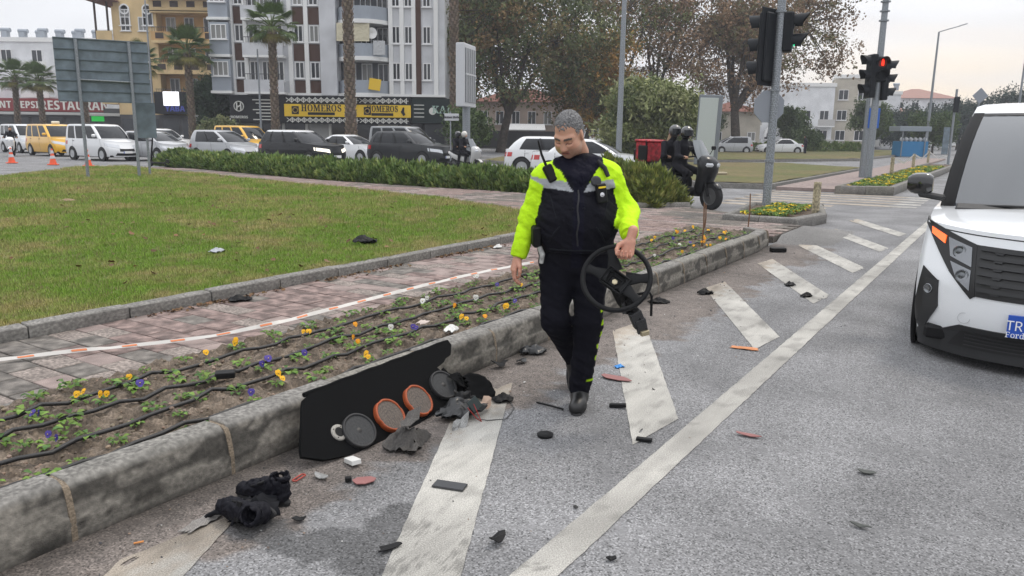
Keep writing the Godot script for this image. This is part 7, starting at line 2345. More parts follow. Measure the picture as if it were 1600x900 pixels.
	label_text(rs, "RESTAURANT", 0.8, Vector3(3.3, 4.25, 2.23), pale)
	var cs := part(b, "cursive_sign", mbx(Vector3(16.4, 5.65, 2.0), Vector3(2.7, 1.2, 0.2), 0.03), ms["sign_red"])
	label_text(cs, "Teps", 0.9, Vector3(16.4, 5.65, 2.12), pale, "Droid Serif")
	part(b, "green_light_sign", mbx(Vector3(16.6, 2.75, 1.3), Vector3(2.0, 0.6, 0.1)), M("sign_green_lit", 0.02, 0.35, 0.10, 0.5, {"emit": Color(0.05, 0.8, 0.25), "energy": 0.5}))
	for i in 9: part(b, "shop_window", mbx(Vector3(1.3 + i * 2.0, 1.6, 1.22), Vector3(1.6, 2.4, 0.05)), ms["house_glass"])
	bx(b, "canopy", 0, 3.1, 1.2, 24, 3.4, 3.4, M("canopy_grey", 0.42, 0.42, 0.41, 0.8), 0.03)
	# low wing that closes the gap to the ochre block
	b = block("low white terrace with dark shops behind the road sign", Vector3(-47.6, 0, -92), 0.0, 14, 12.2, 9, {"wall": wwall, "cols": 4, "y0": 4.2, "storey": 2.7})
	bx(b, "shop_front", 0, 0.05, 0.0, 14, 3.9, 0.8, M("shop_dark", 0.05, 0.05, 0.052, 0.6))
	bx(b, "canopy", -1, 3.0, 0.8, 13, 3.3, 3.0, ms["canopy_grey"], 0.03)

func far_city() -> void:
	rng.seed = 42
	var peach := M("wall_peach", 0.50, 0.40, 0.34, 0.85, {"tex": "faint", "size": 6.0})
	var wh: Material = ms["wall_white"]
	var cr := M("wall_bone", 0.50, 0.46, 0.39, 0.85, {"tex": "faint", "size": 6.0})
	var b := block("low peach house with tiled roof and pale awning behind the plane tree", Vector3(-4.2, 0, -86), 0.0, 10.5, 5.0, 8, {"wall": peach, "cols": 6, "y0": 1.9, "storey": 2.6, "hip": true, "ww": 0.9, "name": "house", "cat": "house"})
	part(b, "awning", mbx(Vector3(5.2, 2.3, 2.6), Vector3(4.6, 0.12, 3.0), 0.03, Basis(Vector3.RIGHT, 0.22)), M("awning_white", 0.55, 0.56, 0.57, 0.8))
	for i in 4: bx(b, "awning_post", 3.1 + i * 1.4, 0, 3.8, 3.2 + i * 1.4, 1.95, 3.9, ms["iron_dark"])
	bx(b, "shop_front", 0.2, 0.05, 0.0, 10.3, 1.9, 0.15, M("shop_dark", 0.05, 0.05, 0.052, 0.6))
	block("grey white apartment row glimpsed under the plane tree's crown", Vector3(5.5, 0, -112), 0.0, 14.0, 10.5, 9, {"wall": wh, "cols": 6, "balc": 2})
	block("small white house with low red roof left of the traffic light pole", Vector3(24.2, 0, -97), 0.0, 6.2, 4.6, 6, {"wall": cr, "cols": 3, "hip": true, "rh": 1.3, "storey": 2.2, "ww": 1.0, "wh": 1.1, "name": "house", "cat": "house"})
	b = block("long white apartment row with balconies behind the far parked cars", Vector3(27.5, 0, -112), -0.05, 17.5, 8.6, 9, {"wall": wh, "cols": 7, "balc": 2, "storey": 2.75, "parapet": M("parapet_pale", 0.45, 0.44, 0.43, 0.8)})
	for x: float in [9.6, 13.0]:
		var pts := []
		for i in 13: pts.append(Vector3(x + cos(i / 12.0 * PI) * 1.6, 1.6 + sin(i / 12.0 * PI) * 1.7, 0.9))
		part(b, "entrance_arch", MB.new().tube(pts, 0.22, 8), M("trim_white", 0.74, 0.74, 0.73, 0.7))
	b = block("narrow cream apartment tower at the end of the white row", Vector3(45.2, 0, -112), -0.35, 5.0, 9.8, 9, {"wall": cr, "cols": 2, "balc": 0, "storey": 2.8})
	block("pale apartment row behind the second traffic light", Vector3(50.2, 0, -122), -0.1, 9.0, 8.2, 9, {"wall": wh, "cols": 4, "balc": 2, "storey": 2.7})
	b = block("far white apartment house with stepped red roof, left of the street lamp", Vector3(72.5, 0, -152), -0.15, 11.5, 9.2, 10, {"wall": wh, "cols": 4, "balc": 2, "hip": true, "rh": 2.0, "roof": M("roof_pink", 0.30, 0.17, 0.14, 0.85)})
	heater(b, Vector3(1.5, 10.8, -3))
	block("far low white house with red roof before the far apartment house", Vector3(64.5, 0, -140), -0.1, 9.0, 6.0, 9, {"wall": wh, "cols": 4, "hip": true, "rh": 1.2, "storey": 2.6, "roof": ms["roof_pink"], "name": "house", "cat": "house"})
	b = block("distant pale apartment house at the right edge of the far row", Vector3(84.5, 0, -165), -0.2, 8.0, 7.0, 9, {"wall": cr, "cols": 3, "balc": 1})
	# the far side of the junction: lawns with kerbs, the path between beds, the second flower bed
	n1.seed = 5
	var lk := func(nm: String, lab: String, poly: Array) -> void:
		var s := structure(nm, lab)
		part(s, "kerb", slab(poly, -0.05, 0.15), ms["concrete"])
		var inner: Array = Geometry2D.offset_polygon(PackedVector2Array(poly), -0.16)
		var lo := Vector2(1e9, 1e9)
		var hi := -lo
		for p: Vector2 in inner[0]:
			lo = lo.min(p); hi = hi.max(p)
		var mb := MB.new()
		var nu := 150
		var nv := 90
		mb.field(nu, nv, func(i, j):
			var q := Vector2(lerpf(lo.x, hi.x, i / float(nu)), lerpf(lo.y, hi.y, j / float(nv)))
			return Vector3(q.x, 0.17 + 0.03 * n1.get_noise_2d(q.x * 20, q.y * 20), q.y),
			func(_i, _j, p):
				var c := ramp(Color(0.23, 0.18, 0.075), Color(0.14, 0.155, 0.04), 0.5 + n1.get_noise_2d(p.x * 9, p.z * 9))
				c = c * (1.0 + 0.35 * n1.get_noise_2d(p.x * 160, p.z * 160))
				c.a = 1.0 if Geometry2D.is_point_in_polygon(Vector2(p.x, p.z), inner[0]) else 0.0
				return c)
		part(s, "turf", mb, ms["turf"])
	lk.call("far_lawn", "dry lawn beyond the zebra crossing with a low kerb", [Vector2(24.6, -6.4), Vector2(24.0, -8.4), Vector2(27.5, -12.5), Vector2(41, -16.5), Vector2(46, -11.5), Vector2(42, -6.4)])
	lk.call("farther_lawn", "strip of lawn in front of the far parked cars", [Vector2(46, -16.5), Vector2(44, -21), Vector2(64, -27), Vector2(110, -22), Vector2(104, -9.0), Vector2(60, -9.6)])
	lk.call("side_lawn", "narrow lawn between the side road and the shops", [Vector2(33, -19), Vector2(35, -25), Vector2(50, -32), Vector2(53, -28)])
	var fp := structure("far_path", "pale paved path beside the second flower bed")
	part(fp, "paving", slab([Vector2(24.4, -6.2), Vector2(24.6, -4.5), Vector2(70, -4.9), Vector2(70, -6.4), Vector2(42, -6.2)], -0.05, 0.10), ms["paver_pale"])
	var prof := PackedVector2Array([Vector2(0.0, -0.05), Vector2(0.0, 0.22), Vector2(0.05, 0.25), Vector2(0.16, 0.25), Vector2(0.16, -0.05)])
	var k2 := structure("second_bed_kerb", "grey kerb of the second flower bed beyond the crossing")
	kerb_row(k2, Vector2(24.4, -2.9), Vector2(51, -2.9), 0.9, flip(prof), 700)
	kerb_row(k2, Vector2(23.9, -4.3), Vector2(24.4, -2.9), 0.75, flip(prof), 740)
	kerb_row(k2, Vector2(51, -4.5), Vector2(23.9, -4.4), 1.6, flip(prof), 760)
	ground("second_bed_soil", slab([Vector2(24.2, -4.4), Vector2(24.6, -3.05), Vector2(51, -3.05), Vector2(51, -4.4)], -0.05, 0.17), M("soil_plain", 0.17, 0.125, 0.09, 0.95, {"tex": "conc", "world": true, "size": 0.4, "n": "n_lump", "ns": 1.0}), "brown soil of the second flower bed")
	var k3 := structure("island_kerb", "grey kerb round the small island of the traffic light")
	prof = PackedVector2Array([Vector2(0.0, -0.05), Vector2(0.0, 0.17), Vector2(0.03, 0.2), Vector2(0.15, 0.2), Vector2(0.15, -0.05)])
	var c := [Vector2(13.9, -4.45), Vector2(14.0, -3.15), Vector2(15.5, -2.95), Vector2(17.6, -3.45), Vector2(17.0, -4.85)]
	for i in 5: kerb_row(k3, c[i], c[(i + 1) % 5], 0.8, flip(prof), 800 + i * 10)
	ground("island_soil", slab([Vector2(14.0, -4.4), Vector2(14.1, -3.25), Vector2(15.5, -3.05), Vector2(17.5, -3.5), Vector2(16.95, -4.75)], -0.05, 0.14), ms["soil_plain"], "brown soil of the small island")
	# kerb under the hedge's right end
	var k4 := structure("hedge_kerb", "low kerb in front of the hedge's right end")
	kerb_row(k4, Vector2(15.0, -8.9), Vector2(15.1, -6.75), 0.6, prof, 900)
	kerb_row(k4, Vector2(15.1, -6.75), Vector2(16.1, -5.95), 0.6, prof, 910)

# ---------------------------------------------------------------- plants
func leaf_cluster(key: String, n: int, size: float, spread: float, long := 1.0) -> Mesh:
	if shared.has(key): return shared[key]
	var g := RandomNumberGenerator.new()
	g.seed = hash(key)
	var mb := MB.new()
	for i in n:
		var o := Vector3(g.randfn(), g.randfn(), g.randfn()) * spread * 0.5
		var b := Basis.from_euler(Vector3(g.randf_range(-1.2, 1.2), g.randf() * TAU, g.randf_range(-1.2, 1.2)))
		var k := size * g.randf_range(0.7, 1.3)
		mb.col = Color(1, 1, 1) * g.randf_range(0.75, 1.25)
		var p := [o + b * Vector3(0, 0, -k * long), o + b * Vector3(k * 0.55, 0.1 * k, -0.1 * k), o + b * Vector3(0, 0, k * long * 0.8), o + b * Vector3(-k * 0.55, 0.1 * k, -0.1 * k)]
		mb.quad(p[0], p[1], p[2], p[3])
	shared[key] = mb.mesh()
	return shared[key]

# crown: centre and radii; leaves gather in clumps at the ends of the limbs, with gaps between
func tree(nm: String, label: String, at: Vector3, tr: float, fork: float, cc: Vector3, cr: Vector3, clumps: int, per: int, leaf: Mesh, tones: Array, sd: int, group := "", o := {}) -> Node3D:
	var root := thing(nm, label, o.get("cat", "tree"), at, 0.0, group)
	var g := RandomNumberGenerator.new()
	g.seed = sd
	var wood := MB.new()
	var lean: Vector3 = o.get("lean", Vector3.ZERO)
	var top := Vector3(0, fork, 0) + lean
	wood.tube([Vector3(0, -0.2, 0), Vector3(0, 0.15, 0), Vector3(lean.x * 0.3, fork * 0.4, lean.z * 0.3), top], [tr * 1.5, tr * 1.1, tr * 0.9, tr * 0.75], 10)
	var xf := []
	var cl := []
	var forks := []
	for i in int(o.get("forks", 4)):
		var a := TAU * i / float(o.get("forks", 4)) + g.randf_range(-0.3, 0.3)
		var e := cc + Vector3(cos(a) * cr.x * 0.42, g.randf_range(-0.35, 0.25) * cr.y, sin(a) * cr.z * 0.42)
		wood.tube([top - Vector3(0, 0.2, 0), top.lerp(e, 0.35) + Vector3(0, -0.25, 0), top.lerp(e, 0.7) + Vector3(g.randf_range(-0.3, 0.3), 0.1, g.randf_range(-0.3, 0.3)), e], [tr * 0.55, tr * 0.42, tr * 0.3, tr * 0.18], 7)
		forks.append(e)
	for i in clumps:
		var d := Vector3(g.randfn(), g.randfn(), g.randfn()).normalized()
		var r := pow(g.randf(), 0.45)
		var c := cc + Vector3(d.x * cr.x, d.y * cr.y, d.z * cr.z) * r * (1.0 + 0.12 * g.randfn())
		var f: Vector3 = forks[0]
		for q: Vector3 in forks:
			if q.distance_to(c) < f.distance_to(c): f = q
		if o.get("twigs", true): wood.tube([f, f.lerp(c, 0.55) + Vector3(0, g.randf_range(-0.2, 0.3), 0), c], [tr * 0.16, tr * 0.09, 0.015], 5)
		var tone: Color = tones[g.randi() % tones.size()]
		var cs: float = o.get("clump", 1.0) * g.randf_range(0.6, 1.3)
		for k in per:
			var p: Vector3 = c + Vector3(g.randfn(), g.randfn() * 0.7, g.randfn()) * cs * 0.55
			var s := g.randf_range(0.7, 1.25)
			xf.append(Transform3D(Basis.from_euler(Vector3(g.randf() * TAU, g.randf() * TAU, g.randf() * TAU)).scaled(Vector3.ONE * s), p))
			var t: Color = tone if g.randf() < 0.75 else tones[g.randi() % tones.size()]
			cl.append(Color(t.r, t.g, t.b) * g.randf_range(0.65, 1.35))
	part(root, "trunk", wood, o.get("bark", ms["bark"]))
	many(root, "crown", leaf, ms["dry_leaf"] if o.get("dry", false) else ms["leaf"], xf, cl)
	return root

func palm(label: String, at: Vector3, h: float, sd: int, fr := 1.5, tr := 0.2) -> void:
	var g := RandomNumberGenerator.new()
	g.seed = sd
	var root := thing("palm_tree", label, "palm tree", at, 0.0, "fan palms along the side road")
	var bend := Vector3(g.randf_range(-0.2, 0.2), 0, g.randf_range(-0.2, 0.2))
	var key := "palmtrunk%.1f_%.2f" % [h, tr]
	var mb := MB.new()
	mb.tube([Vector3(0, -0.2, 0), Vector3(0, h * 0.3, 0), bend * 0.5 + Vector3(0, h * 0.65, 0), bend + Vector3(0, h, 0)], [tr * 1.35, tr, tr * 0.92, tr * 1.15], 10)
	var tk := part(root, "trunk", mb, M("palm_bark", 0.15, 0.115, 0.085, 0.95, {"tex": "conc", "size": 0.5, "n": "n_lump", "ns": 0.9}))
	# old leaf bases in a spiral
	if not shared.has("palm_scale"):
		var q := MB.new()
		q.box(Vector3(0, 0.10, 0.03), Vector3(0.15, 0.24, 0.05), 0.015, Basis(Vector3.RIGHT, 0.35))
		shared["palm_scale"] = q.mesh()
	var xf := []
	var cl := []
	var n := int(h * 26)
	for i in n:
		var y := h * i / n
		var a := i * 2.39996
		var c := bend * (y / h) + Vector3(sin(a), 0, cos(a)) * tr * (1.25 - 0.25 * minf(1.0, y / (h * 0.3)))
		xf.append(Transform3D(Basis(Vector3.UP, a).scaled(Vector3.ONE * (0.7 + tr)), c + Vector3(0, y, 0)))
		cl.append(jit(Color(0.17, 0.13, 0.095), 0.3))
	many(tk, "leaf_base", shared["palm_scale"], ms["plain"], xf, cl)
	for kind in 2:
		if not shared.has("fan%d" % kind):
			var f := MB.new()
			var droop := 0.35 + 0.5 * kind
			f.col = Color(0.085, 0.12, 0.035)
			f.tube([Vector3.ZERO, Vector3(0, 0.12, 0.5), Vector3(0, 0.10, 0.95)], [0.035, 0.02, 0.014], 5)
			for i in 22:
				var a := (i / 21.0 - 0.5) * 3.6
				var d := Vector3(sin(a), 0, cos(a))
				var s := Vector3(cos(a), 0, -sin(a)) * 0.034
				var o := Vector3(0, 0.10, 0.95)
				var l := 0.78 - 0.12 * absf(a) / 1.8
				var m := o + d * l * 0.55 + Vector3(0, 0.05 - 0.05 * droop, 0)
				var e := o + d * l * 0.92 - Vector3(0, droop * 0.45 * l, 0)
				f.col = Color(0.075, 0.115, 0.035) * (0.7 + 0.6 * fposmod(i * 0.37, 1.0))
				f.quad(o - s * 0.3, o + s * 0.3, m + s, m - s)
				f.tri(m - s, m + s, e)
			shared["fan%d" % kind] = f.mesh()
	var top := bend + Vector3(0, h, 0)
	for i in 34:
		var t := i / 33.0
		var el := lerpf(1.25, -0.75, pow(t, 0.8)) + g.randf_range(-0.12, 0.12)
		var b := Basis(Vector3.UP, i * 2.39996 + g.randf_range(-0.2, 0.2)) * Basis(Vector3.RIGHT, -el)
		part(root, "frond", shared["fan%d" % (0 if t < 0.5 else 1)], ms["leaf"] if t < 0.86 else M("dead_frond", 1.7, 1.0, 0.75, 0.9, {"vc": true}), top + b * Vector3(0, 0, 0.1), b.scaled(Vector3.ONE * fr / 1.5 * g.randf_range(0.85, 1.1)))

func street_trees() -> void:
	var big := leaf_cluster("plane", 7, 0.15, 0.55)
	var autumn := [Color(0.21, 0.145, 0.075), Color(0.17, 0.145, 0.07), Color(0.145, 0.17, 0.072), Color(0.125, 0.155, 0.07), Color(0.26, 0.18, 0.09), Color(0.10, 0.125, 0.06), Color(0.17, 0.19, 0.085)]
	var bronze := [Color(0.241, 0.161, 0.098), Color(0.196, 0.138, 0.086), Color(0.172, 0.161, 0.086), Color(0.310, 0.207, 0.127)]
	var gold := [Color(0.286, 0.174, 0.052), Color(0.174, 0.163, 0.061), Color(0.347, 0.204, 0.072), Color(0.122, 0.143, 0.061)]
	var gr := "plane trees beyond the side road"
	var o := {"dry": true, "clump": 1.5, "forks": 5, "lean": Vector3(0.6, 0, 0)}
	tree("plane_tree", "broad brown green plane tree with a forked trunk, beside the billboard", Vector3(-1.1, 0, -68), 0.42, 3.4, Vector3(1.2, 10.2, 0), Vector3(7.8, 6.0, 6.0), 130, 36, big, autumn, 1, gr, o)
	tree("plane_tree", "brown plane tree whose crown meets the HOMEROS block", Vector3(-4.5, 0, -74), 0.35, 4.0, Vector3(0, 12.6, 0), Vector3(5.0, 6.5, 5.0), 75, 36, big, autumn, 2, gr, o)
	tree("plane_tree", "golden leaved plane tree low behind the walking person's head", Vector3(6.4, 0, -71), 0.26, 3.0, Vector3(0.2, 6.2, 0), Vector3(4.6, 4.0, 4.0), 85, 40, big, gold, 3, gr, o)
	tree("plane_tree", "tall thin crowned plane tree behind the lamp post", Vector3(9.6, 0, -80), 0.32, 5.0, Vector3(0.5, 13.4, 0), Vector3(6.5, 6.8, 5.0), 75, 26, big, autumn, 4, gr, o)
	o = {"dry": true, "clump": 1.5, "forks": 6, "lean": Vector3(-0.4, 0, 0)}
	tree("plane_tree", "largest bronze plane tree behind the stop sign's pole", Vector3(21.9, 0, -77), 0.5, 4.2, Vector3(1.5, 11.4, 0), Vector3(9.4, 6.4, 7.0), 150, 34, big, bronze, 5, gr, o)
	tree("plane_tree", "sparse bronze plane tree between the bush and the stop sign's pole", Vector3(15.4, 0, -84), 0.34, 6.0, Vector3(0, 13.2, 0), Vector3(6.0, 6.4, 5.0), 60, 24, big, bronze, 6, gr, o)
	var fine := leaf_cluster("olive", 9, 0.10, 0.42, 1.7)
	var olive := [Color(0.18, 0.205, 0.085), Color(0.22, 0.24, 0.11), Color(0.12, 0.15, 0.065), Color(0.27, 0.28, 0.14)]
	tree("olive_tree", "round grey green bushy tree right of the lamp post", Vector3(8.35, 0, -48), 0.16, 0.8, Vector3(0, 2.65, 0), Vector3(2.6, 2.2, 2.4), 130, 48, fine, olive, 7, "", {"clump": 0.75, "forks": 6})
	var deep := [Color(0.029, 0.055, 0.029), Color(0.039, 0.072, 0.039), Color(0.052, 0.085, 0.039)]
	tree("round_tree", "small dark green round tree before the ochre block's shops", Vector3(-25.1, 0, -66), 0.14, 1.6, Vector3(0, 4.0, 0), Vector3(1.45, 1.6, 1.4), 60, 40, fine, deep, 8, "", {"clump": 0.6})
	tree("shrub", "olive green shrub under the dark HOMEROS board", Vector3(-22.6, 0, -60), 0.08, 0.4, Vector3(0, 1.3, 0), Vector3(1.3, 1.0, 1.0), 30, 30, fine, olive, 9, "", {"clump": 0.5, "cat": "shrub"})
	var mid := [Color(0.080, 0.120, 0.045), Color(0.104, 0.144, 0.056), Color(0.064, 0.096, 0.040)]
	var sm := [["small tree on the far lawn behind the stop sign's pole", Vector3(30.5, 0, -86), 4.6, 2.0], ["small tree in front of the cream tower, left of the second traffic light", Vector3(40.0, 0, -88), 5.2, 2.0], ["small shrub tree at the foot of the sparse bronze plane tree", Vector3(21.0, 0, -86), 4.4, 1.6], ["little street tree under the billboard, with a thin trunk", Vector3(-3.0, 0, -52), 2.9, 1.0], ["bushy tree by the blue kiosk", Vector3(45.0, 0, -84), 4.0, 2.2], ["low bush right of the far white saloon", Vector3(31.0, 0, -83), 2.0, 1.2]]
	for i in sm.size():
		var h: float = sm[i][2]
		var r: float = sm[i][3]
		tree("street_tree", sm[i][0], sm[i][1], 0.12, h * 0.42, Vector3(0, h * 0.7, 0), Vector3(r, h * 0.33, r), 40, 36, fine, mid, 20 + i, "small trees across the junction", {"clump": 0.7})
	var pine := [Color(0.023, 0.044, 0.039), Color(0.031, 0.055, 0.042), Color(0.039, 0.062, 0.044)]
	var pn := [["leftmost dark pine of the clump behind the red light", Vector3(67, 0, -118), 7.0, 4.5], ["dark pine behind the diamond sign", Vector3(75, 0, -116), 9.0, 6.0], ["tall dark pine above the van's roof", Vector3(84, 0, -114), 12.5, 7.5], ["rightmost dark pine above the van's windscreen", Vector3(95, 0, -112), 13.5, 8.0], ["low dark pine between the street lamp and the red light", Vector3(56, 0, -112), 5.0, 3.2]]
	for i in pn.size():
		tree("pine_tree", pn[i][0], pn[i][1], 0.3, pn[i][2] * 0.3, Vector3(0, pn[i][2] * 0.62, 0), Vector3(pn[i][3], pn[i][2] * 0.40, 5.0), 90, 44, big, pine, 40 + i, "dark pines at the right", {"clump": 1.5, "twigs": false})
	palm("fan palm in front of the ochre block, right of the road sign", Vector3(-24.6, 0, -60), 7.4, 1, 1.9, 0.22)
	palm("fan palm in front of the dark HOMEROS board", Vector3(-17.2, 0, -56.5), 8.7, 2, 1.9, 0.24)
	palm("tall bare palm trunk rising out of the frame before the HOMEROS signs", Vector3(-10.8, 0, -52), 15.0, 3, 1.6, 0.30)
	palm("leftmost fan palm before the restaurant", Vector3(-47.5, 0, -75), 6.2, 4, 1.75, 0.22)
	palm("fan palm second from the left, before the restaurant", Vector3(-44.4, 0, -74), 5.9, 5, 1.7, 0.22)
	palm("fan palm whose trunk shows left below the road sign's panel", Vector3(-36.0, 0, -66), 6.4, 6, 1.7, 0.22)
	palm("fan palm whose trunk shows right below the road sign's panel", Vector3(-31.0, 0, -66), 7.0, 7, 1.7, 0.24)
	palm("tall palm trunk half lost in the plane tree, above the billboard", Vector3(-4.4, 0, -58), 14.0, 8, 1.5, 0.28)

func hedge_and_shrubs() -> void:
	var sprig := MB.new()
	var g := RandomNumberGenerator.new()
	g.seed = 3
	for i in 9:
		var a := g.randf() * TAU
		var d := Vector3(cos(a) * g.randf_range(0.2, 0.8), 1.0, sin(a) * g.randf_range(0.2, 0.8)).normalized()
		var o := d * g.randf_range(0.0, 0.08)
		var s := Vector3(-sin(a), 0, cos(a)) * 0.014
		var e := o + d * g.randf_range(0.07, 0.14)
		sprig.col = Color(1, 1, 1) * g.randf_range(0.7, 1.3)
		sprig.quad(o, o.lerp(e, 0.5) + s, e, o.lerp(e, 0.5) - s)
	var sm := sprig.mesh()
	var tones := [Color(0.125, 0.185, 0.06), Color(0.165, 0.235, 0.075), Color(0.09, 0.135, 0.048), Color(0.23, 0.27, 0.09)]
	var warm := [Color(0.21, 0.235, 0.065), Color(0.27, 0.265, 0.085), Color(0.14, 0.17, 0.052), Color(0.12, 0.15, 0.05)]
	for e: Array in [["hedge", "long loose green hedge between the paved path and the waiting cars", [Vector2(17.9, -9.6), Vector2(17.7, -13.5), Vector2(17.9, -18.0), Vector2(18.9, -24.0), Vector2(20.5, -31.5)], 0.50, 1.3, 15000, tones], ["shrub", "yellow green shrub in front of the motor scooter", [Vector2(15.85, -6.25), Vector2(16.2, -7.4), Vector2(16.6, -8.7)], 0.72, 1.15, 5200, warm], ["far_hedge", "trimmed green hedge behind the far parked cars", [Vector2(77, -27.5), Vector2(82, -21), Vector2(92, -14.5)], 1.0, 1.2, 5000, tones]]:
		var root := thing(e[0], e[1], "hedge" if e[0] != "shrub" else "shrub", Vector3.ZERO, YAW)
		var pts: Array = e[2]
		var cum := [0.0]
		for i in range(1, pts.size()): cum.append(cum[i - 1] + (pts[i] as Vector2).distance_to(pts[i - 1]))
		var tot: float = cum[-1]
		var xf := []
		var cl := []
		var stems := MB.new()
		g.seed = hash(e[0])
		for i in int(e[5]):
			var s := g.randf() * tot
			var k := 0
			while k < pts.size() - 2 and s > cum[k + 1]: k += 1
			var q: Vector2 = (pts[k] as Vector2).lerp(pts[k + 1], (s - cum[k]) / (cum[k + 1] - cum[k]))
			var dir: Vector2 = ((pts[k + 1] as Vector2) - pts[k]).normalized()
			var nrm := Vector2(-dir.y, dir.x)
			var lump: float = 0.5 + 0.5 * n1.get_noise_2d(q.x * 40, q.y * 40)
			var endk: float = smoothstep(0.0, 0.5, minf(s, tot - s) + 0.15)
			var a := g.randf_range(-0.25, PI + 0.25)
			var rr := 1.0 - 0.3 * pow(g.randf(), 2.0)
			var hh: float = e[3] * (0.5 + 0.75 * lump + 0.35 * n1.get_noise_2d(q.x * 160, q.y * 160)) * endk
			var p: Vector2 = q + nrm * cos(a) * e[4] * 0.5 * rr
			var sc := g.randf_range(0.9, 2.3)
			xf.append(Transform3D((Basis(Vector3.UP, g.randf() * TAU) * Basis(Vector3(dir.x, 0, dir.y), -cos(a) * 0.8 + g.randf_range(-0.4, 0.4))).scaled(Vector3.ONE * sc), Vector3(p.x, maxf(0.05, 0.05 + sin(a) * hh * rr), p.y)))
			var t: Color = e[6][g.randi() % 4]
			cl.append(t * g.randf_range(0.7, 1.35))
			if i % 140 == 0: stems.tube([Vector3(q.x, -0.05, q.y), Vector3(q.x + g.randf_range(-0.1, 0.1), hh * 0.5, q.y), Vector3(p.x, hh * 0.8, p.y)], [0.02, 0.016, 0.008], 5)
		part(root, "stems", stems, ms["bark"]).set_meta("kind", "stuff")
		many(root, "foliage", sm, ms["leaf"], xf, cl)

# ---------------------------------------------------------------- street furniture
func signal_head(par: Node3D, at: Vector3, face: Vector3, n: int, lit := -1, colour := Color(0, 1, 0.4), size := 0.36, board := false) -> void:
	var b := Basis(face.normalized(), Vector3.UP, face.normalized().cross(Vector3.UP))
	var blk: Material = M("signal_black", 0.012, 0.014, 0.017, 0.55, {"spec": 0.3})
	var h := part(par, "signal_head", mbx(Vector3(-0.02, 0, 0), Vector3(0.20, size * n, size * 0.94), 0.03), blk, at, b)
	if board: part(h, "backing_board", mbx(Vector3(-0.06, 0, 0), Vector3(0.02, size * n + 0.16, size + 0.22), 0.008), blk)
	for i in n:
		var y := size * ((n - 1) * 0.5 - i)
		var vz := MB.new()
		var rows := []
		for k in 5:
			var row := PackedVector3Array()
			for j in 15:
				var a := (j / 14.0) * 3.9 - 0.38
				var r := size * 0.41 * (1.0 + 0.03 * k)
				row.append(Vector3(0.08 + k * 0.075 * (0.55 + 0.45 * sin(clampf(a, 0, PI))), y + sin(a) * r, cos(a) * r))
			rows.append(row)
		vz.loft(rows, false, true, false)
		part(h, "visor", vz, blk)
		var on := i == lit
		part(h, "lens", MB.new().lathe([Vector2(size * 0.37, 0), Vector2(size * 0.36, 0.02), Vector2(size * 0.2, 0.035), Vector2(0, 0.04)], 20, true, Basis(Vector3.BACK, -PI / 2)), blk if not on else M("signal_dim_%d" % hash(colour), colour.r * 0.25, colour.g * 0.2, colour.b * 0.2, 0.3), Vector3(0.07, y, 0))
		if on:
			var mk := MB.new()
			if colour.r > colour.g:
				mk.box(Vector3(0.115, y - 0.01, 0), Vector3(0.012, size * 0.42, size * 0.2), 0.02)
				mk.box(Vector3(0.115, y + size * 0.24, 0), Vector3(0.012, size * 0.11, size * 0.11), 0.015)
			else:
				mk.box(Vector3(0.115, y, 0), Vector3(0.012, size * 0.4, size * 0.10), 0.01, Basis(Vector3.RIGHT, 0.5))
				mk.box(Vector3(0.116, y + size * 0.12, -0.05), Vector3(0.012, size * 0.10, size * 0.3), 0.01, Basis(Vector3.RIGHT, 0.2))
			part(h, "lit_figure", mk, M("lit_%d" % hash(colour), colour.r, colour.g, colour.b, 0.3, {"emit": colour, "energy": 1.6}))

func pole(par: Node3D, h: float, r0: float, r1: float, m: Material, rings := []) -> void:
	part(par, "pole", MB.new().tube([Vector3(0, -0.05, 0), Vector3(0, h * 0.5, 0), Vector3(0, h, 0)], [r0, (r0 + r1) * 0.5, r1], 14), m)
	part(par, "base_plate", mbx(Vector3(0, 0.012, 0), Vector3(r0 * 4, 0.024, r0 * 4), 0.004), m)
	for y: float in rings: part(par, "clamp", MB.new().lathe([Vector2(r0 * 0.9, -0.02), Vector2(r0 * 1.25, -0.02), Vector2(r0 * 1.25, 0.02), Vector2(r0 * 0.9, 0.02)], 14, false, Basis.IDENTITY, Vector3(0, y, 0)), m)

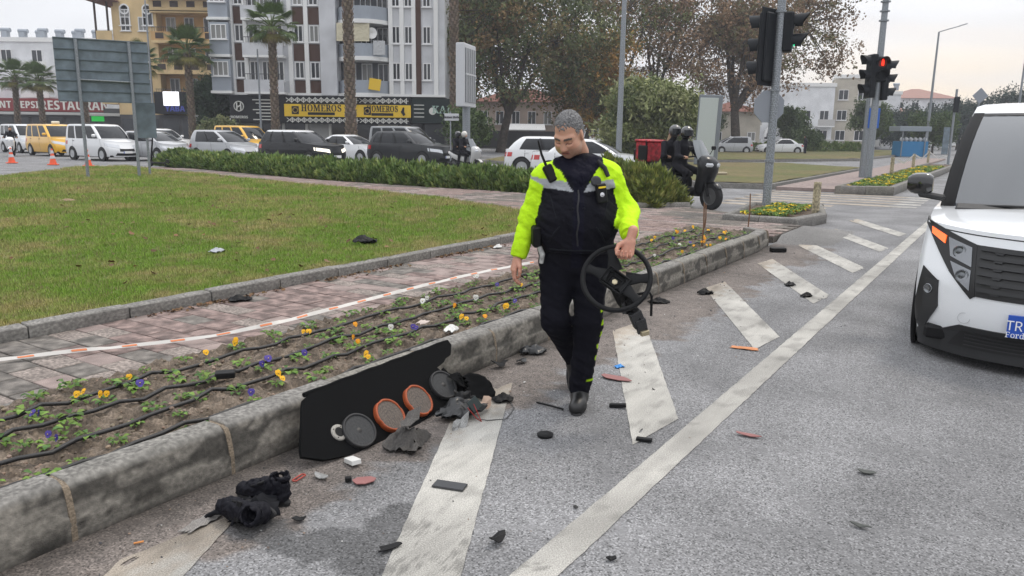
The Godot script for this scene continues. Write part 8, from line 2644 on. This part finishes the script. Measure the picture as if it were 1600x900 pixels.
func street_furniture() -> void:
	var gal: Material = ms["galvanised"]
	var back := M("sign_back", 0.17, 0.215, 0.25, 0.6, {"tex": "soft", "size": 1.5})
	var red := Color(1.0, 0.10, 0.02)
	# direction sign seen from behind
	var s := thing("road_sign", "large grey direction sign on two posts, seen from behind, at the lawn's far end", "road sign", Vector3(-12.05, 0.25, -20.85), 0.513)
	for i in 6: part(s, "panel_board", mbx(Vector3(1.12, 2.19 + i * 0.27, 0.0), Vector3(2.24, 0.262, 0.03), 0.004), back)
	for i in 7: part(s, "rail", mbx(Vector3(1.12, 2.06 + i * 0.268, 0.03), Vector3(2.24, 0.03, 0.04), 0.004), M("sign_rail", 0.10, 0.13, 0.15, 0.6))
	for x: float in [0.52, 1.78]: part(s, "post", MB.new().cyl(Vector3(x, -0.1, 0.08), Vector3(x, 3.66, 0.08), 0.042), gal)
	part(s, "brace", MB.new().cyl(Vector3(0.52, 2.62, 0.09), Vector3(1.78, 2.60, 0.09), 0.022), gal)
	part(s, "foot", mbx(Vector3(0.52, -0.02, 0.08), Vector3(0.42, 0.07, 0.3), 0.01), ms["concrete"])
	s = thing("road_sign", "small grey sign panel on a post behind the large road sign", "road sign", Vector3(-10.6, 0.2, -22.6), 0.5)
	part(s, "panel", mbx(Vector3(0, 1.65, 0), Vector3(0.52, 1.0, 0.03), 0.005), back)
	part(s, "post", MB.new().cyl(Vector3(0, -0.1, -0.05), Vector3(0, 2.1, -0.05), 0.035), gal)
	# traffic light on the small island
	s = thing("traffic_light", "near traffic light on the planted island, green arrow lit, octagon sign below", "traffic light", Vector3(5.23, 0.12, -15.9))
	pole(s, 4.12, 0.085, 0.08, gal, [1.0, 2.4, 3.9])
	signal_head(s, Vector3(-0.24, 3.22, -0.02), Vector3(-0.66, 0, -0.75), 3, -1, red, 0.44, true)
	signal_head(s, Vector3(0.20, 3.52, -0.05), Vector3(0.92, 0, 0.35), 2, 1, Color(0.03, 0.95, 0.6), 0.38)
	var oc := PackedVector2Array()
	for i in 8: oc.append(Vector2(cos(TAU * (i + 0.5) / 8), sin(TAU * (i + 0.5) / 8)) * 0.34)
	part(s, "octagon_sign", MB.new().prism(oc, -0.012, 0.012), M("sign_back_grey", 0.23, 0.25, 0.28, 0.55), Vector3(-0.10, 2.08, 0.0), Basis(Vector3.UP, 0.15))
	# traffic light on the second bed
	s = thing("traffic_light", "traffic light with a red standing figure lit, on the second flower bed", "traffic light", Vector3(12.2, 0.12, -26.7))
	pole(s, 8.2, 0.125, 0.085, gal, [5.3, 5.6, 5.9])
	signal_head(s, Vector3(-0.26, 3.52, 0.0), Vector3(-1, 0, 0.05), 3, -1, red, 0.47)
	signal_head(s, Vector3(0.24, 3.40, 0.0), Vector3(1, 0, 0.1), 3, -1, red, 0.44)
	signal_head(s, Vector3(0.0, 3.74, 0.16), Vector3(-0.1, 0, 1), 2, 0, red, 0.40)
	s = thing("parking_sign", "blue sign on a grey column behind the second traffic light", "sign", Vector3(13.6, 0, -30.2))
	part(s, "column", mbx(Vector3(0, 1.7, 0), Vector3(0.26, 3.4, 0.2), 0.02), gal)
	part(s, "blue_panel", mbx(Vector3(0.15, 2.35, 0.12), Vector3(0.42, 0.75, 0.03), 0.01), M("sign_blue_panel", 0.015, 0.10, 0.42, 0.5))
	part(s, "white_mark", mbx(Vector3(0.15, 2.45, 0.138), Vector3(0.2, 0.3, 0.006), 0.0), M("sign_pale", 0.62, 0.62, 0.58, 0.5))
	part(s, "upper_panel", mbx(Vector3(0.15, 3.15, 0.12), Vector3(0.42, 0.7, 0.03), 0.01), M("panel_pale", 0.42, 0.43, 0.44, 0.6))
	# lamp posts
	for e: Array in [["grey lamp post beside the walking person's head, rising out of the frame", Vector3(4.3, 0, -32), 10.5, 0.13, 0.0], ["slender street lamp with a bent arm, right of the second traffic light", Vector3(43.2, 0, -82), 12.3, 0.16, 2.1], ["street lamp above the van's roof at the right edge", Vector3(44.7, 0, -70), 9.0, 0.13, 1.6], ["thin lamp post before the dark HOMEROS board", Vector3(-18.7, 0, -58), 7.4, 0.09, 0.0], ["thin lamp post rising above the road sign's panel", Vector3(-27.5, 0, -60), 11.0, 0.09, 0.0]]:
		s = thing("lamp_post", e[0], "lamp post", e[1], 0.0, "street lamps")
		pole(s, e[2], e[3], e[3] * 0.55, gal)
		if e[4] > 0.0:
			part(s, "arm", MB.new().tube([Vector3(0, e[2], 0), Vector3(e[4] * 0.5, e[2] + 0.33, 0), Vector3(e[4], e[2] + 0.62, 0)], 0.05, 8), gal)
			part(s, "lamp_head", mbx(Vector3(e[4] + 0.3, e[2] + 0.74, 0), Vector3(0.8, 0.10, 0.26), 0.04, Basis(Vector3.BACK, 0.3)), gal)
	# billboard on a post
	s = thing("billboard", "tall two sided billboard with an empty slatted frame on a thick post", "billboard", Vector3(-2.2, 0, -36.2), -0.25)
	var bw := M("billboard_white", 0.50, 0.51, 0.53, 0.5)
	part(s, "post", MB.new().cyl(Vector3(0, 0, 0), Vector3(0, 2.9, 0), 0.19, 0.18, 14), gal)
	part(s, "case", mbx(Vector3(-0.02, 4.15, 0), Vector3(0.40, 2.75, 1.75), 0.03), bw)
	part(s, "open_face", mbx(Vector3(0.185, 4.15, 0), Vector3(0.04, 2.35, 1.5), 0.0), M("face_grey", 0.16, 0.17, 0.18, 0.7))
	for i in 5: part(s, "slat", mbx(Vector3(0.22, 4.15, -0.62 + i * 0.31), Vector3(0.035, 2.35, 0.05), 0.0), bw)
	part(s, "rail", mbx(Vector3(0.222, 4.2, 0), Vector3(0.03, 0.07, 1.5), 0.0), bw)
	s = thing("street_sign", "small white street name sign on a thin post under the billboard", "street sign", Vector3(-2.75, 0, -34.0))
	part(s, "post", MB.new().cyl(Vector3(0, 0, 0), Vector3(0, 2.5, 0), 0.03), gal)
	var pl := part(s, "name_plate", mbx(Vector3(0.05, 2.27, 0.04), Vector3(0.62, 0.30, 0.03), 0.01), bw)
	label_text(pl, "Kemer Bulv.", 0.09, Vector3(0.05, 2.27, 0.06), M("sign_black", 0.014, 0.015, 0.018, 0.5))
	s = thing("advertising_totem", "leaning pale advertising panel with a grey frame beside the bushy tree", "advertising panel", Vector3(9.85, 0, -40), -0.35)
	s.rotation.z = -0.03
	part(s, "frame", mbx(Vector3(0, 1.9, 0), Vector3(1.15, 3.5, 0.34), 0.03), M("frame_slate", 0.16, 0.18, 0.20, 0.5))
	part(s, "pale_panel", mbx(Vector3(-0.06, 2.05, 0.18), Vector3(0.9, 2.9, 0.03), 0.01), M("panel_mint", 0.42, 0.46, 0.44, 0.4))
	# diamond sign and signals far right
	s = thing("diamond_sign", "grey backed diamond sign with a red pedestrian light below it", "road sign", Vector3(35.25, 0, -60))
	pole(s, 5.3, 0.07, 0.06, gal)
	part(s, "diamond", mbx(Vector3(0, 4.85, 0.08), Vector3(0.85, 0.85, 0.03), 0.01, Basis(Vector3.BACK, PI / 4)), M("sign_back_grey", 0.23, 0.25, 0.28, 0.55))
	signal_head(s, Vector3(-0.05, 3.55, 0.12), Vector3(-0.15, 0, 1), 2, 0, red, 0.42)
	s = thing("signal_post", "thin pole with a narrow black signal seen edge on, left of the diamond sign", "traffic light", Vector3(27.9, 0, -50))
	pole(s, 4.7, 0.08, 0.07, gal)
	signal_head(s, Vector3(0.0, 3.75, 0.14), Vector3(0.3, 0, -1), 3, -1, red, 0.32)
	part(s, "side_board", mbx(Vector3(-0.32, 1.5, 0), Vector3(0.4, 1.7, 0.05), 0.01), back)
	# blue kiosk with canopy
	s = thing("blue_kiosk", "low blue kiosk with white wave shapes under a grey canopy, far right", "kiosk", Vector3(34.3, 0, -70))
	s.scale = Vector3.ONE * 0.78
	part(s, "blue_wall", mbx(Vector3(1.5, 0.9, 0), Vector3(3.1, 1.7, 2.0), 0.02), M("kiosk_blue", 0.02, 0.16, 0.34, 0.6))
	for i in 6: part(s, "white_wave", MB.new().lathe([Vector2(0, -0.28), Vector2(0.26, 0.0), Vector2(0.15, 0.2), Vector2(0, 0.32)], 10, true, Basis(Vector3.BACK, 0.4), Vector3(0.2 + i * 0.52, 1.95, 0.6)), bw)
	part(s, "canopy", mbx(Vector3(1.3, 3.15, 0), Vector3(3.6, 0.55, 2.6), 0.03), M("canopy_slate", 0.22, 0.25, 0.28, 0.7))
	for x: float in [0.0, 2.6]: part(s, "canopy_post", mbx(Vector3(x, 1.45, 1.1), Vector3(0.1, 2.9, 0.1), 0.01), gal)
	# cream bollards
	var bo := M("bollard_cream", 0.52, 0.45, 0.30, 0.7, {"tex": "blot", "size": 0.5})
	var bl := [["cream wooden bollard on the front kerb of the planted island", Vector3(5.88, 0.14, -14.95), 0.62], ["cream bollard on the second flower bed, the nearest of its row", Vector3(14.6, 0.15, -30.0), 0.75], ["cream bollard on the second flower bed, second of its row", Vector3(19.0, 0.15, -37.0), 0.75], ["cream bollard on the second flower bed, last of its row", Vector3(24.2, 0.15, -45.5), 0.75]]
	for e in bl: solo("bollard", mbx(Vector3(0, e[2] * 0.5, 0), Vector3(0.105, e[2], 0.105), 0.008), bo, e[0], "bollard", e[1], 0.5, "cream bollards")
	var tp := MB.new()
	for i in 3:
		var a: Vector3 = bl[1 + i][1] + Vector3(0, 0.68, 0)
		var c: Vector3 = (bl[2 + i][1] + Vector3(0, 0.68, 0)) if i < 2 else Vector3(29, 0.5, -52)
		var m := a.lerp(c, 0.5) - Vector3(0, 0.3, 0)
		for q: Array in [[a, m], [m, c]]: tp.quad(q[0], q[1], q[1] + Vector3(0, 0.08, 0.01), q[0] + Vector3(0, 0.08, 0.01))
	solo("barrier_tape", tp, M("tape_white", 0.52, 0.50, 0.47, 0.4), "sagging white barrier tape along the second flower bed's bollards", "barrier tape")
	# cones
	var co := M("cone_orange", 0.75, 0.10, 0.03, 0.5)
	var cn := [["traffic cone nearest the left edge of the photo, beside the white scooter", Vector3(-23.0, 0, -35.6)], ["middle one of the three traffic cones, before the yellow taxi van", Vector3(-20.4, 0, -34.4)], ["traffic cone nearest the road sign, before the white van", Vector3(-18.4, 0, -33.6)]]
	for e in cn:
		s = thing("traffic_cone", e[0], "traffic cone", e[1], 0.3, "orange and white traffic cones")
		part(s, "cone", MB.new().lathe([Vector2(0.15, 0.03), Vector2(0.105, 0.25), Vector2(0.07, 0.45), Vector2(0.03, 0.7), Vector2(0.0, 0.71)], 16, false), co)
		part(s, "foot", mbx(Vector3(0, 0.02, 0), Vector3(0.40, 0.04, 0.40), 0.01), co)
		for y: float in [0.27, 0.50]: part(s, "white_band", MB.new().lathe([Vector2(0.150 - 0.165 * y, y), Vector2(0.155 - 0.165 * y, y + 0.01), Vector2(0.130 - 0.165 * y, y + 0.13)], 16, false), bw)
	# electric scooter at the hedge
	s = thing("electric_scooter", "black electric kick scooter standing at the left end of the hedge", "electric scooter", Vector3(-14.9, 0.06, -32.6), -0.35)
	var bk: Material = ms["black_plastic"]
	for x: float in [-0.42, 0.46]: part(s, "wheel", MB.new().lathe([Vector2(0.05, -0.03), Vector2(0.12, -0.03), Vector2(0.135, 0.0), Vector2(0.12, 0.03), Vector2(0.05, 0.03)], 20, true, Basis(Vector3.RIGHT, PI / 2)), ms["rubber"], Vector3(x, 0.135, 0))
	part(s, "deck", mbx(Vector3(0.08, 0.16, 0), Vector3(0.72, 0.06, 0.18), 0.02), bk)
	part(s, "stem", MB.new().tube([Vector3(-0.40, 0.18, 0), Vector3(-0.30, 0.75, 0), Vector3(-0.22, 1.18, 0)], [0.035, 0.035, 0.03], 8), bk)
	part(s, "handlebar", MB.new().tube([Vector3(-0.25, 1.20, -0.26), Vector3(-0.20, 1.22, 0), Vector3(-0.25, 1.20, 0.26)], 0.022, 8), bk)
	part(s, "rear_fender", mbx(Vector3(0.48, 0.29, 0), Vector3(0.2, 0.03, 0.1), 0.01, Basis(Vector3.BACK, -0.3)), bk)
	# leaflets and small waste on the far lawn
	solo("stone_slab", mbx(Vector3(0, 0.05, 0), Vector3(0.75, 0.1, 0.35), 0.03), M("slab_tan", 0.36, 0.31, 0.22, 0.9), "pale tan slab lying on the far lawn by the kerb", "slab", R(29.0, -9.6, 0.17), 0.3)

# ---------------------------------------------------------------- pansies
func flowers() -> void:
	var g := RandomNumberGenerator.new()
	g.seed = 8
	var fol := []
	for k in 4:
		var mb := MB.new()
		for i in 13 + k:
			var a := i * 2.39996 + g.randf_range(-0.3, 0.3)
			var d := Vector3(cos(a), 0, sin(a))
			var s := Vector3(-sin(a), 0, cos(a))
			var r0 := 0.008 + 0.028 * g.randf()
			var y := 0.01 + 0.045 * g.randf()
			var l := g.randf_range(0.030, 0.052)
			var w := l * 0.34
			mb.col = jit(Color(0.14, 0.23, 0.05) if g.randf() < 0.6 else Color(0.08, 0.15, 0.045), 0.35)
			var o := d * r0 + Vector3(0, y, 0)
			var m := o + d * l * 0.5 + Vector3(0, 0.012, 0)
			var e := o + d * l + Vector3(0, -0.004, 0)
			var m2 := o + d * l * 0.8 + Vector3(0, 0.008, 0)
			mb.quad(o - s * w * 0.3, m - s * w, m - Vector3(0, 0.005, 0), o)
			mb.quad(o, m - Vector3(0, 0.005, 0), m + s * w, o + s * w * 0.3)
			mb.quad(m - s * w, m2 - s * w * 0.75, m2 - Vector3(0, 0.003, 0), m - Vector3(0, 0.005, 0))
			mb.quad(m - Vector3(0, 0.005, 0), m2 - Vector3(0, 0.003, 0), m2 + s * w * 0.75, m + s * w)
			mb.tri(m2 - s * w * 0.75, e, m2); mb.tri(m2, e, m2 + s * w * 0.75)
		fol.append(mb.mesh())
	# face of a flower: two petals behind, two at the sides, one below; facing +z
	var bloom := []
	for c: Array in [[Color(0.85, 0.46, 0.01), Color(0.045, 0.012, 0.008)], [Color(0.075, 0.05, 0.30), Color(0.02, 0.012, 0.06)], [Color(0.75, 0.74, 0.70), Color(0.02, 0.012, 0.02)], [Color(0.80, 0.33, 0.01), Color(0.80, 0.33, 0.01)]]:
		var mb := MB.new()
		for e: Array in [[0.75, 0.030, -0.003], [2.39, 0.030, -0.003], [0.02, 0.027, 0.001], [3.12, 0.027, 0.001], [-1.5708, 0.030, 0.004]]:
			var d := Vector3(cos(e[0]), sin(e[0]), 0) * 0.014
			for ringk in 2:
				var rr: float = e[1] * (0.40 if ringk else 1.0) * (0.74 if e[2] > 0.002 or ringk == 0 else 0.7)
				if ringk and e[2] < 0.0: continue
				mb.col = c[0] if ringk == 0 else c[1]
				var ctr := Vector3(d.x, d.y, e[2] + 0.0012 * ringk) * (1.0 if ringk == 0 else 0.75)
				for j in 10:
					var a0 := TAU * j / 10
					var a1 := TAU * (j + 1) / 10
					mb.tri(ctr, ctr + Vector3(cos(a0), sin(a0), 0.12 * sin(a0 * 3.0)) * rr, ctr + Vector3(cos(a1), sin(a1), 0.12 * sin(a1 * 3.0)) * rr)
		mb.col = Color(0.8, 0.6, 0.05)
		mb.box(Vector3(0, 0.0, 0.008), Vector3(0.006, 0.006, 0.004))
		mb.col = Color(0.06, 0.12, 0.03)
		mb.tube([Vector3(0, 0, -0.004), Vector3(0, -0.03, -0.02), Vector3(0, -0.075, -0.012)], 0.0018, 4)
		bloom.append(mb.mesh())
	var names := ["yellow", "violet", "white", "orange"]
	var petal := M("petal", 1, 1, 1, 0.6, {"vc": true, "back": Color(0.4, 0.4, 0.4)})
	# blooms that the photo shows one by one, near the camera: u, v, colour
	var seen := [[2.02, -4.05, 0, "yellow pansy alone on bare soil near the camera, by the second hose"], [2.80, -3.42, 0, "yellow pansy with dark face just above the speaker panel, left one"], [3.42, -3.27, 0, "yellow pansy with dark face leaning over the kerb above the speaker panel, right one"], [1.62, -3.55, 1, "violet pansies in the near corner of the flower bed"], [1.76, -3.95, 1, "violet pansy behind the near corner's violet clump"], [2.95, -3.72, 1, "small violet pansy in the middle of the bed left of the panel"], [4.9, -4.05, 2, "white pansy with black face by the far hose, left one"], [5.25, -3.75, 2, "white pansy with black face by the far hose, right one"], [5.05, -3.35, 0, "yellow pansy beside the walking person's arm"], [3.15, -4.22, 0, "yellow pansies at the walkway side of the bed"], [3.6, -3.6, 3, "orange yellow pansy in the middle of the bed"], [4.1, -3.5, 1, "violet pansy right of the speaker panel's top corner"]]
	var spots := []
	for e in seen: spots.append(e)
	var n := 0
	while n < 900:
		var u := 0.75 + 10.9 * pow(g.randf(), 1.15)
		var v := g.randf_range(-4.34, -3.2)
		var ok := true
		for q in spots:
			if absf(q[0] - u) < 0.14 and absf(q[1] - v) < 0.10: ok = false
		n += 1
		if not ok or spots.size() > 250: continue
		var c := -1
		if g.randf() < 0.17: c = [0, 0, 1, 1, 2, 3][g.randi() % 6]
		if u > 9.0 and g.randf() < 0.13: c = 3 if g.randf() < 0.6 else 0
		spots.append([u, v, c, ""])
	for q in spots:
		var c: int = q[2]
		var lab: String = q[3] if q[3] else ("leafy pansy plant without blooms on the flower bed" if c < 0 else names[c] + " blooming pansy among the drip hoses of the flower bed")
		var grp: String = "" if q[3] else ("pansies without blooms" if c < 0 else names[c] + " pansies")
		var p := thing("pansy_plant", lab, "flower plant", R(q[0], q[1], 0.155), g.randf() * TAU, grp if grp else "pansies that stand out")
		var s := g.randf_range(0.6, 1.25)
		part(p, "foliage", fol[g.randi() % 4], ms["leaf"], Vector3.ZERO, Basis.from_scale(Vector3(s, s * 0.9, s)))
		if c >= 0:
			for k in (2 if q[3] else 1 + int(g.randf() < 0.35)):
				# blooms look up and to one side
				var b := Basis(Vector3.UP, -p.rotation.y + g.randf_range(-0.9, 1.1)) * Basis(Vector3.RIGHT, g.randf_range(-0.7, -0.1))
				part(p, "flower", bloom[c], petal, Vector3(g.randf_range(-0.04, 0.04), g.randf_range(0.05, 0.09), g.randf_range(-0.04, 0.04)), b.scaled(Vector3.ONE * g.randf_range(0.48, 0.74)))
	# the second bed and the island: too far to pick the plants apart
	var xf := []
	var cl := []
	for i in 900:
		var far := g.randf() < 0.8
		var u := g.randf_range(24.8, 45.0) if far else g.randf_range(14.3, 16.9)
		var v := g.randf_range(-4.2, -3.2) if far else g.randf_range(-4.2, -3.45)
		var s := g.randf_range(1.2, 2.4) if far else g.randf_range(1.0, 1.7)
		xf.append(Transform3D(Basis(Vector3.UP, g.randf() * TAU).scaled(Vector3.ONE * s), Vector3(u, 0.165, v)))
		cl.append(Color(1, 1, 1) * g.randf_range(0.7, 1.3) if g.randf() < 0.8 else Color(6.0, 2.5, 0.4))
	var mm := many(null, numbered("bedding_plants"), fol[0], ms["leaf"], xf, cl)
	mm.set_meta("label", "green bedding plants on the second flower bed and the island")
	mm.rotation.y = YAW
	add_child(mm)
